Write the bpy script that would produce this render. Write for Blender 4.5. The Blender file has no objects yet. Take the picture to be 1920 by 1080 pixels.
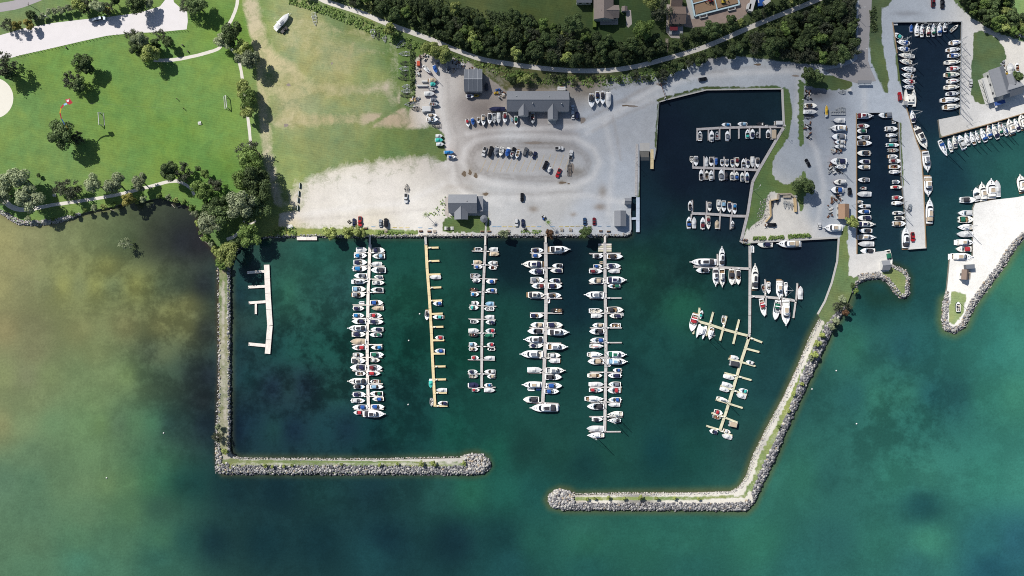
import bpy, math, random
import numpy as np
from mathutils import Vector, Matrix
from mathutils.geometry import delaunay_2d_cdt

# ------------------------------------------------------------------ camera, sky, sun, exposure
H = 420.0                      # flying height in metres
S = 0.3                        # metres per photo pixel at water level
scene = bpy.context.scene
col = scene.collection
cam_d = bpy.data.cameras.new('camera'); cam = bpy.data.objects.new('camera', cam_d); col.objects.link(cam)
cam.location = (0, 0, H); cam.rotation_euler = (0, 0, 0)
cam_d.sensor_width = 36; cam_d.lens = 36 * H / (1920 * S); cam_d.clip_end = 20000; cam_d.clip_start = 1
scene.camera = cam
SUN_EL = math.radians(41); SUN_AZ = (-0.70, 0.714)
w = bpy.data.worlds.new('World'); scene.world = w; w.use_nodes = True
nt = w.node_tree; bg = nt.nodes['Background']; sky = nt.nodes.new('ShaderNodeTexSky')
sky.sky_type = 'NISHITA'; sky.sun_disc = False; sky.sun_elevation = SUN_EL
sky.sun_rotation = math.atan2(SUN_AZ[0], SUN_AZ[1])
nt.links.new(sky.outputs['Color'], bg.inputs['Color']); bg.inputs['Strength'].default_value = 0.0652
sd = bpy.data.lights.new('sun', 'SUN'); sd.energy = 4.9; sd.angle = math.radians(0.55); sd.color = (1, 0.955, 0.88)
so = bpy.data.objects.new('sun', sd); col.objects.link(so)
so.rotation_euler = Vector((SUN_AZ[0], SUN_AZ[1], math.tan(SUN_EL))).to_track_quat('Z', 'Y').to_euler()
so.location = (-200, 200, 500)
vs = scene.view_settings; scene.display_settings.display_device = 'sRGB'
vs.view_transform = 'Standard'; vs.look = 'None'; vs.exposure = 0.45; vs.gamma = 1; vs.use_curve_mapping = False
try:
    scene.cycles.use_denoising = False; scene.cycles.filter_width = 1.0
    scene.cycles.max_bounces = 6; scene.cycles.transparent_max_bounces = 12
    scene.cycles.caustics_reflective = False; scene.cycles.caustics_refractive = False
except Exception: pass
GAIN = 1.55                    # picture brightness of a sunlit white card, for turning seen colours into base colours
rnd = random.Random(7)
ZL = 1.3                       # land level

# ------------------------------------------------------------------ helpers
def P(px, py, z=0.0):
    k = (H - z) / H * S
    return ((px - 960) * k, (540 - py) * k)
def P3(px, py, z=0.0):
    return Vector((*P(px, py, z), z))
def lin1(v):
    v = v / 255.0
    return v / 12.92 if v <= 0.04045 else ((v + 0.055) / 1.055) ** 2.4
def seen(r, g, b, gain=GAIN):
    return tuple(min(0.85, lin1(v) / gain) for v in (r, g, b))
def seen_np(a):
    a = np.asarray(a, float) / 255.0
    l = np.where(a <= 0.04045, a / 12.92, ((a + 0.055) / 1.055) ** 2.4)
    return np.minimum(0.85, l / GAIN)

MATS = {}
def mat(name, c, rough=0.6, metal=0.0, var=0.0, scale=1.0, spec=0.4, bump=0.0):
    """plain painted / cloth / stone material with a little procedural unevenness"""
    if name in MATS: return MATS[name]
    m = bpy.data.materials.new(name); m.use_nodes = True
    n = m.node_tree.nodes; l = m.node_tree.links; b = n['Principled BSDF']
    b.inputs['Roughness'].default_value = rough; b.inputs['Metallic'].default_value = metal
    b.inputs['Specular IOR Level'].default_value = spec
    b.inputs['Base Color'].default_value = (*c, 1)
    if var > 0:
        tc = n.new('ShaderNodeTexCoord'); ns = n.new('ShaderNodeTexNoise')
        ns.inputs['Scale'].default_value = scale; ns.inputs['Detail'].default_value = 5; ns.inputs['Roughness'].default_value = .65
        l.new(tc.outputs['Object'], ns.inputs['Vector'])
        mx = n.new('ShaderNodeMix'); mx.data_type = 'RGBA'
        mx.inputs['A'].default_value = (*[v * (1 - var) for v in c], 1); mx.inputs['B'].default_value = (*[min(.9, v * (1 + var)) for v in c], 1)
        l.new(ns.outputs['Fac'], mx.inputs['Factor']); l.new(mx.outputs['Result'], b.inputs['Base Color'])
        if bump > 0:
            bp = n.new('ShaderNodeBump'); bp.inputs['Strength'].default_value = bump; bp.inputs['Distance'].default_value = .2
            l.new(ns.outputs['Fac'], bp.inputs['Height']); l.new(bp.outputs['Normal'], b.inputs['Normal'])
    MATS[name] = m
    return m

class MB:
    """collects vertices and faces, then links ONE mesh object"""
    def __init__(s): s.v = []; s.f = []; s.m = []
    def add(s, vs, fs, mi=0):
        o = len(s.v); s.v += [tuple(v) for v in vs]; s.f += [tuple(i + o for i in f) for f in fs]; s.m += [mi] * len(fs)
    def box(s, c, d, rz=0.0, mi=0, taper=1.0):
        x, y, z = d[0] / 2, d[1] / 2, d[2] / 2; ca, sa = math.cos(rz), math.sin(rz); vs = []
        for dz, t in ((-z, 1), (z, taper)):
            for dx, dy in ((-x, -y), (x, -y), (x, y), (-x, y)):
                dx *= t; dy *= t
                vs.append((c[0] + dx * ca - dy * sa, c[1] + dx * sa + dy * ca, c[2] + dz))
        s.add(vs, [(3, 2, 1, 0), (4, 5, 6, 7), (0, 1, 5, 4), (1, 2, 6, 5), (2, 3, 7, 6), (3, 0, 4, 7)], mi)
    def prism(s, poly, z0, z1, mi=0, top=1.0):
        n = len(poly); cx = sum(p[0] for p in poly) / n; cy = sum(p[1] for p in poly) / n
        vs = [(p[0], p[1], z0) for p in poly] + [(cx + (p[0] - cx) * top, cy + (p[1] - cy) * top, z1) for p in poly]
        s.add(vs, [tuple(range(n - 1, -1, -1)), tuple(range(n, 2 * n))] + [(i, (i + 1) % n, n + (i + 1) % n, n + i) for i in range(n)], mi)
    def loft(s, rings, mi=0, caps=True, closed=True):
        n = len(rings[0]); vs = [v for r in rings for v in r]; fs = []
        for k in range(len(rings) - 1):
            for i in range(n if closed else n - 1):
                j = (i + 1) % n; fs.append((k * n + i, k * n + j, (k + 1) * n + j, (k + 1) * n + i))
        if caps: fs += [tuple(range(n - 1, -1, -1)), tuple(range((len(rings) - 1) * n, len(rings) * n))]
        s.add(vs, fs, mi)
    def tube(s, p0, p1, r0, r1=None, n=6, mi=0):
        r1 = r0 if r1 is None else r1
        p0 = Vector(p0); p1 = Vector(p1); d = (p1 - p0).normalized()
        u = d.cross(Vector((0, 0, 1)) if abs(d.z) < .9 else Vector((1, 0, 0))).normalized(); v = d.cross(u)
        rings = [[p + (u * math.cos(a) + v * math.sin(a)) * r for a in [2 * math.pi * i / n for i in range(n)]] for p, r in ((p0, r0), (p1, r1))]
        s.loft(rings, mi)
    def build(s, name, mats, parent=None, loc=None, rz=0.0):
        if not isinstance(mats, (list, tuple)): mats = [mats]
        me = bpy.data.meshes.new(name); me.from_pydata(s.v, [], s.f)
        for m in mats: me.materials.append(m)
        if len(mats) > 1: me.polygons.foreach_set('material_index', s.m)
        me.update()
        o = bpy.data.objects.new(name, me); col.objects.link(o)
        if parent: o.parent = parent
        if loc is not None: o.location = loc
        if rz: o.rotation_euler = (0, 0, rz)
        return o
def tag(o, label=None, cat=None, group=None, kind=None):
    if label: o['label'] = label
    if cat: o['category'] = cat
    if group: o['group'] = group
    if kind: o['kind'] = kind
    return o
def thing(name, label, cat, loc=(0, 0, 0), rz=0.0, group=None):
    o = bpy.data.objects.new(name, None); col.objects.link(o); o.empty_display_size = .5
    o.location = loc; o.rotation_euler = (0, 0, rz)
    return tag(o, label, cat, group)
def dup(root, loc, rz=0.0, label=None, group=None, scale=None):
    r = root.copy(); col.objects.link(r); r.location = loc; r.rotation_euler = (0, 0, rz)
    if label: r['label'] = label
    if group: r['group'] = group
    if scale is not None: r.scale = scale
    for ch in KIDS.get(root.name, []):
        c = ch.copy(); col.objects.link(c); c.parent = r
    return r
KIDS = {}
ORD = ('first second third fourth fifth sixth seventh eighth ninth tenth eleventh twelfth thirteenth fourteenth fifteenth sixteenth seventeenth '
       'eighteenth nineteenth twentieth twenty-first twenty-second twenty-third twenty-fourth twenty-fifth twenty-sixth twenty-seventh twenty-eighth').split()

def sdist(V, poly):
    """signed distance (inside positive) of points V to a polygon, same units"""
    p = np.asarray(poly, float); n = len(p); d = np.full(len(V), 1e18); ins = np.zeros(len(V), bool)
    for i in range(n):
        a = p[i]; b = p[(i + 1) % n]; e = b - a; ap = V - a
        t = np.clip((ap @ e) / max(1e-9, e @ e), 0, 1); q = ap - t[:, None] * e; d = np.minimum(d, (q * q).sum(1))
        c = (a[1] > V[:, 1]) != (b[1] > V[:, 1])
        with np.errstate(divide='ignore', invalid='ignore'):
            xi = (b[0] - a[0]) * (V[:, 1] - a[1]) / (b[1] - a[1]) + a[0]
        ins ^= c & (V[:, 0] < xi)
    d = np.sqrt(d); return np.where(ins, d, -d)
def ldist(V, line):
    p = np.asarray(line, float); d = np.full(len(V), 1e18)
    for i in range(len(p) - 1):
        a = p[i]; e = p[i + 1] - a; ap = V - a
        t = np.clip((ap @ e) / max(1e-9, e @ e), 0, 1); q = ap - t[:, None] * e; d = np.minimum(d, (q * q).sum(1))
    return np.sqrt(d)
def sstep(x, a, b):
    t = np.clip((x - a) / (b - a), 0, 1); return t * t * (3 - 2 * t)
def idw(V, anchors, p=3.0, soft=18.0):
    acc = np.zeros((len(V), 3)); ws = np.zeros(len(V))
    for (x, y, c) in anchors:
        d2 = (V[:, 0] - x) ** 2 + (V[:, 1] - y) ** 2 + soft * soft
        wt = d2 ** (-p / 2); acc += wt[:, None] * np.array(c, float); ws += wt
    return acc / ws[:, None]
def link_np(name, verts, faces, mats, parent=None, mi=None, nv=4):
    """fast mesh from arrays: verts (N,3), faces (M,nv)"""
    me = bpy.data.meshes.new(name)
    me.vertices.add(len(verts)); me.vertices.foreach_set('co', np.asarray(verts, np.float32).ravel())
    M = len(faces); me.loops.add(M * nv); me.loops.foreach_set('vertex_index', np.asarray(faces, np.int32).ravel())
    me.polygons.add(M); me.polygons.foreach_set('loop_start', np.arange(0, M * nv, nv, dtype=np.int32))
    for m in mats: me.materials.append(m)
    if mi is not None: me.polygons.foreach_set('material_index', np.asarray(mi, np.int32))
    me.update(calc_edges=True)
    if name is None: return me
    o = bpy.data.objects.new(name, me); col.objects.link(o)
    if parent: o.parent = parent
    return o
def set_col(o, name, rgba):
    a = o.data.attributes.new(name, 'FLOAT_COLOR', 'POINT'); a.data.foreach_set('color', np.asarray(rgba, np.float32).ravel())

# ------------------------------------------------------------------ coast line (photo pixels, land side inside)
WEST_SHORE = [(-500, 380), (-60, 384), (0, 397), (18, 408), (33, 417), (60, 420), (100, 417), (130, 409), (150, 401), (175, 394), (205, 389), (225, 383), (240, 375), (265, 378),
              (300, 371), (325, 379), (345, 381), (362, 393), (370, 401), (376, 430), (386, 450), (396, 461), (403, 471), (409, 490)]
BW_WEST = [(411, 505), (410, 560), (412, 700), (409, 780), (407, 860), (409, 880), (420, 886), (600, 887), (800, 886), (890, 888), (908, 884), (917, 872), (912, 858), (893, 851), (875, 853), (862, 859),
           (700, 863), (560, 862), (450, 861), (436, 856), (430, 842), (430, 700), (431, 560), (430, 507)]
NORTH_SHORE = [(434, 492), (440, 475), (450, 462), (464, 453), (480, 447), (500, 443), (560, 442), (690, 443), (800, 443), (910, 442), (1020, 442), (1130, 442), (1172, 442), (1181, 439), (1184, 430),
               (1184, 420), (1183, 400), (1184, 369), (1199, 369), (1199, 282), (1217, 282), (1227, 300), (1231, 280), (1236, 192), (1252, 186), (1325, 168), (1467, 166), (1470, 230), (1470, 238), (1424, 315),
               (1411, 340), (1402, 400), (1389, 455), (1405, 460), (1409, 455), (1480, 451), (1571, 446), (1573, 455), (1570, 490), (1560, 530), (1547, 565), (1533, 590)]
BW_EAST = [(1538, 597), (1519, 632), (1500, 680), (1470, 745), (1440, 800), (1415, 850), (1400, 893), (1387, 914), (1370, 922), (1300, 924), (1180, 926), (1080, 929), (1065, 921), (1050, 919), (1034, 926),
           (1028, 937), (1034, 948), (1060, 954), (1200, 955), (1330, 955), (1398, 956), (1410, 945), (1427, 908), (1450, 860), (1475, 800), (1500, 742), (1520, 702), (1540, 660), (1560, 612), (1576, 590),
           (1590, 566), (1598, 545)]
EAST_SHORE = [(1607, 529), (1625, 521), (1648, 519), (1664, 526), (1675, 541), (1688, 556), (1697, 556), (1702, 550), (1703, 522), (1696, 509), (1680, 501), (1669, 497), (1669, 480), (1661, 470), (1606, 477),
              (1605, 320), (1605, 212), (1672, 211), (1674, 225), (1685, 229), (1690, 330), (1697, 400), (1703, 468), (1737, 465), (1735, 430), (1731, 340), (1727, 285), (1719, 265), (1704, 215), (1694, 185),
              (1688, 150), (1682, 100), (1673, 41), (1804, 40), (1803, 100), (1801, 216), (1760, 224), (1764, 258), (1775, 256), (1850, 234), (1925, 212), (2020, 185), (2500, 50)]
MAIN = WEST_SHORE + BW_WEST + NORTH_SHORE + BW_EAST + EAST_SHORE + [(2500, -500), (-500, -500)]
SPIT_W = [(2500, -10), (2050, 300), (1925, 366), (1905, 370), (1860, 375), (1829, 381), (1825, 390), (1824, 480), (1781, 486), (1776, 540)]
SPIT_E = [(1771, 565), (1768, 600), (1773, 617), (1790, 622), (1808, 610), (1826, 570), (1852, 535), (1882, 495), (1900, 465), (1922, 438), (2050, 330), (2500, 40)]
SPIT = SPIT_W + SPIT_E

def land(name, poly, step, mats):
    pts = [Vector(P(x, y, ZL)) for x, y in poly]; n = len(pts)
    A = np.array([(p.x, p.y) for p in pts])
    gx = np.arange(-312, 312, step); gy = np.arange(-175, 185, step)
    G = np.array(np.meshgrid(gx, gy)).reshape(2, -1).T
    rs = np.random.RandomState(3); G = G + rs.uniform(-.25, .25, G.shape) * step
    G = G[sdist(G, A) > step * .5]
    r = delaunay_2d_cdt(pts + [Vector(g) for g in G.tolist()], [(i, (i + 1) % n) for i in range(n)], [], 1, 1e-4, False)
    V = [(v.x, v.y, ZL) for v in r[0]]; F = np.array([tuple(f) for f in r[2]]); va = np.array(V)[:, :2]
    F = F[sdist(va[F].mean(1), A) > 0]; a, b, c = va[F[:, 0]], va[F[:, 1]], va[F[:, 2]]
    cr = (b[:, 0] - a[:, 0]) * (c[:, 1] - a[:, 1]) - (b[:, 1] - a[:, 1]) * (c[:, 0] - a[:, 0]); F[cr < 0] = F[cr < 0][:, ::-1]; F = [tuple(f) for f in F.tolist()]
    # side walls down below the water
    base = len(V); P2 = [(p.x, p.y) for p in pts]
    area = sum(P2[i][0] * P2[(i + 1) % n][1] - P2[(i + 1) % n][0] * P2[i][1] for i in range(n))
    for x, y in P2: V += [(x, y, ZL), (x, y, -3)]
    W = []
    for i in range(n):
        j = (i + 1) % n; q = (base + 2 * i, base + 2 * i + 1, base + 2 * j + 1, base + 2 * j); W.append(q if area > 0 else q[::-1])
    me = bpy.data.meshes.new(name); me.from_pydata(V, [], F + W)
    for m in mats: me.materials.append(m)
    me.polygons.foreach_set('material_index', [0] * len(F) + [1] * len(W)); me.update()
    o = bpy.data.objects.new(name, me); col.objects.link(o)
    k = (H - ZL) / H * S; a = np.array(V)
    return o, np.stack([a[:, 0] / k + 960, 540 - a[:, 1] / k], 1)
# ------------------------------------------------------------------ ground material: gravel/soil colour + grass cover
def ground_material():
    m = bpy.data.materials.new('ground_soil_and_grass'); m.use_nodes = True
    n = m.node_tree.nodes; l = m.node_tree.links; b = n['Principled BSDF']; b.inputs['Roughness'].default_value = .95; b.inputs['Specular IOR Level'].default_value = .1
    def node(t, **k):
        x = n.new(t)
        for a, v in k.items(): setattr(x, a, v)
        return x
    geo = node('ShaderNodeNewGeometry')
    dirt = node('ShaderNodeAttribute', attribute_name='dirt'); green = node('ShaderNodeAttribute', attribute_name='green')
    def noise(sc, det=6, rough=.6, dist=0):
        x = node('ShaderNodeTexNoise'); x.inputs['Scale'].default_value = sc; x.inputs['Detail'].default_value = det; x.inputs['Roughness'].default_value = rough; x.inputs['Distortion'].default_value = dist
        l.new(geo.outputs['Position'], x.inputs['Vector']); return x
    def math_(op, a, b_=None, clamp=False):
        x = node('ShaderNodeMath', operation=op); x.use_clamp = clamp
        for i, v in enumerate((a, b_)):
            if v is None: continue
            if isinstance(v, (int, float)): x.inputs[i].default_value = v
            else: l.new(v, x.inputs[i])
        return x.outputs[0]
    n1 = noise(.16, 9, .68, .6); n2 = noise(1.3, 5, .7); n3 = noise(.035, 4, .6)
    def sc(col_, fac):
        x = node('ShaderNodeVectorMath', operation='SCALE'); l.new(col_, x.inputs[0]); l.new(fac, x.inputs['Scale']); return x.outputs[0]
    wv = node('ShaderNodeTexWave'); wv.inputs['Scale'].default_value = .33; wv.inputs['Distortion'].default_value = 2.5; wv.inputs['Detail'].default_value = 3; wv.inputs['Detail Scale'].default_value = .6
    mp = node('ShaderNodeMapping'); mp.inputs['Rotation'].default_value = (0, 0, math.radians(83)); l.new(geo.outputs['Position'], mp.inputs['Vector']); l.new(mp.outputs[0], wv.inputs['Vector'])
    gf = math_('ADD', math_('MULTIPLY', n2.outputs['Fac'], .75), math_('ADD', math_('MULTIPLY', n1.outputs['Fac'], .75), math_('ADD', math_('MULTIPLY', wv.outputs['Fac'], .14), math_('MULTIPLY', n3.outputs['Fac'], .3))))
    hue = node('ShaderNodeMix', data_type='RGBA'); hue.inputs['A'].default_value = (.93, .98, 1.0, 1); hue.inputs['B'].default_value = (1.22, 1.06, .92, 1)
    n4 = noise(.055, 5, .65, .3); hm = node('ShaderNodeMapRange'); hm.inputs['From Min'].default_value = .38; hm.inputs['From Max'].default_value = .64; l.new(n4.outputs['Fac'], hm.inputs['Value']); l.new(hm.outputs[0], hue.inputs['Factor'])
    gm = node('ShaderNodeVectorMath', operation='MULTIPLY'); l.new(green.outputs['Color'], gm.inputs[0]); l.new(hue.outputs['Result'], gm.inputs[1])
    gcol = sc(gm.outputs[0], math_('ADD', gf, .06))
    df = math_('ADD', math_('MULTIPLY', n1.outputs['Fac'], .46), math_('ADD', math_('MULTIPLY', n2.outputs['Fac'], .42), .60))
    dcol = sc(dirt.outputs['Color'], df)
    thr = math_('ADD', math_('MULTIPLY', n1.outputs['Fac'], 1.5), math_('MULTIPLY', n2.outputs['Fac'], .5))     # ~1.0 mean
    cover = math_('MULTIPLY', math_('ADD', math_('SUBTRACT', math_('MULTIPLY', green.outputs['Alpha'], 1.6), thr), .32), 1.7, True)
    mx = node('ShaderNodeMix', data_type='RGBA'); l.new(cover, mx.inputs['Factor']); l.new(dcol, mx.inputs['A']); l.new(gcol, mx.inputs['B'])
    l.new(mx.outputs['Result'], b.inputs['Base Color'])
    bp = node('ShaderNodeBump'); bp.inputs['Strength'].default_value = .35; bp.inputs['Distance'].default_value = .25; l.new(n2.outputs['Fac'], bp.inputs['Height']); l.new(bp.outputs['Normal'], b.inputs['Normal'])
    return m
M_GROUND = ground_material()
M_WALL = mat('quay_wall', seen(140, 135, 125), .9, var=.35, scale=.4)

GRAVEL = [(600, 390, (226, 221, 213)), (660, 373, (234, 230, 223)), (720, 365, (232, 227, 220)), (780, 400, (236, 232, 225)), (700, 415, (228, 221, 206)), (850, 255, (205, 200, 196)), (830, 165, (218, 213, 208)), (810, 210, (222, 217, 211)), (920, 225, (158, 149, 145)), (890, 205, (162, 154, 150)), (910, 190, (165, 156, 150)), (1010, 222, (166, 162, 162)), (1060, 232, (172, 170, 172)), (1000, 320, (195, 195, 196)), (960, 250, (205, 207, 210)), (1100, 230, (198, 205, 214)), (1150, 190, (194, 201, 210)), (1160, 330, (196, 203, 212)), (1020, 300, (191, 191, 192)), (1100, 400, (200, 206, 214)), (940, 380, (211, 212, 212)), (1050, 370, (203, 203, 202)), (1280, 150, (196, 204, 212)), (1400, 125, (196, 203, 210)), (1480, 200, (184, 191, 200)), (1500, 300, (180, 188, 197)), (1540, 400, (174, 183, 194)), (1545, 215, (156, 164, 176)), (1530, 250, (164, 172, 184)), (1540, 330, (170, 178, 189)), (1640, 190, (198, 207, 218)), (1600, 260, (194, 203, 214)), (1700, 350, (222, 225, 228)), (1600, 420, (202, 211, 222)), (1640, 490, (232, 230, 227)), (1700, 22, (182, 190, 200)), (1665, 110, (188, 197, 208)), (1820, 200, (232, 231, 229)), (1860, 222, (246, 245, 242)), (1815, 110, (222, 221, 219)), (1895, 90, (240, 236, 228)), (1850, 440, (254, 253, 250)), (1800, 520, (252, 250, 245)), (1900, 380, (254, 253, 250)), (1350, 45, (176, 158, 148)), (1100, 150, (150, 140, 126)), (1000, 155, (150, 140, 126)), (620, 230, (184, 172, 134)), (500, 120, (202, 192, 152)), (740, 230, (186, 170, 144)), (520, 420, (214, 202, 176)), (640, 120, (176, 170, 128)), (200, 200, (150, 150, 100)), (450, 20, (200, 190, 160)), (420, 480, (150, 140, 112)), (420, 560, (188, 184, 170)), (420, 700, (188, 184, 170)), (420, 820, (178, 172, 158)), (500, 862, (214, 210, 202)), (650, 862, (214, 210, 202)), (800, 862, (218, 214, 206)), (600, 880, (150, 150, 148)), (880, 868, (200, 196, 188)), (1130, 926, (236, 232, 222)), (1250, 925, (236, 232, 222)), (1350, 923, (234, 230, 220)), (1405, 885, (232, 228, 216)), (1440, 800, (236, 232, 222)), (1480, 725, (236, 232, 222)), (1512, 650, (236, 232, 222)), (1200, 950, (150, 148, 142)), (1470, 830, (140, 138, 132)), (1530, 640, (214, 210, 198)), (1060, 940, (196, 188, 178)), (575, 166, (190, 182, 140)), (1470, 418, (240, 236, 228)), (1440, 432, (238, 234, 226)), (1500, 434, (228, 224, 218)), (1424, 402, (226, 222, 214)), (1470, 398, (234, 230, 222)), (1790, 244, (226, 224, 220)), (1630, 500, (236, 233, 228))]  # from the centre eastwards, tints darkened and blued to paint in cloud shade
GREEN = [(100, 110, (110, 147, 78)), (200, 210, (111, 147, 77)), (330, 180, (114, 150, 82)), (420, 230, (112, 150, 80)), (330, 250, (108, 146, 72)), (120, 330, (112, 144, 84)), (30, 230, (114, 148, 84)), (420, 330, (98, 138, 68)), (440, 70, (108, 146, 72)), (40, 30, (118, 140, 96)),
         (560, 60, (160, 168, 126)), (640, 110, (160, 166, 124)), (700, 150, (140, 158, 108)), (560, 200, (160, 164, 122)), (680, 200, (144, 156, 110)), (600, 270, (128, 146, 102)), (740, 270, (112, 136, 84)), (790, 250, (104, 126, 80)), (760, 120, (104, 134, 76)), (540, 330, (142, 160, 104)), (650, 40, (122, 140, 92)),
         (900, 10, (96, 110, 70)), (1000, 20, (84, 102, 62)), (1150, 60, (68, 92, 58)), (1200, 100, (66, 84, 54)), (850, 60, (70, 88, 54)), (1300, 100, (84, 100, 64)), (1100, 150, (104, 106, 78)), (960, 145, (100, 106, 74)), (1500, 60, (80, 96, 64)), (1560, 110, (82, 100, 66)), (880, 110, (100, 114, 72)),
         (1420, 390, (104, 132, 84)), (1460, 310, (106, 132, 82)), (1500, 200, (100, 124, 80)), (1650, 100, (100, 122, 84)), (1640, 60, (90, 108, 78)), (1850, 110, (94, 118, 84)), (1900, 15, (140, 172, 112)), (1860, 30, (90, 108, 72)), (870, 425, (100, 122, 76)), (1580, 500, (118, 142, 94)), (1560, 580, (114, 132, 90)),
         (1690, 530, (130, 150, 102)), (1800, 575, (150, 170, 120)), (700, 435, (140, 160, 100)), (540, 435, (146, 160, 96)), (420, 470, (102, 130, 76)), (420, 700, (130, 138, 104)), (700, 872, (126, 144, 94)), (1200, 935, (142, 162, 104)), (1450, 820, (144, 162, 106)), (1500, 720, (138, 158, 100))]

PARK = [(-500, -500), (438, -500), (440, -10), (452, 5), (470, 60), (482, 130), (500, 200), (508, 280), (520, 340), (526, 398), (520, 440), (455, 460), (434, 492), (409, 490), (380, 440), (360, 395), (330, 378), (240, 372), (150, 398), (60, 416), (0, 392), (-500, 372)]
FIELD = [(438, -30), (560, -30), (600, 2), (640, 20), (745, 58), (768, 88), (772, 200), (800, 214), (832, 250), (838, 296), (800, 316), (690, 330), (600, 352), (562, 398), (523, 402), (500, 300), (480, 130), (466, 60)]
GRAV_A = [(524, 401), (562, 397), (592, 352), (660, 333), (800, 319), (840, 300), (834, 250), (812, 228), (770, 214), (772, 120), (790, 104), (870, 112), (905, 140), (950, 172), (1070, 172), (1100, 168), (1140, 172), (1200, 160), (1250, 142), (1320, 112),
          (1372, 106), (1500, 121), (1560, 124), (1600, 112), (1606, 90), (1608, -60), (1634, -60), (1632, 30), (1628, 90), (1642, 140), (1655, 170), (1606, 212), (1600, 480), (1575, 447), (1500, 447), (1395, 456), (1402, 430), (1430, 412), (1446, 360), (1480, 335), (1500, 300), (1480, 165), (1460, 163),
          (1325, 165), (1252, 183), (1235, 188), (1228, 300), (1200, 300), (1190, 442), (1000, 446), (800, 446), (690, 440), (620, 428), (540, 424), (522, 424)]
LOTB = [(1497, 142), (1512, 150), (1590, 165), (1590, 382), (1600, 480), (1571, 446), (1409, 452), (1389, 458), (1400, 434), (1427, 425), (1446, 398), (1436, 380), (1440, 365), (1456, 362), (1500, 340), (1512, 330), (1500, 310), (1490, 344), (1472, 346), (1448, 330), (1450, 300), (1480, 255), (1488, 200), (1480, 172)]
EASTP = [(1598, 160), (1630, 160), (1660, 175), (1690, 170), (1740, 260), (1745, 480), (1700, 475), (1690, 230), (1605, 215), (1605, 475), (1665, 468), (1672, 498), (1664, 508), (1600, 520), (1592, 515)]
TOPR = [(1652, 20), (1670, 6), (1700, -60), (1775, -60), (1790, 5), (1822, 34), (1870, 62), (1920, 80), (2000, 90), (2000, 200), (1920, 216), (1770, 262), (1755, 222), (1795, 216), (1800, 40), (1672, 42), (1684, 150), (1700, 200), (1690, 230), (1668, 175), (1656, 100)]
LAWN_R = [(1826, 60), (1840, 57), (1868, 70), (1884, 90), (1886, 110), (1872, 130), (1850, 165), (1856, 190), (1846, 197), (1828, 192), (1820, 175), (1822, 120)]
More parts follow.
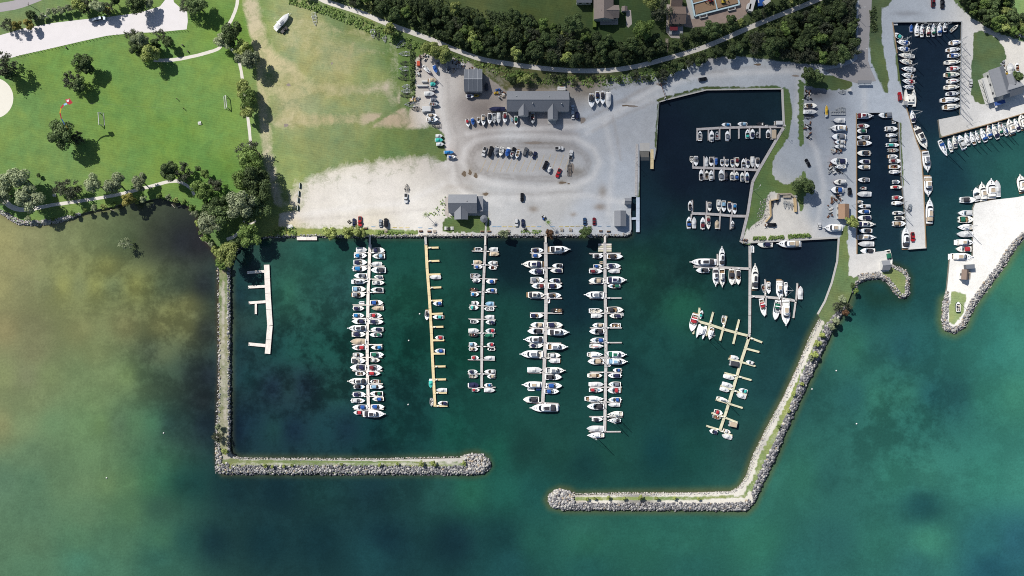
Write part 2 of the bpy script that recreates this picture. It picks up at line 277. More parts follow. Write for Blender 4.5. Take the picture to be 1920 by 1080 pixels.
def paint(V):
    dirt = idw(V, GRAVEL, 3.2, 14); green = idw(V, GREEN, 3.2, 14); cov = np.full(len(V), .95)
    def area(poly, f0, f1, c):
        nonlocal cov
        wgt = sstep(sdist(V, poly), f0, f1); cov = cov * (1 - wgt) + c * wgt
    def line(pts, wid, c, soft=4):
        nonlocal cov
        wgt = 1 - sstep(ldist(V, pts), wid, wid + soft); cov = cov * (1 - wgt) + c * wgt
    def stain(x, y, rx, ry, c, a=1.0):
        nonlocal dirt
        d = ((V[:, 0] - x) / rx) ** 2 + ((V[:, 1] - y) / ry) ** 2
        wgt = (a * np.exp(-d))[:, None]; dirt = dirt * (1 - wgt) + np.array(c, float) * wgt
    area(SPIT, -2, 2, .0); area(PARK, -3, 3, 1.25); area(FIELD, -2, 6, .93)
    # worn ground in the dry field
    for pts, wd, c, sf in (([(470, 10), (482, 60), (500, 110), (540, 130), (560, 165)], 3, .42, 26), ([(484, 60), (488, 130), (492, 200), (500, 290), (520, 380)], 2, .5, 18), ([(500, 160), (560, 165), (640, 168), (740, 165)], 2, .6, 22),
                           ([(510, 228), (600, 226), (680, 226), (760, 232), (812, 228)], 2, .58, 20), ([(690, 225), (790, 232)], 5, .3, 14), ([(730, 165), (745, 190), (755, 215)], 3, .42, 16), ([(536, 84), (620, 88), (720, 100)], 1, .7, 10),
                           ([(560, 60), (640, 110)], 8, .74, 40), ([(530, 150), (545, 200)], 8, .62, 26), ([(736, 80), (738, 200)], 4, .72, 12), ([(520, 30), (700, 70)], 2, .72, 12), ([(662, 80), (655, 110)], 1, .6, 5), ([(600, 290), (700, 230), (780, 180)], 1, .8, 5)): line(pts, wd, c, sf)
    area([(560, 245), (700, 238), (820, 242), (835, 290), (800, 312), (690, 318), (600, 335), (560, 300)], -22, 24, 1.0)
    area([(752, 96), (770, 92), (772, 205), (752, 200)], -2, 3, 1.2)
    area(GRAV_A, -5, 4, .0)
    line([(562, 372), (600, 346), (660, 328), (720, 320), (800, 312)], 7, .42, 30); line([(600, 372), (640, 350), (700, 338)], 2, .3, 16); line([(540, 420), (620, 424), (690, 428)], 2, .5, 8); line([(530, 434), (690, 436), (780, 436)], 4, .95, 3)
    area(LOTB, -1, 1, .0); area(EASTP, -1, 1, .0); area(TOPR, -1, 1.5, .0)
    area([(1497, 148), (1508, 152), (1508, 270), (1502, 276), (1497, 270)], -1, 1, 1.2)
    area([(1508, 140), (1560, 142), (1596, 150), (1598, 160), (1588, 168), (1550, 168), (1510, 160)], -2, 1, 1.1)
    area([(1470, 172), (1476, 168), (1481, 176), (1481, 240), (1470, 268), (1450, 300), (1447, 322), (1456, 342), (1476, 347), (1494, 338), (1508, 318), (1516, 345), (1508, 372), (1508, 392), (1500, 398), (1494, 368), (1456, 364), (1444, 356), (1440, 362), (1436, 384), (1428, 404), (1410, 420), (1404, 432), (1402, 426), (1414, 350), (1428, 312), (1470, 245)], -1, 1, 1.15)
    area([(1628, 40), (1642, 28), (1652, 40), (1654, 80), (1668, 150), (1666, 158), (1650, 142), (1634, 120)], -2, 2, 1.1)
    area(LAWN_R, -1, 1.5, 1.15); area([(1880, -60), (2000, -60), (2000, 30), (1930, 25), (1895, 18)], -2, 6, 1.2)
    area([(1574, 449), (1589, 449), (1591, 520), (1586, 560), (1562, 600), (1536, 602), (1547, 570), (1563, 528), (1573, 480)], -1, 1.5, 1.1)
    area([(1672, 504), (1690, 512), (1700, 524), (1698, 546), (1680, 536), (1664, 518)], -1, 1, 1.15); area([(1784, 545), (1814, 551), (1806, 590), (1790, 610), (1779, 606), (1778, 580)], -1.5, 2, 1.0)
    area([(838, 404), (914, 402), (918, 412), (918, 436), (831, 436), (829, 420)], -.5, .8, 1.2); area([(1580, 425), (1590, 420), (1592, 450), (1572, 452)], -1, 2, 1.0)
    area([(1270, 28), (1290, 10), (1290, -40), (1404, -40), (1402, 18), (1390, 38), (1300, 52), (1284, 50)], -2, 3, .0); line([(1296, 150), (1240, 150), (1180, 154), (1120, 160)], 5, .45, 14); line([(960, 165), (1040, 160), (1110, 165)], 4, .25, 10)
    area([(770, 100), (778, 96), (782, 190), (772, 214)], -1, 2, .85); area([(905, 118), (960, 136), (1060, 150), (1060, 168), (950, 168), (910, 140)], 0, 5, .72)
    # breakwaters: gravel lane and weeds on the crest
    for pts, wd, c, sf in (([(420, 500), (421, 700), (419, 850)], 12, .66, 1.5), ([(420, 500), (419, 560), (421, 800)], .8, .3, 1.5), ([(423, 856), (900, 862)], 3.5, .08, 2), ([(440, 870), (700, 870), (860, 870)], 1.2, .62, 4), ([(440, 881), (900, 881)], 4, .05, 2),
                       ([(1062, 937), (1390, 937)], 22, .0, 2), ([(1075, 935), (1300, 934), (1385, 931)], 2.2, .8, 4.5), ([(1540, 605), (1500, 690), (1450, 795), (1420, 850), (1405, 900), (1380, 926)], 3.5, .05, 2), ([(1552, 615), (1515, 690), (1465, 800), (1432, 855), (1416, 900), (1395, 930)], 2.4, .78, 4.5), ([(1568, 625), (1483, 810), (1430, 925)], 3.5, .1, 2)):
        line(pts, wd, c, sf)
    line([(1234, 188), (1252, 181), (1325, 163), (1470, 162)], 1.2, 1.0, 1.5); line([(1233, 195), (1229, 275)], .6, .9, 2)
    # stains, puddles, wear that stay on the yard
    for st in ((1020, 268, 40, 3, (120, 112, 104), .5), (880, 322, 8, 10, (120, 110, 98), .6), (960, 262, 40, 2, (128, 122, 116), .4), (1080, 322, 14, 8, (125, 118, 108), .6), (1110, 175, 30, 2, (110, 105, 102), .5), (1180, 192, 14, 3, (105, 98, 92), .7), (905, 205, 20, 14, (122, 114, 110), .5),
               (1092, 225, 5, 4, (92, 80, 74), .9), (870, 325, 3, 3, (112, 98, 80), .9), (881, 323, 3, 5, (112, 98, 80), .9), (892, 328, 3, 4, (112, 98, 80), .9), (1054, 342, 7, 2, (105, 92, 72), .9), (910, 364, 5, 2.5, (125, 105, 85), .9), (1130, 360, 8, 12, (150, 138, 126), .6), (1125, 388, 10, 6, (140, 124, 110), .7), (1000, 392, 8, 5, (140, 126, 112), .7), (1075, 402, 6, 4, (140, 124, 108), .6),
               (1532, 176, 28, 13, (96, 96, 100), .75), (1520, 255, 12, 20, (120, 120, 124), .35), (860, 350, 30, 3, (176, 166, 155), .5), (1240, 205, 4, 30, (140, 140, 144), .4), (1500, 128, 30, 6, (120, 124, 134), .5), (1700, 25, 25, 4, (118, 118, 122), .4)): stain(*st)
    # ring road lanes round the oval lot
    oval = np.abs(sdist(V, [(885, 290), (893, 277), (915, 272), (1000, 272), (1075, 276), (1095, 288), (1104, 305), (1098, 322), (1080, 332), (1040, 336), (980, 334), (920, 328), (895, 318), (882, 305)]))
    lane = np.exp(-((oval - 3) / 3.0) ** 2)[:, None] * .26; dirt = dirt * (1 - lane) + np.array((118, 110, 104.)) * lane
    return tracks(V, dirt), green, cov
def tracks(V, dirt):
    def lane(pts, wid, c, a):
        nonlocal dirt
        w_ = (a * np.exp(-(ldist(V, pts) / wid) ** 2))[:, None]; dirt = dirt * (1 - w_) + np.array(c, float) * w_
    lt, dk = (240, 238, 236), (172, 166, 162)
    ring = [(893, 262), (930, 256), (1010, 254), (1080, 260), (1112, 278), (1124, 305), (1112, 332), (1080, 348), (1010, 354), (930, 346), (884, 330), (866, 305), (872, 278), (893, 262)]
    for q, a in ((ring, .5), ([(876, 250), (930, 243), (1020, 240), (1100, 236), (1160, 205), (1230, 165), (1310, 142), (1400, 136), (1500, 132), (1590, 128)], .55), ([(1100, 250), (1180, 200), (1260, 172)], .4), ([(850, 300), (848, 340), (880, 372), (940, 384)], .4), ([(905, 372), (1000, 372), (1100, 366), (1170, 380)], .4), ([(820, 120), (826, 200), (840, 260), (836, 310)], .5), ([(530, 408), (640, 392), (760, 380), (830, 345)], .4), ([(1135, 230), (1150, 300), (1140, 400)], .35), ([(1500, 150), (1492, 220), (1530, 280), (1545, 350), (1530, 430)], .4), ([(1620, 170), (1626, 300), (1630, 470)], .35), ([(1716, 240), (1716, 340), (1722, 450)], .3)): lane(q, 6, lt, a)
    for q, a in (([(880, 244), (930, 236), (1020, 232), (1090, 228), (1150, 198), (1225, 158), (1300, 134)], .4), ([(1112, 246), (1190, 206), (1230, 192)], .35), ([(858, 262), (854, 310), (868, 350), (905, 366)], .35), ([(900, 250), (1010, 247), (1084, 252)], .35), ([(905, 362), (1000, 364), (1090, 358)], .3), ([(836, 110), (843, 200), (856, 250)], .35), ([(1150, 220), (1164, 300)], .35), ([(560, 412), (680, 404), (800, 392)], .2), ([(1280, 144), (1400, 126), (1500, 124)], .3), ([(1040, 150), (1130, 196), (1166, 188), (1200, 168)], .3)): lane(q, 2.6, dk, a)
    return dirt
def finish_ground(o, V):
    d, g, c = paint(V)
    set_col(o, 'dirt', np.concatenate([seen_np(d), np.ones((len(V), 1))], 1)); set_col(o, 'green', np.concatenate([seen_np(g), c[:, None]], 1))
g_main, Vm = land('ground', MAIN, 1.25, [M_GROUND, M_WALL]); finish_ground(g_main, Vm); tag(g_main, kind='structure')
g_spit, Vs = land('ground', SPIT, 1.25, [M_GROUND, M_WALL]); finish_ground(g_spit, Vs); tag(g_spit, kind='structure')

# ------------------------------------------------------------------ the thin cloud whose soft shade lies over the north-east of the marina
def cloud_material():
    m = bpy.data.materials.new('thin_cloud'); m.use_nodes = True
    n = m.node_tree.nodes; l = m.node_tree.links; out = n['Material Output']; n.remove(n['Principled BSDF'])
    tc = n.new('ShaderNodeTexCoord'); fl = n.new('ShaderNodeVectorMath'); fl.operation = 'MULTIPLY'; fl.inputs[1].default_value = (1, 1, 0); l.new(tc.outputs['Object'], fl.inputs[0]); ln = n.new('ShaderNodeVectorMath'); ln.operation = 'LENGTH'; l.new(fl.outputs[0], ln.inputs[0])
    ns = n.new('ShaderNodeTexNoise'); ns.inputs['Scale'].default_value = 2.2; ns.inputs['Detail'].default_value = 3; l.new(tc.outputs['Object'], ns.inputs['Vector'])
    ad = n.new('ShaderNodeMath'); ad.operation = 'MULTIPLY_ADD'; l.new(ns.outputs['Fac'], ad.inputs[0]); ad.inputs[1].default_value = .35; l.new(ln.outputs['Value'], ad.inputs[2])
    mr = n.new('ShaderNodeMapRange'); mr.interpolation_type = 'SMOOTHSTEP'; l.new(ad.outputs[0], mr.inputs['Value'])
    for k, v in (('From Min', .45), ('From Max', 1.2), ('To Min', CLOUD_DENSITY), ('To Max', 0.0)): mr.inputs[k].default_value = v
    tr = n.new('ShaderNodeBsdfTransparent'); df = n.new('ShaderNodeBsdfDiffuse'); df.inputs['Color'].default_value = (.9, .9, .9, 1)
    mx = n.new('ShaderNodeMixShader'); l.new(mr.outputs[0], mx.inputs[0]); l.new(tr.outputs[0], mx.inputs[1]); l.new(df.outputs[0], mx.inputs[2]); l.new(mx.outputs[0], out.inputs['Surface'])
    return m
CLOUD_DENSITY = .30
cz = 700.0; off = (cz / math.tan(SUN_EL)); cx0, cy0 = P(1310, 100, 0)
import bmesh
bm_ = bmesh.new(); bmesh.ops.create_icosphere(bm_, subdivisions=5, radius=1.0)
from mathutils import noise as mnoise
for v in bm_.verts: v.co *= 1 + .12 * mnoise.noise(v.co * 2.3)
me_ = bpy.data.meshes.new('cloud'); bm_.to_mesh(me_); bm_.free(); me_.materials.append(cloud_material())
cloud = bpy.data.objects.new('cloud', me_); col.objects.link(cloud)
cloud.location = (cx0 + SUN_AZ[0] * off, cy0 + SUN_AZ[1] * off, cz); cloud.scale = (232, 168, 30); tag(cloud, kind='stuff')

# ------------------------------------------------------------------ water
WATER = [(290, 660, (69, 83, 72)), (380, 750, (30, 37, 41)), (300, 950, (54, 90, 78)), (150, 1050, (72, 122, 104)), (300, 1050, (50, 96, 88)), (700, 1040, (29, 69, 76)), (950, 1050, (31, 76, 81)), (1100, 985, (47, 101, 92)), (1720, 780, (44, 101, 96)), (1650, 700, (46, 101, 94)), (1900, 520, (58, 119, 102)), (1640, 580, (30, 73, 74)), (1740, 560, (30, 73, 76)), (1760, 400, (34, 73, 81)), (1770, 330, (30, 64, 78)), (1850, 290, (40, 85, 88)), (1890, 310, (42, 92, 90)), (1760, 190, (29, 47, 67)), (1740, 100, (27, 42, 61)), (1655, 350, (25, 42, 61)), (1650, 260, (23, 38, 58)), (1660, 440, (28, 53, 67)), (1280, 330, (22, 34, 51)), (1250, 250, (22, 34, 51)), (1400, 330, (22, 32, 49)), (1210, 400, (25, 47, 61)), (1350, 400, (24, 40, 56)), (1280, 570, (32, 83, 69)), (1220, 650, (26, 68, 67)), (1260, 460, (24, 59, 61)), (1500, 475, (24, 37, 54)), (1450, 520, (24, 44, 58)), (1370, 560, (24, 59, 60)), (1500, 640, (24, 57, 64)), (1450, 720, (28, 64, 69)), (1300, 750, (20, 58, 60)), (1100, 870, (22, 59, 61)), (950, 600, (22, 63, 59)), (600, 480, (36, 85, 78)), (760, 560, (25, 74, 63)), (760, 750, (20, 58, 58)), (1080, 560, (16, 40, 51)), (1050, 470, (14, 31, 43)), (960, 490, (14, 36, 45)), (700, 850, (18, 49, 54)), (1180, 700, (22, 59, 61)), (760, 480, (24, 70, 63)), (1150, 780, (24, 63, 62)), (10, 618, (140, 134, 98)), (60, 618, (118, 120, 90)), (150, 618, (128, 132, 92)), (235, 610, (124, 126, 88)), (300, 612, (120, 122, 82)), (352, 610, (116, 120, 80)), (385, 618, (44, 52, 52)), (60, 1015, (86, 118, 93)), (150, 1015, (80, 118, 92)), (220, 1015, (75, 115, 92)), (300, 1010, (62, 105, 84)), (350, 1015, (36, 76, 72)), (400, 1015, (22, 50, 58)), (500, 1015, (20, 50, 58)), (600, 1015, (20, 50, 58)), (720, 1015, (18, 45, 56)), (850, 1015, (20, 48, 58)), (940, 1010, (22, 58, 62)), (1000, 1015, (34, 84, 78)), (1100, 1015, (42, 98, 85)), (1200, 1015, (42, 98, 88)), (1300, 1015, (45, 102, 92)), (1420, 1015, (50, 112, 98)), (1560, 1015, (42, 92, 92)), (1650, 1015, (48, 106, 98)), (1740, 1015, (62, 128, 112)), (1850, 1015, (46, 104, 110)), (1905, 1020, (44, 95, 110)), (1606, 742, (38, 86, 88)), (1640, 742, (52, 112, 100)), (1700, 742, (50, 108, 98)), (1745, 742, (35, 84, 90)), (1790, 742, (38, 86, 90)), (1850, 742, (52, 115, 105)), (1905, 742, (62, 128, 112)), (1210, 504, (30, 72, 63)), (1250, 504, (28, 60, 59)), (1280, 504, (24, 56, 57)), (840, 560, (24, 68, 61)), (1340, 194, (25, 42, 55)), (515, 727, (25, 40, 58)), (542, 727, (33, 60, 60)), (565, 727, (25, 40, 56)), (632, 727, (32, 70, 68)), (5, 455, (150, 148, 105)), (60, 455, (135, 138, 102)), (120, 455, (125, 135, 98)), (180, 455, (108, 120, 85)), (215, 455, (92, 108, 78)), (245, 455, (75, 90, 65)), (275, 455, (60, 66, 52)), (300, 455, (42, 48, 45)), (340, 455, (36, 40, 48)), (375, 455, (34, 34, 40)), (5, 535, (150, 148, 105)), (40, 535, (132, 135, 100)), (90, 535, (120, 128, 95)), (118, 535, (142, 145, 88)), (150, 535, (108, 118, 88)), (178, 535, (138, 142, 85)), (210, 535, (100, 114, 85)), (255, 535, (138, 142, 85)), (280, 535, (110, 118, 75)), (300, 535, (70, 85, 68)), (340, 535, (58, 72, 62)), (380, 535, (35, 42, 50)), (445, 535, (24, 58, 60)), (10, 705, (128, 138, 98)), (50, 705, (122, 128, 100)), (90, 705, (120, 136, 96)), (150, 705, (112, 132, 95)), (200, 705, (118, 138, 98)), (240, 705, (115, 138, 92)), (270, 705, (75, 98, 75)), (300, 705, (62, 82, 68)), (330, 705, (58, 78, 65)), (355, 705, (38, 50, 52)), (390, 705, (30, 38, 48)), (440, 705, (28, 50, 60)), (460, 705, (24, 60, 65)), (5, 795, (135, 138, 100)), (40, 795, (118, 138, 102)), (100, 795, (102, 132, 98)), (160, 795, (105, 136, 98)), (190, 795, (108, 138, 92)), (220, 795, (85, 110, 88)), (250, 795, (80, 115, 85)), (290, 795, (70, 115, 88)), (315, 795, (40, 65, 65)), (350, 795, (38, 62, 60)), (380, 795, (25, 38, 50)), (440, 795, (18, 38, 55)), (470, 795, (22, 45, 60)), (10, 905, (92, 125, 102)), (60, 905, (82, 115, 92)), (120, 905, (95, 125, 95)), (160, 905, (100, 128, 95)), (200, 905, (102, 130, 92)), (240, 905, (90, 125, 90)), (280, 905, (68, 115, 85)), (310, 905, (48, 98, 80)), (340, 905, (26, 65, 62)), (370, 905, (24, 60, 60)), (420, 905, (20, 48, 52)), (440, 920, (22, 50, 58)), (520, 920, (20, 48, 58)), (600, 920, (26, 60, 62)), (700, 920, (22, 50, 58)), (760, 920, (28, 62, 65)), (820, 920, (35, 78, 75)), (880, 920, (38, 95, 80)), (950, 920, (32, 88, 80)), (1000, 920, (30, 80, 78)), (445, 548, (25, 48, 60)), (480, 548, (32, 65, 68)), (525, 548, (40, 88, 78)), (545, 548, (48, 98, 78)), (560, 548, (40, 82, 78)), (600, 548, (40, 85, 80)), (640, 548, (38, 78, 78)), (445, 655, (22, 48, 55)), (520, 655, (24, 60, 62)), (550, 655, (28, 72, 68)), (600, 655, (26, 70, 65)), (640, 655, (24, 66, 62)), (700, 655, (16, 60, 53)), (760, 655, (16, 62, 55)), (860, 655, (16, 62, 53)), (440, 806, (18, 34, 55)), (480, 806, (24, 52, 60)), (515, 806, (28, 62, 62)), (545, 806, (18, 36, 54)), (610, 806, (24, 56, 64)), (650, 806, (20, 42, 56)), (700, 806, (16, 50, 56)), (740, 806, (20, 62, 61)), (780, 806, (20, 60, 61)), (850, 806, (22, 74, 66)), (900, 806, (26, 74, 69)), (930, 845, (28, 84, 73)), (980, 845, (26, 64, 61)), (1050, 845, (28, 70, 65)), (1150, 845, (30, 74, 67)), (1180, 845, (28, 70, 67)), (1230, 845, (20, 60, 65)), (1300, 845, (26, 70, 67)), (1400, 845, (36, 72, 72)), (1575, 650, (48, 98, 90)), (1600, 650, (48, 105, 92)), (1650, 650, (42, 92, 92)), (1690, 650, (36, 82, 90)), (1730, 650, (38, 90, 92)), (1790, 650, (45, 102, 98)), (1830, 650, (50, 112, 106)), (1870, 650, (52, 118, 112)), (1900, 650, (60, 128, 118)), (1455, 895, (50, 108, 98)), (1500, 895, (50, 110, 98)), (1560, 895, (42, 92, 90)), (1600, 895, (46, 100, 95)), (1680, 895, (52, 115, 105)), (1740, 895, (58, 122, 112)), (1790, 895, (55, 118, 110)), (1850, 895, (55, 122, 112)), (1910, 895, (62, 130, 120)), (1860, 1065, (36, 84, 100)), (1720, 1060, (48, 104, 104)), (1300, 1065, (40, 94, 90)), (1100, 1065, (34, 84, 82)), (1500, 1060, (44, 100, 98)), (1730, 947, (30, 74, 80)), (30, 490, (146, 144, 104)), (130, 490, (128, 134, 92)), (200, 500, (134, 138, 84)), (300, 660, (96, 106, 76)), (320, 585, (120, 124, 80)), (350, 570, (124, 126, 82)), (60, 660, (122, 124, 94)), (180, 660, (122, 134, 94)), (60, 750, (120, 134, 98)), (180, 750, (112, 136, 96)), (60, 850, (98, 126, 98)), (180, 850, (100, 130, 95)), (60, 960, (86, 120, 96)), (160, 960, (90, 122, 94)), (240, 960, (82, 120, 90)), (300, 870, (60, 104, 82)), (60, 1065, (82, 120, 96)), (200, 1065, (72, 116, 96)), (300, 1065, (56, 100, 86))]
ax = np.concatenate([[-6000, -2000, -700, -400], np.arange(-312, 312.1, 1.3), [400, 700, 2000, 6000]])
ay = np.concatenate([[-6000, -2000, -700, -300], np.arange(-178, 178.1, 1.3), [300, 700, 2000, 6000]])
XX, YY = np.meshgrid(ax, ay); nx, ny = len(ax), len(ay)
WV = np.stack([XX.ravel() / S + 960, 540 - YY.ravel() / S], 1); WC = np.clip(WV, (-60, -60), (1980, 1140))
wc = idw(WC, WATER, 3.2, 20)
def shallow(line, wid, c, a=1.0):
    global wc
    g = (a * (1 - sstep(ldist(WC, line), 0, wid)))[:, None]; wc = wc * (1 - g) + np.array(c, float) * g
shallow(BW_WEST[6:], 16, (82, 84, 60), .75); shallow(BW_WEST[:7], 9, (84, 68, 52), .75); shallow(BW_EAST, 17, (96, 96, 66), .8); shallow(BW_EAST[19:], 20, (76, 96, 72), .6)
shallow(NORTH_SHORE[5:14], 14, (74, 76, 58), .7); shallow(EAST_SHORE[:12], 16, (58, 66, 44), .75); shallow(SPIT_E, 22, (108, 118, 78), .8); shallow(WEST_SHORE[15:], 10, (62, 48, 34), .6); shallow(WEST_SHORE[:12], 12, (118, 110, 84), .6)
shallow([(1607, 529), (1640, 560), (1690, 560)], 30, (30, 60, 52), .6)
idx = np.arange(nx * ny).reshape(ny, nx)
WF = np.stack([idx[:-1, :-1].ravel(), idx[:-1, 1:].ravel(), idx[1:, 1:].ravel(), idx[1:, :-1].ravel()], 1)
def water_material():
    m = bpy.data.materials.new('lake_water'); m.use_nodes = True
    n = m.node_tree.nodes; l = m.node_tree.links; b = n['Principled BSDF']
    b.inputs['Roughness'].default_value = .12; b.inputs['IOR'].default_value = 1.33; b.inputs['Specular IOR Level'].default_value = .5
    geo = n.new('ShaderNodeNewGeometry'); at = n.new('ShaderNodeAttribute'); at.attribute_name = 'bed'
    def noise(sc, det, ro, di=0):
        x = n.new('ShaderNodeTexNoise'); x.inputs['Scale'].default_value = sc; x.inputs['Detail'].default_value = det; x.inputs['Roughness'].default_value = ro; x.inputs['Distortion'].default_value = di
        l.new(geo.outputs['Position'], x.inputs['Vector']); return x
    weed = noise(.03, 9, .7, .15); fine = noise(.8, 4, .7)
    weed2 = noise(.16, 6, .7)
    def M2(op, a, b_=None):
        x = n.new('ShaderNodeMath'); x.operation = op
        for i_, v in enumerate((a, b_)):
            if v is None: continue
            if isinstance(v, (int, float)): x.inputs[i_].default_value = v
            else: l.new(v, x.inputs[i_])
        return x.outputs[0]
    mixw = M2('ADD', M2('MULTIPLY', weed.outputs['Fac'], .72), M2('MULTIPLY', weed2.outputs['Fac'], .28))
    rp = n.new('ShaderNodeMapRange'); rp.interpolation_type = 'SMOOTHSTEP'; rp.inputs['From Min'].default_value = .43; rp.inputs['From Max'].default_value = .57; rp.inputs['To Min'].default_value = -.62; rp.inputs['To Max'].default_value = .42
    l.new(mixw, rp.inputs['Value']); wfac = M2('ADD', M2('MULTIPLY', rp.outputs[0], at.outputs['Alpha']), 1.03)
    f2 = n.new('ShaderNodeMapRange'); f2.inputs['From Min'].default_value = .3; f2.inputs['From Max'].default_value = .7; f2.inputs['To Min'].default_value = .88; f2.inputs['To Max'].default_value = 1.12; l.new(fine.outputs['Fac'], f2.inputs['Value'])
    mu = n.new('ShaderNodeMath'); mu.operation = 'MULTIPLY'; l.new(wfac, mu.inputs[0]); l.new(f2.outputs[0], mu.inputs[1])
    sc = n.new('ShaderNodeVectorMath'); sc.operation = 'SCALE'; l.new(at.outputs['Color'], sc.inputs[0]); l.new(mu.outputs[0], sc.inputs['Scale']); l.new(sc.outputs[0], b.inputs['Base Color'])
    rip = noise(.9, 3, .55); bp = n.new('ShaderNodeBump'); bp.inputs['Strength'].default_value = .25; bp.inputs['Distance'].default_value = .3
    l.new(rip.outputs['Fac'], bp.inputs['Height']); l.new(bp.outputs['Normal'], b.inputs['Normal'])
    return m
water = link_np('water', np.stack([XX.ravel(), YY.ravel(), np.zeros(nx * ny)], 1), WF, [water_material()])
ws_ = .16 + .75 * np.exp(-((WC[:, 0] - 620) / 230) ** 2 - ((WC[:, 1] - 690) / 190) ** 2) + .34 * np.exp(-((WC[:, 0] - 310) / 75) ** 2 - ((WC[:, 1] - 650) / 130) ** 2) + .28 * np.exp(-((WC[:, 0] - 200) / 120) ** 2 - ((WC[:, 1] - 520) / 70) ** 2) + .3 * np.exp(-((WC[:, 0] - 1290) / 130) ** 2 - ((WC[:, 1] - 560) / 130) ** 2) + .35 * np.exp(-((WC[:, 0] - 1690) / 120) ** 2 - ((WC[:, 1] - 780) / 120) ** 2)
set_col(water, 'bed', np.concatenate([seen_np(np.maximum(3, wc)) * np.array([1.06, 1.06, .98]), ws_[:, None]], 1)); tag(water, kind='structure')
# ------------------------------------------------------------------ common materials
C = dict(W=(226, 228, 230), N=(30, 36, 78), B=(34, 92, 176), Z=(36, 132, 200), L=(146, 190, 222), K=(56, 57, 66), G=(24, 112, 88), T=(64, 196, 186), R=(190, 48, 62), M=(118, 34, 48), S=(206, 188, 164), A=(126, 132, 144), Y=(214, 176, 52), D=(66, 70, 78))
CN = dict(W='white', N='navy', B='blue', Z='azure', L='pale blue', K='black', G='green', T='turquoise', R='red', M='maroon', S='tan', A='grey', Y='yellow', D='dark grey')
CANVAS = {k: mat('canvas_' + CN[k].replace(' ', '_'), seen(*v), .85, var=.12, scale=1.4) for k, v in C.items()}
GELS = [mat('gelcoat_white', (.80, .81, .82), .28, var=.04, scale=.5), mat('gelcoat_ivory', (.78, .77, .72), .3, var=.05, scale=.5), mat('gelcoat_grey_white', (.76, .78, .80), .3, var=.06, scale=.5)]
M_SOLE = [mat('cockpit_floor_cream', seen(222, 216, 204), .7, var=.15, scale=1.5), mat('cockpit_floor_grey', seen(188, 192, 196), .7, var=.15, scale=1.5), mat('cockpit_floor_teak', seen(160, 132, 100), .7, var=.2, scale=2)]
M_GLASS = mat('tinted_glass', (.018, .022, .03), .06, spec=.7)
M_BLUEGLASS = mat('windscreen_glass', (.07, .11, .15), .08, spec=.7)
M_BLACK = mat('black_plastic', (.014, .014, .016), .45)
M_RUB = mat('rubber', (.02, .02, .02), .8)
M_ALU = mat('aluminium', (.62, .64, .66), .35, .6, var=.1, scale=2)
M_GALV = mat('galvanised_steel', (.42, .44, .45), .5, .4, var=.2, scale=2)
M_SEAT = {'W': mat('vinyl_white', (.72, .72, .70), .5), 'D': mat('vinyl_dark', (.06, .06, .075), .5), 'R': mat('vinyl_red', seen(150, 50, 50), .5), 'S': mat('vinyl_tan', seen(190, 165, 135), .5)}
HULLC = {'K': mat('hull_black', (.02, .022, .028), .25), 'N': mat('hull_navy', seen(34, 44, 84), .25), 'R': mat('hull_red', seen(178, 52, 60), .3), 'B': mat('hull_blue', seen(50, 110, 180), .3), 'A': mat('hull_aluminium', (.36, .38, .40), .4, .3, var=.1)}
HULLC['G'] = mat('hull_green', seen(30, 100, 80), .3)

def hw_motor(t):
    return (.86 + .14 * math.sin(math.pi * min(t, .5))) if t < .5 else max(.03, (1 - ((t - .5) / .5) ** 2.8))
def hw_sail(t):
    return (.62 + .38 * math.sin(math.pi / 2 * t / .42)) if t < .42 else max(.03, 1 - ((t - .42) / .58) ** 1.75)
def hw_box(t):
    return 1.0 if t < .86 else 1 - (t - .86) / .14 * .35
TS = [0, .06, .14, .24, .36, .5, .6, .7, .79, .87, .93, .97, 1.0]
def hull_mesh(L, W, fb, hwf, tc, t0=.05, stripe=None):
    """hull shell with a gunwale and foredeck (open from t0 to tc), plus the cockpit well as a second mesh"""
    mb = MB(); ck = MB(); rings = []
    g = min(.22, W * .09)
    for t in TS:
        h = W / 2 * hwf(t); z = fb * (.92 + .28 * t * t); x = (t - .5) * L; gi = min(g, h * .45); xb = x - .07 * L * max(0, t - .6)
        rings.append([(xb, -h * .78, -.35), (x, -h, z - .16), (x, -h, z), (x, -h + gi, z + .03), (x, 0, z + .03 + .05 * W * min(1, h / W * 2)), (x, h - gi, z + .03), (x, h, z), (x, h, z - .16), (xb, h * .78, -.35)])
    vs = [v for r in rings for v in r]; n = 9; fs = []; fm = []
    for k in range(len(TS) - 1):
        tm = (TS[k] + TS[k + 1]) / 2
        for i in range(8):
            if i in (3, 4) and t0 < tm < tc: continue
            fs.append((k * n + i, (k + 1) * n + i, (k + 1) * n + i + 1, k * n + i + 1)); fm.append(1 if i in (0, 7) else 0)
    fs.append(tuple(range(n))); fm.append(0)
    mb.v = vs; mb.f = fs; mb.m = fm
    cs = [i for i, t in enumerate(TS) if i < len(TS) - 1 and any(t0 < (TS[k] + TS[k + 1]) / 2 < tc for k in (i - 1, i) if 0 <= k < len(TS) - 1)]
    if len(cs) > 1:
        zf = fb * .38; rr = []
        for i in cs:
            r = rings[i]; y = r[5][1]; rr.append([(r[3][0], -y, r[3][2] - .002), (r[3][0], -y * .9, zf), (r[3][0], y * .9, zf), (r[3][0], y, r[3][2] - .002)])
        ck.loft(rr, 0, caps=False, closed=False)
        for r in (rr[0], rr[-1]): ck.add(r, [(0, 1, 2, 3)], 0)
    return mb, ck, rings
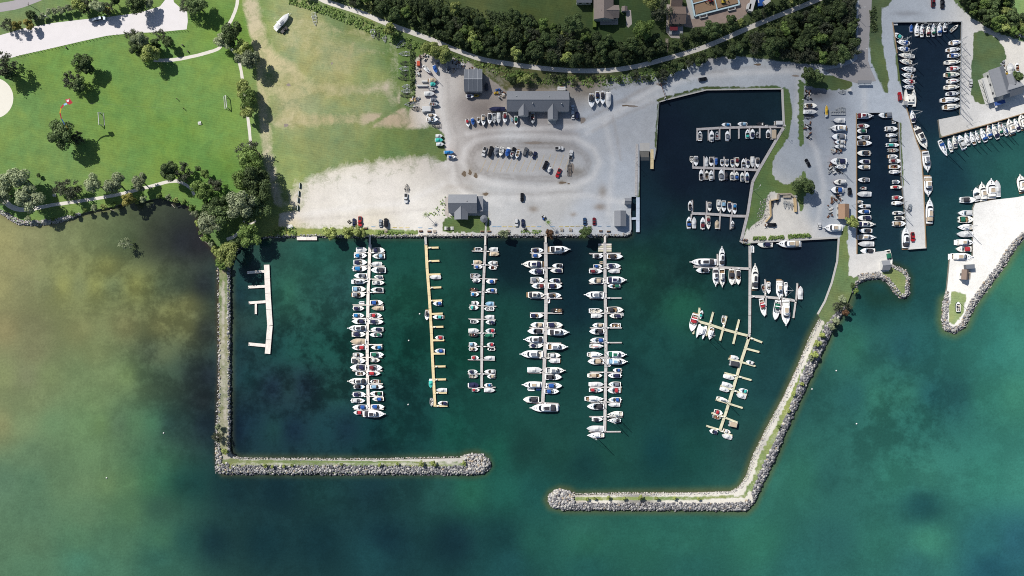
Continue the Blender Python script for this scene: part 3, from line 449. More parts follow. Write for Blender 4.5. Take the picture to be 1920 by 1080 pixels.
def arch(mb, x0, x1, wf, zg, ztop, mi=0, n=5):
    """rounded canvas top between two stations; wf(x) gives the half width"""
    rings = []
    for k in range(n):
        u = k / (n - 1); x = x0 + (x1 - x0) * u; h = wf(x); zt = ztop - .18 * abs(u - .45) * (ztop - zg)
        rings.append([(x, -h, zg), (x, -h * .93, zg + (zt - zg) * .72), (x, -h * .55, zt - .05), (x, 0, zt), (x, h * .55, zt - .05), (x, h * .93, zg + (zt - zg) * .72), (x, h, zg)])
    mb.loft(rings, mi)
def outboard(root, L, fb, y=0.0, s=1.0, m=None):
    mb = MB(); x = -L / 2 - .28 * s
    mb.box((x, y, fb * .95), (.62 * s, .42 * s, .42 * s), 0, 0, .7); o = mb.build('outboard_motor', m or M_BLACK, root)
    lg = MB(); lg.box((x + .1, y, fb * .3), (.2 * s, .16 * s, .9 * s)); lg.build('drive_leg', M_BLACK, o)
def seats(root, L, W, fb, t, mcol):
    for sgn in (-1, 1):
        mb = MB(); x = (t - .5) * L; mb.box((x, sgn * W * .2, fb * .62), (.55, .5, .22)); mb.box((x - .3, sgn * W * .2, fb * .85), (.14, .5, .55), 0, 0, .9); mb.build('seat', M_SEAT[mcol], root)

def build_boat(root, L, W, kind, c, r):
    hullm = r.choice([GELS[0], GELS[0], GELS[1], GELS[2]]); fb = min(1.7, .5 + .075 * L)
    boot = r.choice([hullm, HULLC['K'], HULLC['N'], hullm, HULLC['R'], HULLC['B']])
    hwf = hw_motor
    wf = lambda x: W / 2 * hwf(max(0, min(1, x / L + .5)))
    if kind in 'cfo':
        tc = {'c': .60, 'f': .0, 'o': .78 if r.random() < .6 else .66}[kind]
        hm = hullm
        if kind == 'o' and c in 'KAD': hm = r.choice([HULLC['A'], hullm, HULLC['K'] if c == 'K' else HULLC['A']])
        if kind == 'f' and c in 'KND': hm = HULLC['N']
        mb, ck, rings = hull_mesh(L, W, fb, hwf, tc)
        mb.build('hull', [hm, boot], root)
        if ck.f: ck.build('cockpit', r.choice(M_SOLE) if c not in 'K' else r.choice([M_SOLE[1], M_SOLE[2], CANVAS['D']]), root)
        if kind == 'c':
            tw = .60; x0 = (tw - .5) * L; ws = MB()
            pts = []
            for u in np.linspace(-1, 1, 7):
                hh = wf(x0 - .06 * L) * .82; pts.append(((x0 + .11 * L * (1 - u * u) - .05 * L), u * hh))
            z0 = fb + .08; ws.loft([[(x, y, z0) for x, y in pts], [(x - .42, y * .93, z0 + .62) for x, y in pts], [(x - .46, y * .91, z0 + .62) for x, y in pts], [(x - .06, y * .98, z0) for x, y in pts]], 0, caps=False, closed=False)
            ws.build('windshield', r.choice([M_GLASS, M_BLUEGLASS, M_BLUEGLASS]), root)
            a = r.uniform(.10, .22); b = a + r.uniform(.22, .34); cv = MB()
            arch(cv, (a - .5) * L, (b - .5) * L, lambda x: wf(x) * .70, fb + .1, fb + .75 + r.uniform(0, .5)); cv.build('canvas_top', CANVAS[c], root)
            if r.random() < .55:
                hb = MB(); hb.box(((.74 - .5) * L, 0, fb * 1.08 + .05 * W + .04), (.5, .5, .08), 0, 0, .85); hb.build('deck_hatch', M_GLASS if r.random() < .6 else M_BLUEGLASS, root)
            if r.random() < .35:
                pd = MB(); arch(pd, (.64 - .5) * L, (.76 - .5) * L, lambda x: wf(x) * .5, fb + .1, fb + .22, n=3); pd.build('sun_pad', r.choice([CANVAS['L'], CANVAS['S'], CANVAS['W']]), root)
            if a > .12: seats(root, L, W, fb, .11, r.choice('WSD'))
            if L > 8.5:
                rl = MB(); prev = None
                for t in (.62, .72, .82, .9, .96):
                    x = (t - .5) * L; h = W / 2 * hwf(t) * .9
                    if prev:
                        for s_ in (-1, 1): rl.tube((prev[0], s_ * prev[1], fb * 1.15 + .5), (x, s_ * h, fb * 1.18 + .5), .025, n=4)
                    for s_ in (-1, 1): rl.tube((x, s_ * h, fb), (x, s_ * h, fb * 1.17 + .5), .02, n=4)
                    prev = (x, h)
                rl.build('bow_rail', M_ALU, root)
        elif kind == 'f':
            cv = MB(); rg = []
            for t in TS[1:-1]:
                h = W / 2 * hwf(t) * .97; x = (t - .5) * L; z = fb * (.92 + .28 * t * t) + .06; zt = z + W * .16 * (math.sin(math.pi * min(1, t * 1.25)) * .9 + .15) + (.45 if .34 < t < .52 else 0)
                rg.append([(x, -h, z), (x, -h * .5, z + (zt - z) * .62), (x, 0, zt), (x, h * .5, z + (zt - z) * .62), (x, h, z)])
            cv.loft(rg); cv.build('boat_cover', CANVAS[c], root)
        else:
            seats(root, L, W, fb, .2, r.choice('WDS')); seats(root, L, W, fb, .46, r.choice('WDR'))
            cn = MB(); cn.box(((.54 - .5) * L, W * .2, fb * .95), (.45, .55, .7), 0, 0, .8); cn.build('console', r.choice([M_BLACK, GELS[0]]), root)
            if tc < .7:
                x0 = (tc - .5) * L; ws = MB(); pts = [((x0 + .06 * L * (1 - u * u)), u * wf(x0) * .8) for u in np.linspace(-1, 1, 7)]
                ws.loft([[(x, y, fb + .05) for x, y in pts], [(x - .3, y * .95, fb + .5) for x, y in pts], [(x - .34, y * .93, fb + .5) for x, y in pts], [(x - .05, y * .97, fb + .05) for x, y in pts]], 0, caps=False, closed=False); ws.build('windshield', M_GLASS, root)
            if c in 'RBTGMSZ':
                cv = MB(); arch(cv, -.3 * L, .05 * L, lambda x: wf(x) * .8, fb + .2, fb + .8); cv.build('canvas_top', CANVAS[c], root)
        if L < 9.3 and r.random() < .7: outboard(root, L, fb, 0, .8 if L < 7 else 1.0, M_BLACK if r.random() < .7 else GELS[0])
        elif r.random() < .6:
            sp = MB(); sp.box((-L / 2 - .3, 0, .3), (.7, W * .72, .1)); sp.build('swim_platform', r.choice([hullm, M_SOLE[2]]), root)
        if L > 10 and r.random() < .5:
            rd = MB(); rd.box((-.2 * L, 0, fb + 1.45), (.5, W * .8, .12)); rd.tube((-.2 * L, -W * .38, fb), (-.2 * L, -W * .38, fb + 1.45), .06); rd.tube((-.2 * L, W * .38, fb), (-.2 * L, W * .38, fb + 1.45), .06); rd.build('radar_arch', hullm, root)
    elif kind == 'y':
        mb, ck, rings = hull_mesh(L, W, fb, hwf, .26, .03); mb.build('hull', [hullm, boot], root); ck.build('cockpit', r.choice(M_SOLE), root)
        def outline(t0, t1, k, nose): 
            x0 = (t0 - .5) * L; x1 = (t1 - .5) * L; h0 = wf(x0) * k; h1 = wf(x1 - .02 * L) * k * .9
            return [(x0, -h0), (x1 - nose, -h1), (x1 - nose * .25, -h1 * .7), (x1, 0), (x1 - nose * .25, h1 * .7), (x1 - nose, h1), (x0, h0)]
        z = fb + .05; cb = MB(); cb.prism(outline(.26, .74, .80, .06 * L), z, z + .5, 0, .97); cb.build('cabin', hullm, root)
        wn = MB(); wn.prism(outline(.265, .715, .785, .06 * L), z + .5, z + 1.0, 0, .94); wn.build('cabin_window', M_GLASS, root)
        rf = MB(); rf.prism(outline(.25, .62, .76, .04 * L), z + 1.0, z + 1.12, 0, .97); rf.build('cabin_roof', hullm, root)
        fl = MB(); fl.prism(outline(.27, .54, .56, .03 * L), z + 1.12, z + 1.7, 0, .92); fl.build('flybridge', hullm, root)
        fs_ = MB(); fs_.prism(outline(.30, .51, .46, .02 * L), z + 1.704, z + 1.80, 0, .95); fs_.build('flybridge_seat', CANVAS[c] if c not in 'W' else CANVAS['S'], root)
        x = (.535 - .5) * L; wsx = MB(); wsx.box((x, 0, z + 1.85), (.12, W * .48, .4), 0, 0, .9); wsx.build('flybridge_windscreen', M_BLUEGLASS, root)
        if c not in 'A':
            cv = MB(); arch(cv, -.40 * L, -.235 * L, lambda x: wf(x) * .82, fb + .2, fb + 1.25); cv.build('canvas_top', CANVAS[c] if c != 'W' else GELS[1], root)
        for tt in (.80, .88):
            hb = MB(); hb.box(((tt - .5) * L, 0, fb * 1.12 + .05 * W), (.55, .5, .1), 0, 0, .85); hb.build('deck_hatch', M_GLASS, root)
        sp = MB(); sp.box((-L / 2 - .45, 0, .35), (1.0, W * .78, .12)); sp.build('swim_platform', r.choice([hullm, M_SOLE[2]]), root)
        rl = MB(); prev = None
        for t in (.5, .62, .72, .82, .9, .96, 1.0):
            x = (t - .5) * L; h = max(.02, W / 2 * hwf(t) * .92)
            if prev:
                for s_ in (-1, 1): rl.tube((prev[0], s_ * prev[1], fb * 1.15 + .6), (x, s_ * h, fb * 1.2 + .6), .03, n=4)
            for s_ in (-1, 1): rl.tube((x, s_ * h, fb), (x, s_ * h, fb * 1.19 + .6), .025, n=4)
            prev = (x, h)
        pl = MB(); pl.box((L / 2 + .2, 0, fb * 1.22), (.9, .45, .08), 0, 0, .8); pl.build('bow_pulpit', hullm, root)
        rl.build('bow_rail', M_ALU, root)
    elif kind == 's':
        hwf = hw_sail; fb = .75 + .03 * L; mb, ck, rings = hull_mesh(L, W, fb, hwf, .30, .05); mb.build('hull', [hullm, boot], root)
        if ck.f: ck.build('cockpit', r.choice(M_SOLE), root)
        ct = MB(); pl = [(-.18 * L, -W * .29), (.1 * L, -W * .27), (.24 * L, -W * .15), (.27 * L, 0), (.24 * L, W * .15), (.1 * L, W * .27), (-.18 * L, W * .29)]
        ct.prism(pl, fb + .06, fb + .46, 0, .92); ct.build('cabin_trunk', hullm, root)
        wn = MB()
        for s_ in (-1, 1): wn.box((.0, s_ * W * .283, fb + .28), (.2 * L, .05, .14))
        wn.build('cabin_window', M_GLASS, root)
        hb = MB(); hb.box((.14 * L, 0, fb + .49), (.6, .6, .06)); hb.box((.33 * L, 0, fb * 1.1 + .1), (.5, .5, .1)); hb.build('deck_hatch', M_BLUEGLASS, root)
        mh = L * 1.25 + 1; ms = MB(); ms.tube((.08 * L, 0, fb), (.08 * L, 0, fb + mh), .16, .13, 6); mo = ms.build('mast', M_ALU, root); spd = MB(); spd.tube((.08 * L, -W * .38, fb + mh * .55), (.08 * L, W * .38, fb + mh * .55), .05, n=4); spd.build('spreader', M_ALU, mo)
        bo = MB(); bo.tube((.07 * L, 0, fb + 1.35), (-.33 * L, 0, fb + 1.35), .09); bo.build('boom', M_ALU, root)
        sc = MB(); sc.tube((.05 * L, 0, fb + 1.52), (-.32 * L, 0, fb + 1.47), .24, .15, 7); sc.build('sail_cover', CANVAS[c], root)
        st = MB(); st.tube((.485 * L, 0, fb * 1.2), (.085 * L, 0, fb + mh * .97), .07, .05, 4); st.build('furled_jib', CANVAS['W'], root)
        sh = MB()
        for s_ in (-1, 1): sh.tube((.06 * L, s_ * W * .44, fb), (.08 * L, s_ * .05, fb + mh * .9), .018, n=3)
        sh.tube((-.49 * L, 0, fb), (.075 * L, 0, fb + mh), .018, n=3); sh.build('rigging', M_ALU, root)
        if c in 'BNGMRK' and r.random() < .8 or c == 'Z':
            dg = MB(); arch(dg, -.30 * L, -.17 * L, lambda x: W * .36, fb + .1, fb + 1.15, n=4); dg.build('spray_hood', CANVAS[c], root)
    elif kind == 'p':
        for s_ in (-1, 1):
            tb = MB(); tb.tube((-L / 2, s_ * W * .36, .05), (L * .42, s_ * W * .36, .05), W * .13, n=8); tb.tube((L * .42, s_ * W * .36, .05), (L / 2, s_ * W * .36, .2), W * .13, .08, 8); tb.build('pontoon_tube', M_ALU, root)
        dk = MB(); dk.box((-.02 * L, 0, .5), (L * .95, W, .14)); dk.build('deck', M_SOLE[1], root)
        fn = MB()
        for s_ in (-1, 1): fn.box((-.02 * L, s_ * (W / 2 - .06), .9), (L * .92, .05, .62))
        fn.box((L * .43, 0, .9), (.05, W - .18, .62)); fn.build('side_rail', GELS[2], root)
        cv = MB(); cv.prism([(-.44 * L, -W * .46), (.36 * L, -W * .46), (.36 * L, W * .46), (-.44 * L, W * .46)], 2.0, 2.14, 0, .9)
        for xx in (-.42, .34):
            for s_ in (-1, 1): cv.tube((xx * L, s_ * W * .44, .6), (xx * L, s_ * W * .44, 2.0), .04, n=4)
        cv.build('canopy', CANVAS[c], root); seats(root, L, W, 1.0, .9, 'S')
        outboard(root, L, .8)
    elif kind == 'd':
        ring = []
        tube_m = CANVAS[c] if c != 'W' else GELS[2]; rr = min(.32, W * .17); tb = MB()
        path = [(-L * .48, -W * .5 + rr), (L * .1, -W * .5 + rr), (L * .32, -W * .34), (L * .44, 0), (L * .32, W * .34), (L * .1, W * .5 - rr), (-L * .48, W * .5 - rr)]
        for a, b in zip(path[:-1], path[1:]): tb.tube((*a, .32), (*b, .34), rr, n=7)
        tb.build('inflatable_tube', tube_m, root)
        fl = MB(); fl.prism([(p[0], p[1] * .8) for p in path], .12, .2); fl.build('floor', M_SOLE[1], root)
        th = MB(); th.box((-.1 * L, 0, .42), (.3, W * .7, .08)); th.build('thwart', M_SOLE[2], root)
        if r.random() < .5: outboard(root, L, .55, 0, .6)
    elif kind == 'k':     # twin hulls with a bridge deck
        for s_ in (-1, 1):
            hb = MB(); rg = []
            for t in TS:
                h = max(.04, W * .17 * hw_sail(t)); x = (t - .5) * L; zz = 1.25 * (.9 + .25 * t); rg.append([(x, s_ * W * .36 - h, -.3), (x, s_ * W * .36 - h, zz), (x, s_ * W * .36 + h, zz), (x, s_ * W * .36 + h, -.3)])
            hb.loft(rg); hb.build('hull', hullm, root)
        bd = MB(); bd.box((-.08 * L, 0, 1.0), (L * .62, W * .5, .3)); bd.build('bridge_deck', hullm, root)
        cb = MB(); cb.prism([(-.3 * L, -W * .3), (.1 * L, -W * .3), (.2 * L, 0), (.1 * L, W * .3), (-.3 * L, W * .3)], 1.3, 2.2, 0, .85); cb.build('cabin', hullm, root)
        wn = MB(); wn.prism([(.02 * L, -W * .27), (.135 * L, -W * .24), (.205 * L, 0), (.135 * L, W * .24), (.02 * L, W * .27)], 1.5, 1.95, 0, .9); wn.build('cabin_window', M_GLASS, root)
        if c == 'S':
            ms = MB(); ms.tube((.05 * L, 0, 2), (.05 * L, 0, 12), .1); ms.build('mast', M_ALU, root)
            bo = MB(); bo.tube((.04 * L, 0, 3), (-.4 * L, 0, 3), .2, .14); bo.build('sail_cover', CANVAS['W'], root)
        else:
            for yy in (-.16, .16):
                hb = MB(); hb.box((-.16 * L, yy * W, 2.24), (.9, .7, .08)); hb.build('deck_hatch', M_GLASS, root)
KINDNAME = dict(c=('motorboat', 'motorboat'), f=('covered_boat', 'covered boat'), o=('open_boat', 'open boat'), y=('cabin_yacht', 'yacht'), s=('sailboat', 'sailboat'), p=('pontoon_boat', 'pontoon boat'), d=('dinghy', 'dinghy'), k=('catamaran', 'catamaran'))
def look(k, c, L):
    n = CN[c]
    if k == 'c': return ('white cruiser' if L > 8.6 else 'white motorboat') + f', {n} canvas'
    if k == 'f': return f'boat under {n} cover'
    if k == 'o': return f'open runabout, {n} trim'
    if k == 'y': return f'cabin yacht, {n} upholstery'
    if k == 's': return f'sailboat, {n} sail cover'
    if k == 'p': return f'pontoon boat, {n} canopy'
    if k == 'd': return f'small {n} dinghy'
    return 'white catamaran'
N_BOATS = 0
def place_boat(px, py, Lpx, Wpx, ang, kind, c, label, group, z=0.0, stand=False):
    """px,py,Lpx,Wpx in photo pixels; ang = heading of the bow in degrees, counter-clockwise from east"""
    global N_BOATS
    N_BOATS += 1; r = random.Random(N_BOATS * 13 + 5)
    zz = z + .9; k = (H - zz) / H * S; x, y = P(px, py, zz); L = Lpx * k * 1.02; W = Wpx * k * 1.07
    nm, cat = KINDNAME[kind]
    root = thing(nm, label, cat, (x, y, z), math.radians(ang), group)
    build_boat(root, L, W, kind, c, r)
    if stand:
        mb = MB()
        for s_ in (-1, 1):
            mb.box((-.05 * L, s_ * W * .3, -.45), (L * .75, .12, .12))
            for t in (-.3, .15): mb.box((t * L, s_ * W * .3, -.2), (.12, .12, .6))
        mb.box((-.3 * L, 0, -.45), (.12, W * .6, .12)); mb.box((.2 * L, 0, -.45), (.12, W * .6, .12)); mb.tube((.3 * L, 0, -.4), (.62 * L, 0, -.4), .06); mb.build('cradle', M_GALV, root)
        for s_ in (-1, 1):
            wb = MB(); wb.tube((-.18 * L, s_ * W * .42 - .1, -.5), (-.18 * L, s_ * W * .42 + .1, -.5), .3, n=10); wb.build('wheel', M_RUB, root)
    return root
HEAD = {'R': 0, 'L': 180, 'U': 90, 'D': -90}
def fleet(ox, oy, sc, rows, phrase, group, key='y', z=0.0, stand=False, rev=False):
    """rows 'a b c w dir kind colour' in coordinates of an enlarged view (origin ox,oy; sc per pixel); '@' rows give centre, length, width, angle"""
    out = []
    for row in rows.strip().split(';'):
        t = row.split()
        if not t: continue
        if t[0] == '@':
            cx, cy, ln, wd, ang = map(float, t[1:6]); kd, c = t[6], t[7]
        else:
            a, b, c_, wd = map(float, t[:4]); d = t[4]; ang = HEAD[d[0]] + (float(d[1:]) if len(d) > 1 else 0); kd, c = t[5], t[6]
            if d[0] in 'LR': cx, cy, ln = (a + b) / 2, c_, b - a
            else: cx, cy, ln = a, (b + c_) / 2, c_ - b
        out.append((ox + cx / sc, oy + cy / sc, ln / sc, wd / sc, ang, kd, c))
    out.sort(key=lambda q: q[1] if key == 'y' else q[0], reverse=rev)
    for i, q in enumerate(out):
        lb = look(q[5], q[6], q[2] * S) + ', ' + phrase.replace('#', ORD[i]); place_boat(*q, lb, group, z, stand)
# ------------------------------------------------------------------ piers
def plank_mat(name, c, gap=.55):
    m = bpy.data.materials.new(name); m.use_nodes = True; n = m.node_tree.nodes; l = m.node_tree.links; b = n['Principled BSDF']; b.inputs['Roughness'].default_value = .85
    tc = n.new('ShaderNodeTexCoord'); ns = n.new('ShaderNodeTexNoise'); ns.inputs['Scale'].default_value = .7; ns.inputs['Detail'].default_value = 6; l.new(tc.outputs['Object'], ns.inputs['Vector'])
    n2 = n.new('ShaderNodeTexNoise'); n2.inputs['Scale'].default_value = 5; n2.inputs['Detail'].default_value = 3; l.new(tc.outputs['Object'], n2.inputs['Vector'])
    ad = n.new('ShaderNodeMath'); ad.operation = 'ADD'; l.new(ns.outputs['Fac'], ad.inputs[0]); l.new(n2.outputs['Fac'], ad.inputs[1])
    mr = n.new('ShaderNodeMapRange'); mr.inputs['From Min'].default_value = .6; mr.inputs['From Max'].default_value = 1.4; l.new(ad.outputs[0], mr.inputs['Value'])
    mx = n.new('ShaderNodeMix'); mx.data_type = 'RGBA'; mx.inputs['A'].default_value = (*[v * gap for v in c], 1); mx.inputs['B'].default_value = (*[min(.85, v * 1.3) for v in c], 1)
    l.new(mr.outputs[0], mx.inputs['Factor']); l.new(mx.outputs['Result'], b.inputs['Base Color'])
    return m
M_PALE = plank_mat('pale_decking', seen(246, 238, 230), .8); M_TAN = plank_mat('new_tan_decking', seen(236, 216, 170), .8); M_GREY = plank_mat('weathered_decking', seen(206, 202, 200), .7); M_DKGREY = plank_mat('old_grey_decking', seen(200, 196, 196), .7); M_OLIVE = plank_mat('olive_tan_decking', seen(224, 220, 190), .75)
M_PILE = mat('piling_timber', seen(96, 84, 72), .9, var=.3, scale=2)
def seg_box(mb, a, b, wd, z0, z1, mi=0):
    a = Vector((*a, 0)); b = Vector((*b, 0)); d = b - a; c = (a + b) / 2
    mb.box((c.x, c.y, (z0 + z1) / 2), (d.length, wd, z1 - z0), math.atan2(d.y, d.x), mi)
def pier(name, label, cat, ox, oy, sc, spine, wpx, fingers, m, ramp=None, zt=.75, mf=None, fw=10):
    T = lambda x, y: P(ox + x / sc, oy + y / sc, zt)
    x0, y0 = T(*spine[0]); root = thing(name, label, cat, (x0, y0, 0)); L = lambda x, y: (T(x, y)[0] - x0, T(x, y)[1] - y0)
    mb = MB(); pts = [L(*p) for p in spine]; ww = wpx / sc * S
    # one walkway built as short floats with thin gaps
    for a, b in zip(pts[:-1], pts[1:]):
        d = math.hypot(b[0] - a[0], b[1] - a[1]); n = max(1, round(d / 7.5))
        for i in range(n):
            p = (a[0] + (b[0] - a[0]) * i / n, a[1] + (b[1] - a[1]) * i / n); q = (a[0] + (b[0] - a[0]) * (i + .985) / n, a[1] + (b[1] - a[1]) * (i + .985) / n)
            seg_box(mb, p, q, ww, zt - .45, zt - .004 * (i % 2))
    mb.build('walkway', m, root)
    if ramp:
        rb = MB(); seg_box(rb, L(*ramp[0]), L(*ramp[1]), ramp[2] / sc * S, zt + .1, zt + .5)
        for s_ in (-1, 1):
            a = L(*ramp[0]); b = L(*ramp[1]); dx, dy = b[0] - a[0], b[1] - a[1]; l_ = math.hypot(dx, dy); ox_, oy_ = -dy / l_ * s_ * ramp[2] / sc * S * .45, dx / l_ * s_ * ramp[2] / sc * S * .45
            rb.tube((a[0] + ox_, a[1] + oy_, zt + 1.4), (b[0] + ox_, b[1] + oy_, zt + 1.4), .04, n=4)
        rb.build('gangway', M_PALE if m is not M_TAN else M_GREY, root)
    for f in fingers:
        fb = MB(); a = L(f[0], f[1]); b = L(f[2], f[3]); seg_box(fb, a, b, (f[4] if len(f) > 4 else fw) / sc * S, zt - .4, zt - .012); fb.build('finger', mf or m, root)
        pl = MB(); pl.tube((b[0], b[1], -2), (b[0], b[1], 1.5), .14, n=6); pl.build('piling', M_PILE, root)
        if zt == .75 and (len(fingers) * 7 + int(f[1])) % 3 and name == 'boat_pier':
            u = .1 + ((int(f[1]) * 13) % 10) / 60; cx_, cy_ = a[0] + (b[0] - a[0]) * u, a[1] + (b[1] - a[1]) * u; db = MB(); db.box((cx_, cy_, zt + .3), (.95, .5, .6), math.atan2(b[1] - a[1], b[0] - a[0]), 0, .92); db.build('dock_box', GELS[int(f[1]) % 3], root)
            pp = MB(); pp.box((a[0], a[1] + ww * .0 + .45, zt + .5), (.22, .22, 1.0)); pp.build('power_post', M_GALV if int(f[1]) % 2 else GELS[0], root)
    return root
def hf(ys, lx, rx, sp, slope=0):
    """left and right fingers: list of y, left end, right end around spine x function"""
    out = []
    for y, l_, r_ in ys:
        s_ = sp(y)
        if l_ is not None: out.append((s_, y, l_, y - slope))
        if r_ is not None: out.append((s_, y, r_, y + slope))
    return out
E5 = 5.4
pier('boat_pier', 'long pale pier crowded with boats, leftmost of the busy piers', 'pier', 640, 440, E5, [(290, 100), (282, 300), (270, 600), (262, 1080), (262, 1330), (268, 1560), (275, 1770)], 30,
     hf([(183, 130, 440), (318, 125, 438), (450, 120, 430), (585, 115, 430), (712, 113, 425), (848, 110, 420), (978, 108, 415), (1113, 105, 415), (1243, 102, 415), (1378, 108, 415), (1511, 108, 420), (1638, 118, 425), (1768, 125, 430)], 0, 0, lambda y: 290 - 28 * min(1, y / 1000)), M_PALE, ramp=((292, 8), (290, 105), 16))
pier('boat_pier', 'new tan wooden pier with mostly empty fingers', 'pier', 640, 440, E5, [(856, 95), (868, 340), (890, 620), (912, 1000), (920, 1200), (935, 1500), (948, 1742)], 28,
     [(870, 133, 985, 130), (878, 268, 993, 264), (888, 404, 1003, 400), (898, 538, 1012, 532), (904, 670, 1020, 665), (912, 803, 1027, 798), (918, 936, 1033, 932), (925, 1070, 1042, 1068), (932, 1205, 1048, 1203), (938, 1336, 1055, 1333), (944, 1468, 1060, 1465), (950, 1602, 1068, 1600), (955, 1735, 1075, 1733)], M_TAN, ramp=((851, 8), (857, 100), 22), fw=19)
pier('boat_pier', 'narrow pier of small boats right of the tan pier', 'pier', 860, 430, E5, [(270, 155), (262, 330), (250, 560), (240, 780), (236, 1000), (233, 1300), (233, 1597)], 26,
     [(268, 223, 132, 220), (268, 223, 405, 227), (262, 360, 128, 355), (262, 360, 400, 368), (255, 500, 118, 494), (255, 500, 392, 506), (248, 636, 115, 630), (248, 636, 388, 642), (240, 773, 108, 768), (240, 773, 382, 780), (237, 911, 98, 908), (237, 911, 375, 916), (236, 1050, 98, 1048), (236, 1050, 372, 1052), (235, 1186, 95, 1184), (235, 1186, 368, 1189), (234, 1322, 92, 1320), (234, 1322, 366, 1326), (233, 1464, 92, 1464), (233, 1464, 372, 1466), (233, 1604, 95, 1605), (233, 1600, 375, 1600)], M_GREY, ramp=((272, 20), (269, 160), 18))
pier('boat_pier', 'grey pier with large cruisers below the dark-leaved shore bush', 'pier', 860, 430, E5, [(880, 130), (885, 500), (884, 750), (878, 1080), (870, 1300), (860, 1600), (850, 1757)], 34,
     [(883, y, 722, y - 1) for y in (242, 393, 545, 697, 848)] + [(883, y, 1047, y + 1) for y in (242, 393, 545, 697, 848)] + [(878, 998, 715, 995), (878, 998, 1040, 1001), (873, 1152, 712, 1150), (873, 1152, 1038, 1154), (868, 1303, 705, 1296), (868, 1303, 1030, 1310), (860, 1452, 698, 1449), (860, 1452, 1022, 1462), (855, 1598, 690, 1595), (855, 1598, 1010, 1604), (850, 1758, 685, 1750), (850, 1758, 1010, 1766)], M_GREY, ramp=((878, 25), (881, 135), 20), fw=13)
pier('boat_pier', 'long pier beside the open channel, rightmost of the shore piers', 'pier', 1040, 430, E5, [(508, 130), (510, 500), (515, 800), (519, 1080), (518, 1400), (513, 1700), (506, 2052)], 30,
     [(510, y, l_, y) for y, l_ in ((246, 348), (398, 350), (548, 348), (698, 352), (851, 358), (998, 357), (1148, 357), (1297, 357), (1448, 357), (1600, 350), (1746, 357), (1898, 350), (2048, 345))] + [(515, y, r_, y - 1) for y, r_ in ((244, 670), (398, 672), (548, 675), (696, 677), (850, 670), (998, 680), (1148, 680), (1300, 560), (1450, 678), (1600, 678), (1750, 672), (1898, 685), (2050, 670))], M_GREY, ramp=((508, 60), (508, 135), 20), fw=13)
pier('jetty', 'old grey jetty nearest the top of the dark basin', 'jetty', 1280, 220, 4.91, [(940, 88), (640, 88), (340, 97), (130, 110)], 22, [(x, 98, x, y2, 13) for x, y2 in ((134, 215), (238, 213), (340, 205), (435, 200), (518, 198), (615, 190), (710, 193), (808, 185))], M_DKGREY)
pier('jetty', 'middle old grey jetty in the dark basin, boats on both sides', 'jetty', 1280, 220, 4.91, [(708, 486), (400, 472), (90, 462)], 22, [(95, 462, 95, 388, 13), (198, 466, 198, 358, 13), (287, 468, 287, 362, 13), (383, 470, 383, 362, 13), (478, 475, 478, 370, 13), (583, 478, 583, 375, 13), (665, 482, 665, 375, 13), (195, 468, 195, 577, 13), (285, 470, 285, 572, 13), (380, 474, 380, 578, 13), (475, 478, 475, 582, 13), (575, 482, 575, 585, 13)], M_DKGREY)
pier('jetty', 'bottom old grey jetty in the dark basin with widened junctions', 'jetty', 1280, 220, 4.91, [(592, 910), (460, 908), (340, 896), (210, 888), (84, 885)], 24, [(90, 885, 90, 760, 13), (222, 886, 222, 770, 13), (348, 893, 346, 795, 13), (455, 902, 457, 785, 13), (82, 888, 78, 940, 13), (215, 892, 212, 985, 13), (345, 900, 338, 1030, 13), (445, 908, 440, 1032, 13)], M_DKGREY)
pier('boat_pier', 'angled grey pier running down from the quay corner', 'pier', 1280, 440, E5, [(680, 92), (683, 340), (681, 620), (680, 820), (678, 1000), (660, 1060)], 26, [(670, 345, 110, 320, 26), (355, 325, 354, 195, 17), (362, 345, 360, 495, 14), (530, 350, 530, 498, 14), (693, 625, 830, 630, 26), (830, 630, 990, 645, 26), (990, 645, 1152, 670, 26), (838, 628, 836, 450, 17), (845, 632, 843, 812, 15), (1010, 645, 1013, 466, 14), (990, 648, 988, 800, 15), (1150, 668, 1163, 490, 17), (1146, 670, 1122, 845, 17)], M_GREY)
pier('boat_pier', 'tan branch pier with crossed fingers left of the angled pier', 'pier', 1280, 570, 4, [(492, 238), (400, 215), (303, 188), (205, 155), (115, 130)], 19, [(400, 213, 425, 115, 15), (400, 217, 380, 300, 15), (303, 186, 330, 90, 15), (303, 190, 280, 275, 15), (205, 153, 230, 60, 15), (205, 157, 176, 240, 15), (115, 130, 128, 28, 15), (92, 140, 80, 226, 13)], M_OLIVE)
pier('boat_pier', 'slanting olive-tan pier inside the eastern breakwater', 'pier', 1280, 570, 4, [(500, 246), (440, 430), (378, 640), (330, 800), (280, 948)], 20, [(502, 252, 596, 288, 15), (474, 334, 575, 360, 15), (442, 436, 343, 410, 14), (442, 436, 546, 466, 14), (412, 542, 314, 517, 14), (412, 542, 516, 571, 14), (378, 645, 284, 614, 14), (378, 648, 482, 681, 14), (345, 745, 249, 717, 14), (348, 748, 450, 780, 14), (312, 848, 217, 818, 14), (312, 850, 412, 889, 14), (280, 945, 178, 914, 14), (282, 948, 372, 988, 14)], M_OLIVE)
pier('floating_dock', 'empty pale floating dock with four side fingers in the left basin', 'dock', 380, 480, 2.57, [(308, 42), (314, 180), (324, 335), (312, 472)], 26, [(296, 74, 214, 80, 13), (300, 146, 219, 150, 13), (303, 220, 222, 226, 13), (256, 230, 256, 280, 10), (302, 432, 221, 424, 15)], M_PALE)
pier('float', 'short pale float against the left stone shore', 'dock', 480, 270, 4, [(306, 707), (458, 707)], 28, [], M_PALE, zt=.9)
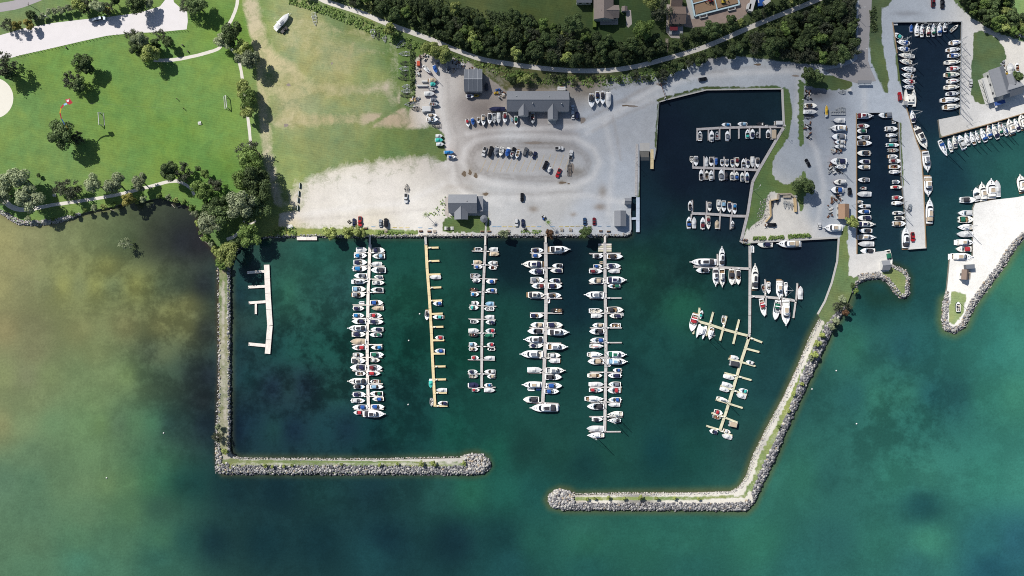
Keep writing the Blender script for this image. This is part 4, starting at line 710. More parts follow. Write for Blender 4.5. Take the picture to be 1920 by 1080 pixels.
pier('boardwalk', 'long narrow boardwalk along the ramp wall', 'boardwalk', 960, 270, 4, [(938, 0), (934, 200), (930, 388)], 18, [], M_GREY, zt=1.5)
pier('fuel_dock', 'pale blue-white fuel dock float off the yard corner', 'dock', 960, 270, 4, [(944, 392), (944, 662)], 26, [(932, 558, 868, 562, 18)], plank_mat('blue_white_decking', seen(200, 214, 232), .85), zt=1.0)
pier('ramp_dock', 'small tan dock beside the boat launching ramp', 'dock', 960, 270, 4, [(1050, 40), (1051, 110), (1050, 188)], 23, [], M_TAN, zt=1.35)
for px, lb in ((1040 + 468 / E5, 'pale plank float left of the channel pier entrance'), (1040 + 548 / E5, 'pale plank float right of the channel pier entrance')):
    x, y = P(px, 430 + 185 / E5, .6); t = thing('swim_float', lb, 'float', (x, y, 0))
    for i in range(4):
        mb = MB(); mb.box((0, (i - 1.5) * 1.15, .45), (3.0, 1.0, .4)); mb.build('plank_panel', M_PALE if i % 2 else M_OLIVE, t)

# ------------------------------------------------------------------ boats afloat
G1 = 'boats moored at the shore piers'
fleet(640, 440, E5, '''150 262 153 48 R f W;130 258 212 50 R c Z;125 262 280 52 R c N;118 262 343 52 R c Z;130 258 415 48 L c A;118 250 476 48 R y K;112 248 550 52 R c L;112 245 607 50 R c A;175 232 690 26 L d W;120 232 745 42 R c N;120 232 818 42 R c Z;
110 248 877 50 L c N;75 248 946 56 L y K;108 246 1008 52 R c N;95 248 1081 55 L f S;110 246 1144 46 L c R;118 228 1218 42 R c W;102 246 1276 52 R c D;92 248 1344 58 L c N;155 246 1406 40 R o A;75 256 1482 58 L y K;128 240 1540 42 R c K;118 248 1616 48 R c N;104 240 1681 44 R c W;116 262 1746 48 L c B;125 220 1801 40 L o R;
225 438 1813 66 R y K''', '# from shore, left side of leftmost crowded pier', G1)
fleet(640, 440, E5, '''318 440 158 52 R c N;316 440 217 46 L c L;302 408 295 40 L f W;302 448 358 58 L c K;332 420 427 34 L c A;316 436 486 42 R c W;300 424 558 44 L c K;292 424 688 50 R c B;308 428 745 40 L f S;288 410 818 48 R c R;285 426 882 46 R c N;300 424 958 42 L c N;288 404 1013 40 L c G;302 412 1142 40 L c Z;
295 430 1214 50 R c G;300 390 1271 38 R c W;275 415 1346 55 R c M;265 395 1404 42 R c R;292 380 1486 34 L o A;292 426 1540 40 R c L;290 420 1608 44 L c G;314 428 1664 40 L c B;300 436 1742 46 R c B''', '# from shore, right side of leftmost crowded pier', G1)
fleet(640, 440, E5, '''892 1003 430 40 L f W;928 1016 697 38 L c B;866 770 865 38 D c K;925 1030 834 38 L c T;950 1032 1042 36 L o R;945 1045 1176 40 L c B;905 1473 1551 38 D f T;962 1068 1573 38 L f W;914 1656 1738 36 D o A;978 1072 1706 40 L c N''', '# from shore along the tan wooden pier', G1)
fleet(860, 430, E5, '''165 242 200 34 R o K;150 240 332 38 R f S;155 242 380 36 R c B;118 224 470 44 R o D;145 222 518 36 R c W;115 200 610 38 R o K;125 205 657 38 R c Z;132 208 747 40 R c W;112 200 793 40 R c T;120 206 933 36 R o K;100 208 1025 42 R f W;112 200 1070 34 R o K;105 188 1164 38 R c L;108 196 1212 38 R c S;130 205 1300 38 R c R;100 192 1442 38 R c N;105 195 1487 38 R o D;
105 205 1577 50 R f N;135 212 1627 32 R c R''', '# from shore, left side of narrow small-boat pier', G1)
fleet(860, 430, E5, '''305 395 201 38 L f W;318 410 250 38 R f S;298 390 341 40 L c W;302 380 388 36 L o K;278 366 527 42 L c B;275 374 617 38 L c B;270 358 753 40 L f L;260 356 805 40 L o A;262 358 888 40 L f W;274 362 940 40 L c N;272 362 1027 42 L c R;260 350 1075 36 L f G;285 356 1167 36 L c R;290 364 1213 32 L o K;255 362 1302 38 L f W;260 370 1440 38 L c W;288 368 1490 38 L c S;258 334 1578 34 L c Z;258 368 1629 40 R f W''', '# from shore, right side of narrow small-boat pier', G1)
fleet(860, 430, E5, '''738 858 212 46 R c N;742 842 266 40 R c B;648 842 353 66 L y N;712 862 427 56 L c N;730 866 511 54 R c A;738 870 573 48 L c M;705 868 663 60 R y K;725 858 873 46 R c N;728 862 967 50 L c S;697 858 1030 56 L c K;668 856 1114 62 L y K;720 852 1176 46 R c N;630 850 1262 70 L y A;697 846 1422 52 R f W;652 838 1572 60 L y W;697 768 1620 36 L d W;785 832 1617 28 R d B;653 812 1722 58 L c K;733 998 1805 76 L y K''', '# from shore, left side of grey cruiser pier', G1)
fleet(860, 430, E5, '''923 1117 202 62 R y K;948 1052 368 40 L c K;928 1050 418 40 L c N;915 1026 518 40 L c N;905 1044 574 52 R c N;902 1036 668 48 R c K;925 1047 821 44 L o K;897 1053 968 56 R c N;915 1107 1041 62 R y K;911 702 748 30 D d W;893 1094 1188 60 R y A;903 1030 1275 46 R c W;910 1022 1332 44 L f W;885 1068 1427 58 R y A;877 1042 1494 56 R c K;885 1045 1582 54 R c B;870 1015 1639 48 R c B''', '# from shore, right side of grey cruiser pier', G1)
fleet(1040, 430, E5, '''388 490 270 42 R c K;458 488 337 28 L d S;393 480 374 36 R c B;350 482 424 42 R c M;345 495 520 58 L c S;308 497 662 62 L y A;348 484 824 46 R o W;370 484 876 42 R f W;382 496 971 44 L c S;350 497 1033 55 L c K;360 500 1122 48 L c B;355 498 1182 44 R s R;330 490 1267 52 R s W;335 495 1336 58 L c S;345 480 1480 44 R o S;358 495 1569 46 R f W;350 490 1626 42 R c R;305 495 1715 56 R s A;328 498 1792 58 L c K;378 486 1923 38 R c K;325 495 2015 54 L f W;328 500 2085 54 L s W''', '# from shore, left side of channel pier', G1)
fleet(1040, 430, E5, '''530 688 274 52 R c K;528 666 370 48 R c N;538 655 424 38 L f W;530 716 512 64 R y N;535 662 574 40 L c G;532 694 813 56 R c K;555 675 876 42 L c N;686 846 878 24 U d W;555 666 972 44 L o W;536 716 1266 64 R y G;536 725 1337 60 R y L;534 568 1378 26 R d W;590 675 1426 36 L c B;540 670 1480 44 L c N;545 668 1569 50 L c A;536 664 1630 56 L c R;545 670 1725 46 L c B;540 660 1776 38 L f W;535 690 1870 54 L3 s W;534 668 1935 42 L s K''', '# from shore, right side of channel pier', G1)
GB = 'boats moored in the dark basin'
fleet(1280, 220, 4.91, '160 127 215 38 U o W;267 122 220 40 U c W;317 128 207 34 U o A;412 125 205 38 U c A;597 110 193 36 U c T;643 107 185 38 U c N;690 133 185 28 U o K;787 112 188 36 U c K;836 108 205 42 U p S', '# from left, below top basin jetty', GB, 'x')
fleet(1280, 220, 4.91, '358 436 67 30 L c Z;505 592 61 34 L c L;680 748 59 28 L o K;842 922 54 36 L p W;762 790 76 14 L d W', '# from left, above top basin jetty', GB, 'x')
fleet(1280, 220, 4.91, '83 358 418 32 D o A;123 357 447 38 D c A;220 362 450 32 U f W;262 365 450 36 D c K;309 373 440 26 D f B;363 388 452 30 D c A;408 385 455 34 D c A;458 388 460 32 D c N;502 370 455 36 D c M;560 380 465 36 U c A;602 393 467 34 D c N;643 362 460 36 D f W;690 373 462 34 D c K', '# from left, above middle basin jetty', GB, 'x')
fleet(1280, 220, 4.91, '170 480 578 36 U c K;222 490 570 34 U o K;262 488 580 36 U c W;355 480 578 42 U c A;403 505 575 30 U f K;455 500 577 36 U c A;498 500 575 36 U c B;548 505 588 34 U c A;593 503 597 36 U c N', '# from left, below middle basin jetty', GB, 'x')
fleet(1280, 220, 4.91, '68 768 855 34 U c K;248 780 865 34 D c A;332 760 865 38 D c W;378 768 870 40 D c L;432 785 875 36 D c N;479 795 890 34 D c Z', '# from left, above bottom basin jetty', GB, 'x')
fleet(1280, 220, 4.91, '58 915 1015 42 U c B;105 918 1020 38 U f W;185 920 1028 42 U c M;236 915 1030 36 D c M;316 945 1025 36 U f S;460 952 1020 28 U c A', '# from left, below bottom basin jetty', GB, 'x')
GA = 'boats moored at the angled pier'
fleet(1280, 440, E5, '80 328 277 66 L y K;395 130 310 54 U y K;135 265 361 50 L c K;332 345 512 56 D y K;398 348 520 54 D y A;495 352 510 58 D c K;562 360 505 46 D c K', '# from left at upper-left arm of angled pier', GA, 'x')
fleet(1280, 440, E5, '710 110 182 34 U d W;728 305 545 64 U y K;755 908 98 58 L c N;960 1185 92 70 L y S', '# from left along right side near quay corner', GA, 'x')
fleet(1280, 440, E5, '@ 820 535 72 38 105 o A;870 485 598 42 D c W;978 468 640 62 D y W;1045 483 625 40 D s W;1192 522 652 50 U f W;@ 810 738 180 52 -80 c R;@ 948 765 194 60 -100 c G;1040 665 910 80 D y W', '# from left at right arm of angled pier', GA, 'x')
fleet(1280, 570, 4, '@ 80 140 132 52 -105 c R;@ 140 75 55 24 75 c T;@ 307 122 66 28 -95 o K;@ 140 208 100 60 -105 k S;@ 211 222 92 38 -105 s A', '# from left at tan crossed-finger pier', GA, 'x')
fleet(1280, 570, 4, '@ 393 403 60 28 -14 f W;@ 390 447 74 36 -10 p D;@ 505 439 60 26 163 c W;@ 353 550 76 32 -14 f W;@ 338 608 82 32 -17 f W;@ 316 643 68 30 -17 f W;@ 453 651 66 32 165 c T;@ 438 688 72 36 163 f W;@ 303 717 96 28 -17 s W;@ 269 814 64 36 -17 c R;@ 258 850 60 28 -17 o A;@ 380 903 66 36 -12 p S;@ 230 957 60 30 165 c N;@ 332 956 56 28 -17 c W;@ 330 993 76 34 163 f W', '# from top along slanting olive pier', GA)
GH = 'boats moored in the narrow basin'
fleet(1590, 190, 6, '92 268 165 62 R y M;98 240 278 46 R c M;98 208 333 48 L c G;96 242 407 44 L c A;98 265 470 52 R c K;100 248 583 56 L c K;120 246 677 42 L c N;105 246 740 46 L c S;110 240 884 46 L c A;135 210 978 34 L o K;97 258 1044 56 L f W;105 172 1128 26 R o S;115 250 1180 40 L c W;110 243 1241 44 L c B;108 258 1310 54 L c N;97 290 1383 62 R y N;125 265 1456 48 L c K;105 298 1530 58 R y S;108 290 1605 56 L f W;135 300 1682 58 L c K', '# from top, left wall of narrow basin', GH)
fleet(1590, 190, 6, '340 498 155 58 L c A;500 545 237 24 R d W;420 555 310 52 R c W;435 553 382 42 R s W;475 560 437 38 R f A;432 575 492 40 R c T;450 572 550 44 R o A;458 560 620 42 R c W;470 596 671 48 R c M;470 592 736 46 R o W;470 600 794 42 R s W;505 586 906 40 R c A;497 610 965 36 R c R;503 618 1084 42 R c R;497 628 1145 44 R s W;508 640 1257 44 R s K;530 648 1313 42 R c K;505 648 1376 56 R c S', '# from top, right wall of narrow basin', GH)
fleet(1590, 190, 6, '@ 728 170 142 58 98 s N;765 263 302 32 D d A;@ 820 418 240 86 -66 y K;@ 878 675 222 80 -84 y A;895 850 1058 88 D y S;910 1102 1372 78 U y S;644 1422 1648 76 U y K;@ 458 1762 178 66 -80 c G', '# from top around the long wharf tip', 'boats along the long wharf')
GI = 'sailboats in the square basin'
fleet(1660, 20, E5, '65 130 130 30 L d W;@ 128 255 100 46 150 c T;110 245 322 50 L-8 s B;118 242 387 44 L-8 s B;128 295 455 48 L-6 s W;138 270 515 50 L-8 s S;158 302 592 46 L-6 s W;160 285 655 48 L-8 s A;165 295 715 50 L-8 s R;175 290 773 42 L-4 s B;@ 250 885 172 104 92 k W', '# from top, left wall of sailboat basin', GI)
fleet(1660, 20, E5, '263 140 215 28 U f B;320 128 255 44 U s W;370 138 265 44 U s M;435 143 262 44 U s M;488 130 260 40 U s G;550 120 250 46 U s B;605 115 213 42 U s K;@ 697 178 100 28 42 o W', '# from left, top wall of sailboat basin', GI, 'x')
fleet(1660, 20, E5, '650 775 322 50 R7 s B;618 760 395 46 R5 s N;637 772 452 48 R5 s B;600 762 522 46 R4 s S;630 762 585 50 R5 s R;597 755 648 54 R3 s G;625 755 712 46 R5 s R;597 750 775 48 R3 s S;618 755 840 44 R4 s N;560 755 903 54 R4 s W;583 760 973 58 R5 s N', '# from top, right wall of sailboat basin', GI)
fleet(1750, 100, E5, '@ 100 960 172 56 -66 s B;@ 168 930 140 44 107 s W;@ 217 898 125 46 100 s N;@ 285 897 145 60 112 c W;@ 340 868 128 50 108 s A;@ 397 860 135 52 110 s W;@ 447 843 126 38 112 s S;@ 508 828 142 58 112 s B;@ 563 796 132 50 105 s B;@ 626 792 160 56 112 s N;@ 675 765 132 40 108 s G;@ 720 773 130 44 115 s B;@ 780 743 148 70 108 y W;@ 845 725 132 50 112 s N;@ 900 690 140 72 108 y W', '# from left along the slanted pier', 'boats along the slanted pier', 'x')
GK = 'boats at the white gravel spit'
fleet(1760, 320, 3.375, '137 232 185 36 R c K;122 220 269 34 L c W;127 220 309 40 R c G;117 217 358 38 L s W;115 215 402 36 L f W;112 215 454 38 R y W;110 205 496 36 L c R;75 208 545 44 R y W', '# from top, left edge of white spit', GK)
fleet(1760, 320, 3.375, '@ 240 150 86 42 100 c W;@ 276 135 112 46 98 y W;@ 330 116 118 60 92 y W;@ 368 114 104 42 94 f W;@ 522 80 102 52 102 y W', '# from left, top edge of white spit', GK, 'x')
# ------------------------------------------------------------------ boats ashore on cradles and trailers
ZS = ZL + .75
fleet(740, 80, E5, '@ 327 272 112 36 -45 s W;@ 410 266 84 36 -70 f B;350 422 378 38 R f S;358 415 418 34 R f T;345 425 467 34 R o K;297 405 515 44 R f W;362 426 575 34 R f A;352 440 620 36 R o A;278 382 675 54 R p W;328 430 737 36 R c S;324 440 778 42 R c W;415 485 943 34 R f W;408 490 985 36 R f T;422 498 1027 34 R f W;498 600 1109 32 R f Z;534 617 1156 30 R c B', '# from top, gravel yard column below willow', 'boats stored ashore', z=ZS, stand=True)
fleet(740, 80, E5, '@ 740 812 80 34 -78 c R;@ 790 798 70 34 -82 f B;850 753 815 32 D o K;898 730 838 38 D c S;962 715 822 40 D c K;1008 715 815 36 D o A;1052 710 818 38 D f W;1117 708 810 42 D c M;1190 760 797 18 D d L;1228 742 832 38 D o G;1399 713 820 42 D o K', '# from left, row below the long grey office', 'boats stored ashore', 'x', z=ZS, stand=True)
fleet(740, 80, E5, '955 1115 672 44 L f N;725 800 540 34 R c N;930 405 478 34 U f D', '# from left, beside the striped metal shed', 'boats stored ashore', 'x', z=ZS, stand=True)
fleet(860, 160, E5, '1345 85 225 56 D c K;1405 63 188 44 D c N;1458 65 192 46 D c K;1515 70 228 54 D f W', '# from left, four parked right of office', 'boats stored ashore', 'x', z=ZS, stand=True)
fleet(860, 160, E5, '@ 380 665 82 42 -105 f A;@ 432 670 92 42 -105 o K;@ 495 680 85 42 -105 f B;@ 541 697 62 36 -105 o K;@ 595 697 82 36 -105 o W;@ 918 854 58 32 -110 f W', '# from left, oval lot parking row', 'boats stored ashore', 'x', z=ZS, stand=True)
fleet(1480, 140, 3.371, '98 174 196 30 R c K;92 174 235 26 R f W', '# from top, left side of paved boat park', 'boats stored ashore', z=ZS, stand=True)
fleet(1480, 140, 3.371, '278 350 289 30 L f W;262 356 338 38 L y W;268 354 392 36 L c A;287 350 426 24 L c W;285 350 454 22 L c W;258 360 548 40 L c N;285 357 582 24 L s W;280 357 679 30 L c W;262 340 728 38 L c B;@ 235 225 64 18 92 f Y', '# from top, right side of paved boat park', 'boats stored ashore', z=ZS, stand=True)
place_boat(1480 + 275 / 3.371, 140 + 968 / 3.371, 31.5, 13.5, 180, 'y', 'W', 'large white yacht hauled out below the brown-roofed shed', 'boats stored ashore', ZS, True)
place_boat(480 + 197 / 4, 160 / 4, 37, 10.5, 48, 'f', 'W', 'white covered sailboat hull alone on the grass field', None, ZS, True)
place_boat(1797, 575, 18, 8.5, 92, 'o', 'W', 'white open boat resting on the grass tip of the spit', None, ZL + .5)
place_boat(1895, 128, 20, 12, 100, 'f', 'W', 'white shrink-wrapped boat behind the white harbour house', None, ZS, True)
place_boat(1908, 126, 16, 7, 95, 'o', 'W', 'small white boat beside the shrink-wrapped boat', None, ZS, True)
def jetski(px, py, c, lb, z=ZL + .3, ang=0):
    t = thing('jet_ski', lb, 'jet ski', (*P(px, py, z), z), math.radians(ang)); mb, ck, rg = hull_mesh(3.0, 1.2, .5, hw_motor, 0); mb.build('hull', [CANVAS[c], M_BLACK], t)
    b = MB(); b.box((-.3, 0, .7), (1.2, .4, .3), 0, 0, .8); b.build('seat', M_BLACK, t); h = MB(); h.tube((.35, -.4, .95), (.35, .4, .95), .05); h.build('handlebar', M_BLACK, t)
jetski(894, 179.6, 'Y', 'yellow jet ski in front of the striped metal shed'); jetski(931, 174.5, 'Y', 'orange-yellow jet ski by the junk beside the long office', ang=10); jetski(934, 168.5, 'B', 'blue jet ski by the junk beside the long office', ang=15); jetski(1885, 139, 'Y', 'yellow jet ski behind the white harbour house', ang=20)

# ------------------------------------------------------------------ trailers
def trailer(px, py, Lpx, Wpx, ang, lb, light=True, group='empty boat trailers'):
    z = ZL; k = (H - z) / H * S; L = Lpx * k; W = Wpx * k; m = M_GALV if light else mat('black_steel', (.03, .03, .035), .5)
    t = thing('boat_trailer', lb, 'trailer', (*P(px, py, z), z), math.radians(ang), group); mb = MB(); n = L / 2
    for s_ in (-1, 1): mb.tube((-n, s_ * W * .42, .5), (n * .35, s_ * W * .42, .5), .11, n=5); mb.tube((n * .35, s_ * W * .42, .5), (n * .95, 0, .45), .10, n=5); mb.tube((-n * .8, s_ * W * .2, .72), (n * .2, s_ * W * .14, .72), .09, n=5)
    for u in (-.95, -.5, -.1, .35): mb.tube((u * n, -W * .42, .5), (u * n, W * .42, .5), .09, n=5)
    mb.tube((n * .3, 0, .5), (n, 0, .45), .1, n=5); mb.build('frame', m, t)
    for s_ in (-1, 1):
        w_ = MB(); w_.tube((-n * .35, s_ * W * .5 - .1, .32), (-n * .35, s_ * W * .5 + .1, .32), .32, n=10); w_.build('wheel', M_RUB, t)
        f = MB(); f.box((-n * .35, s_ * W * .5, .7), (.9, .28, .06)); f.build('mudguard', m, t)
TR = [(590, 36.5, 25, 8, -82, 'pale trailer standing alone near the top of the dry field', 1), (699.5, 64, 17, 8, -85, 'pale trailer left of the two field-edge trailers under the path', 1), (708.5, 67, 18, 7, -84, 'dark trailer between two pale ones at the field edge', 0), (721.5, 74, 13, 6, -84, 'short pale trailer at the field edge below the bank', 1), (751, 84, 20, 9, 217, 'slanted pale trailer at the field corner below the bank', 1),
      (768, 88, 12, 7, 180, 'dark trailer just right of the slanted pale trailer', 0), (758, 101, 21, 8, 180, 'pale trailer, topmost facing left along the yard hedge', 1), (757.5, 119, 17, 7, 180, 'dark trailer, first of the dark hedge-side cluster', 0), (757, 129, 18, 8, 180, 'pale trailer amid the dark hedge-side cluster', 1), (758, 137, 16, 7, 180, 'dark trailer, third down the dark hedge-side cluster', 0), (756, 146.5, 21, 8, 180, 'dark long trailer at the bottom of the hedge-side cluster', 0),
      (761, 162.5, 15, 7, 180, 'pale trailer, upper of the pair beside the yard entrance', 1), (760, 171, 17, 7, 180, 'pale trailer, lower of the pair beside the yard entrance', 1), (759, 179, 18, 7, 180, 'dark trailer just below the pale pair', 0), (771.5, 196, 27, 9, 180, 'large pale trailer at the end of the brown track', 1), (779, 204.5, 16, 7, 180, 'dark trailer below the large pale trailer', 0), (818.5, 236, 18, 8, 180, 'black trailer in the yard column above the white boats', 0),
      (763, 352, 15, 8, 90, 'dark two-bay trailer behind the white pickup on open gravel', 0), (1067.5, 316, 29, 8.5, 90, 'long black trailer behind the pickup in the oval lot', 0), (994, 288, 9, 6, -105, 'tiny utility trailer between grey SUV and navy car', 0), (1577.5, 172.5, 14, 7, 180, 'pale trailer at the top right of the boat park', 1), (1575, 205, 19, 7, 180, 'pale trailer above the rail rack in the boat park', 1), (1517, 219, 20, 7, 0, 'dark trailer on the left of the boat park', 0),
      (1447.5, 383, 15, 4, -90, 'dark trailer at the left wall of the loading bay', 0), (1457, 379, 10, 4, -90, 'short trailer beside the left wall trailer in the loading bay', 0), (1471, 384, 16, 5, -90, 'blue-grey trailer in the middle of the loading bay', 1), (1478, 385, 15, 5, -90, 'pale trailer right of the middle one in the loading bay', 1), (1484, 387, 14, 4, -90, 'pinkish trailer by the tan wall of the loading bay', 1)]
for t in TR: trailer(*t)

# ------------------------------------------------------------------ cars
PAINT = {k: mat('car_paint_' + n, seen(*v), .3, .0 if k in 'WR' else .25, spec=.6) for k, n, v in (('W', 'white', (230, 232, 235)), ('V', 'silver', (176, 184, 192)), ('K', 'black', (26, 27, 32)), ('N', 'navy', (36, 48, 84)), ('B', 'blue', (56, 88, 128)), ('R', 'red', (190, 34, 42)), ('M', 'maroon', (128, 34, 44)), ('A', 'grey', (112, 114, 118)), ('L', 'pale_blue', (190, 206, 222)))}
M_LAMP = mat('headlight_lens', (.7, .72, .75), .1); M_TAIL = mat('tail_light_lens', (.3, .01, .01), .2)
def rrect(x0, x1, h, r=.28):
    return [(x0 + r, -h), (x1 - r * 1.4, -h), (x1, -h + r * 1.3), (x1, h - r * 1.3), (x1 - r * 1.4, h), (x0 + r, h), (x0, h - r), (x0, -h + r)]
def car(px, py, L, ang, c, kind, lb, z=ZL):
    t = thing({'sedan': 'car', 'suv': 'suv', 'pickup': 'pickup_truck', 'van': 'van'}[kind], lb, {'sedan': 'car', 'suv': 'car', 'pickup': 'pickup truck', 'van': 'van'}[kind], (*P(px, py, z + .7), z), math.radians(ang))
    W = {'sedan': 1.8, 'suv': 1.95, 'pickup': 2.0, 'van': 2.05}[kind]; h = W / 2; n = L / 2; p = PAINT[c]; hi = {'sedan': .78, 'suv': .95, 'pickup': .98, 'van': 1.05}[kind]; top = {'sedan': 1.42, 'suv': 1.75, 'pickup': 1.8, 'van': 2.15}[kind]
    b = MB(); b.loft([[(x, y, zz) for x, y in rrect(-n * s1, n * s1, h * s2)] for zz, s1, s2 in ((.28, .98, .96), (.5, 1, 1), (hi - .08, 1, 1), (hi, .985, .96))]); b.build('body', p, t)
    cab = {'sedan': (-.62, .34, -.46, .10), 'suv': (-.94, .36, -.86, .16), 'pickup': (-.18, .46, -.12, .26), 'van': (-.97, .62, -.95, .42)}[kind]
    g = MB(); g.loft([[(x, y, zz) for x, y in rrect(n * a, n * bb, h * hh, .2)] for zz, a, bb, hh in ((hi - .01, cab[0], cab[1], .92), (top - .05, cab[2], cab[3], .76))]); g.build('window_glass', M_GLASS, t)
    r = MB(); r.loft([[(x, y, zz) for x, y in rrect(n * cab[2] * 1.01, n * cab[3] * 1.02, h * hh, .2)] for zz, hh in ((top - .05, .77), (top + .03, .68))]); r.build('roof', p, t)
    if kind == 'pickup':
        bd = MB(); bd.loft([[(-n * .93, -h * .8, hi + .006), (-n * .24, -h * .8, hi + .006), (-n * .24, h * .8, hi + .006), (-n * .93, h * .8, hi + .006)], [(-n * .93, -h * .8, hi + .03), (-n * .24, -h * .8, hi + .03), (-n * .24, h * .8, hi + .03), (-n * .93, h * .8, hi + .03)]]); bd.build('cargo_bed', M_BLACK, t)
    for sx in (-.6, .62):
        for sy in (-1, 1):
            w_ = MB(); w_.tube((sx * n, sy * (h - .2), .33), (sx * n, sy * (h + .035), .33), .2, n=10); wo = w_.build('wheel', M_ALU, t); ty = MB(); ty.tube((sx * n, sy * (h - .22), .33), (sx * n, sy * (h + .02), .33), .33, n=10); ty.build('tyre', M_RUB, wo)
    for sy in (-1, 1):
        l_ = MB(); l_.box((n - .02, sy * h * .66, hi - .2), (.08, .4, .16)); l_.build('headlight', M_LAMP, t); l2 = MB(); l2.box((-n + .02, sy * h * .7, hi - .2), (.08, .3, .16)); l2.build('tail_light', M_TAIL, t)
        mi = MB(); mi.box((n * .3, sy * (h + .1), hi + .08), (.16, .2, .14)); mi.build('mirror', p, t)
for q in ((663.7, 416.8, 4.4, 90, 'N', 'sedan', 'dark blue car beside the red pickup on the shore gravel'), (675, 415, 5.6, -90, 'R', 'pickup', 'red pickup truck near the leftmost crowded pier'), (713.3, 418.5, 4.4, 90, 'V', 'sedan', 'silver car beside the black van near the leftmost pier'), (723.6, 417.5, 4.9, 90, 'K', 'van', 'black van right of the silver car near the shore'),
          (761.2, 371.5, 5.4, -90, 'W', 'pickup', 'white pickup towing a dark trailer on open gravel'), (979, 370, 4.9, -90, 'K', 'suv', 'black SUV driving across the pale central gravel'), (968.3, 417, 4.5, -90, 'W', 'suv', 'white car parked at the yellow kerbs'), (980.4, 418, 4.3, 90, 'N', 'sedan', 'navy car right of the white car at the yellow kerbs'),
          (1096.3, 415, 4.2, 90, 'B', 'sedan', 'blue car left of the maroon car by the wheel stops'), (1114, 415, 4.3, 90, 'M', 'sedan', 'maroon car near the harbour office hut'), (1317.5, 148.5, 4.7, 8, 'K', 'suv', 'black SUV driving on the gravel road above the dark basin'), (1514.5, 305, 4.8, 118, 'K', 'sedan', 'black car driving slanted beside the boat park'),
          (1593, 359, 4.3, 90, 'K', 'suv', 'black car parked left of the narrow basin wall'), (1705.6, 389.5, 4.2, 70, 'V', 'sedan', 'silver car halfway down the long wharf'), (1711.3, 444, 5.2, -88, 'R', 'pickup', 'red pickup parked near the long wharf tip'), (1447.5, 421.5, 4.9, 0, 'K', 'pickup', 'black pickup parked below the loading bay'),
          (1687, 181, 5, 95, 'R', 'suv', 'red SUV parked beside the white power catamaran'), (1820.3, 155, 4.3, 88, 'W', 'sedan', 'white car at the lawn edge by the white harbour house'), (1749.5, 4, 5.5, 90, 'M', 'pickup', 'maroon pickup at the top edge above the sailboat basin'), (1767, 6.5, 5.6, 90, 'K', 'pickup', 'black pickup at the top edge above the sailboat basin'),
          (907.8, 284, 5.3, -105, 'W', 'pickup', 'white pickup, leftmost in the oval lot row'), (919.7, 284, 6, 75, 'K', 'van', 'black van second in the oval lot row'), (963, 282, 3.6, 75, 'K', 'pickup', 'black pickup towing a small boat in the oval lot row'), (985, 284, 4.8, 72, 'A', 'suv', 'grey SUV right of the boats in the oval lot row'), (1002.3, 291, 4.2, -108, 'N', 'sedan', 'navy car, rightmost in the oval lot row'),
          (1022.5, 309.5, 5, 66, 'K', 'van', 'black van in the lower half of the oval lot'), (1047, 324.3, 5.2, -112, 'R', 'pickup', 'red pickup in the lower right of the oval lot'), (1048.5, 278, 4.8, 0, 'W', 'pickup', 'white pickup parked sideways at the top of the oval lot'), (1070.3, 291, 5.6, 83, 'W', 'pickup', 'white pickup hitched to a long black trailer'),
          (1074, 203, 4, 90, 'L', 'sedan', 'pale car, upper one right of the long office'), (1074.2, 216.5, 4.1, 90, 'W', 'sedan', 'white car, lower one right of the long office'), (1082, 216.5, 4.2, 90, 'N', 'suv', 'dark blue car beside the lower white car right of the office'), (186.5, 35.8, 7.2, 12, 'L', 'van', 'pale blue van alone in the white gravel car park'), (533, 56, 4.5, 45, 'K', 'pickup', 'black tractor truck beside the white hull on the field'), (1537, 423.5, 3.4, 90, 'W', 'sedan', 'tiny white cart left of the hauled-out yacht')): car(*q)
# ------------------------------------------------------------------ paths, roads (thin sheets on the ground)
def ribbon(name, pts, wpx, m, dz=.012, kind='structure'):
    V = []; n = len(pts); ws = wpx if isinstance(wpx, list) else [wpx] * n
    # smooth the polyline
    q = []
    for i in range(n - 1):
        p0 = pts[max(0, i - 1)]; p1 = pts[i]; p2 = pts[i + 1]; p3 = pts[min(n - 1, i + 2)]
        for u in np.linspace(0, 1, 6, endpoint=False):
            c = [.5 * (2 * p1[k] + (p2[k] - p0[k]) * u + (2 * p0[k] - 5 * p1[k] + 4 * p2[k] - p3[k]) * u * u + (3 * p1[k] - p0[k] - 3 * p2[k] + p3[k]) * u ** 3) for k in (0, 1)]; q.append((*c, ws[i] * (1 - u) + ws[i + 1] * u))
    q.append((*pts[-1], ws[-1])); mb = MB(); r = random.Random(len(q))
    for i, (x, y, w_) in enumerate(q):
        a = q[max(0, i - 1)]; b = q[min(len(q) - 1, i + 1)]; dx, dy = b[0] - a[0], b[1] - a[1]; l_ = math.hypot(dx, dy) or 1; nx_, ny_ = -dy / l_, dx / l_
        for s_ in (-1, 1):
            h = w_ / 2 + r.uniform(-.25, .25); mb.v.append((*P(x + nx_ * s_ * h, y + ny_ * s_ * h, ZL + dz), ZL + dz))
    for i in range(len(q) - 1): mb.f.append((2 * i, 2 * i + 1, 2 * i + 3, 2 * i + 2)); mb.m.append(0)
    o = mb.build(name, m); return tag(o, kind=kind)
def sheet(name, poly, m, dz=.012, kind='structure', z=ZL):
    mb = MB(); mb.add([(*P(x, y, z + dz), z + dz) for x, y in poly], [tuple(range(len(poly)))]); o = mb.build(name, m); return tag(o, kind=kind)
M_PATH = mat('path_gravel', seen(236, 231, 222), .95, var=.14, scale=.5); M_CONC = mat('concrete', seen(206, 204, 200), .9, var=.12, scale=.4); M_WHITEG = mat('white_crushed_stone', seen(240, 236, 238), .95, var=.07, scale=.25)
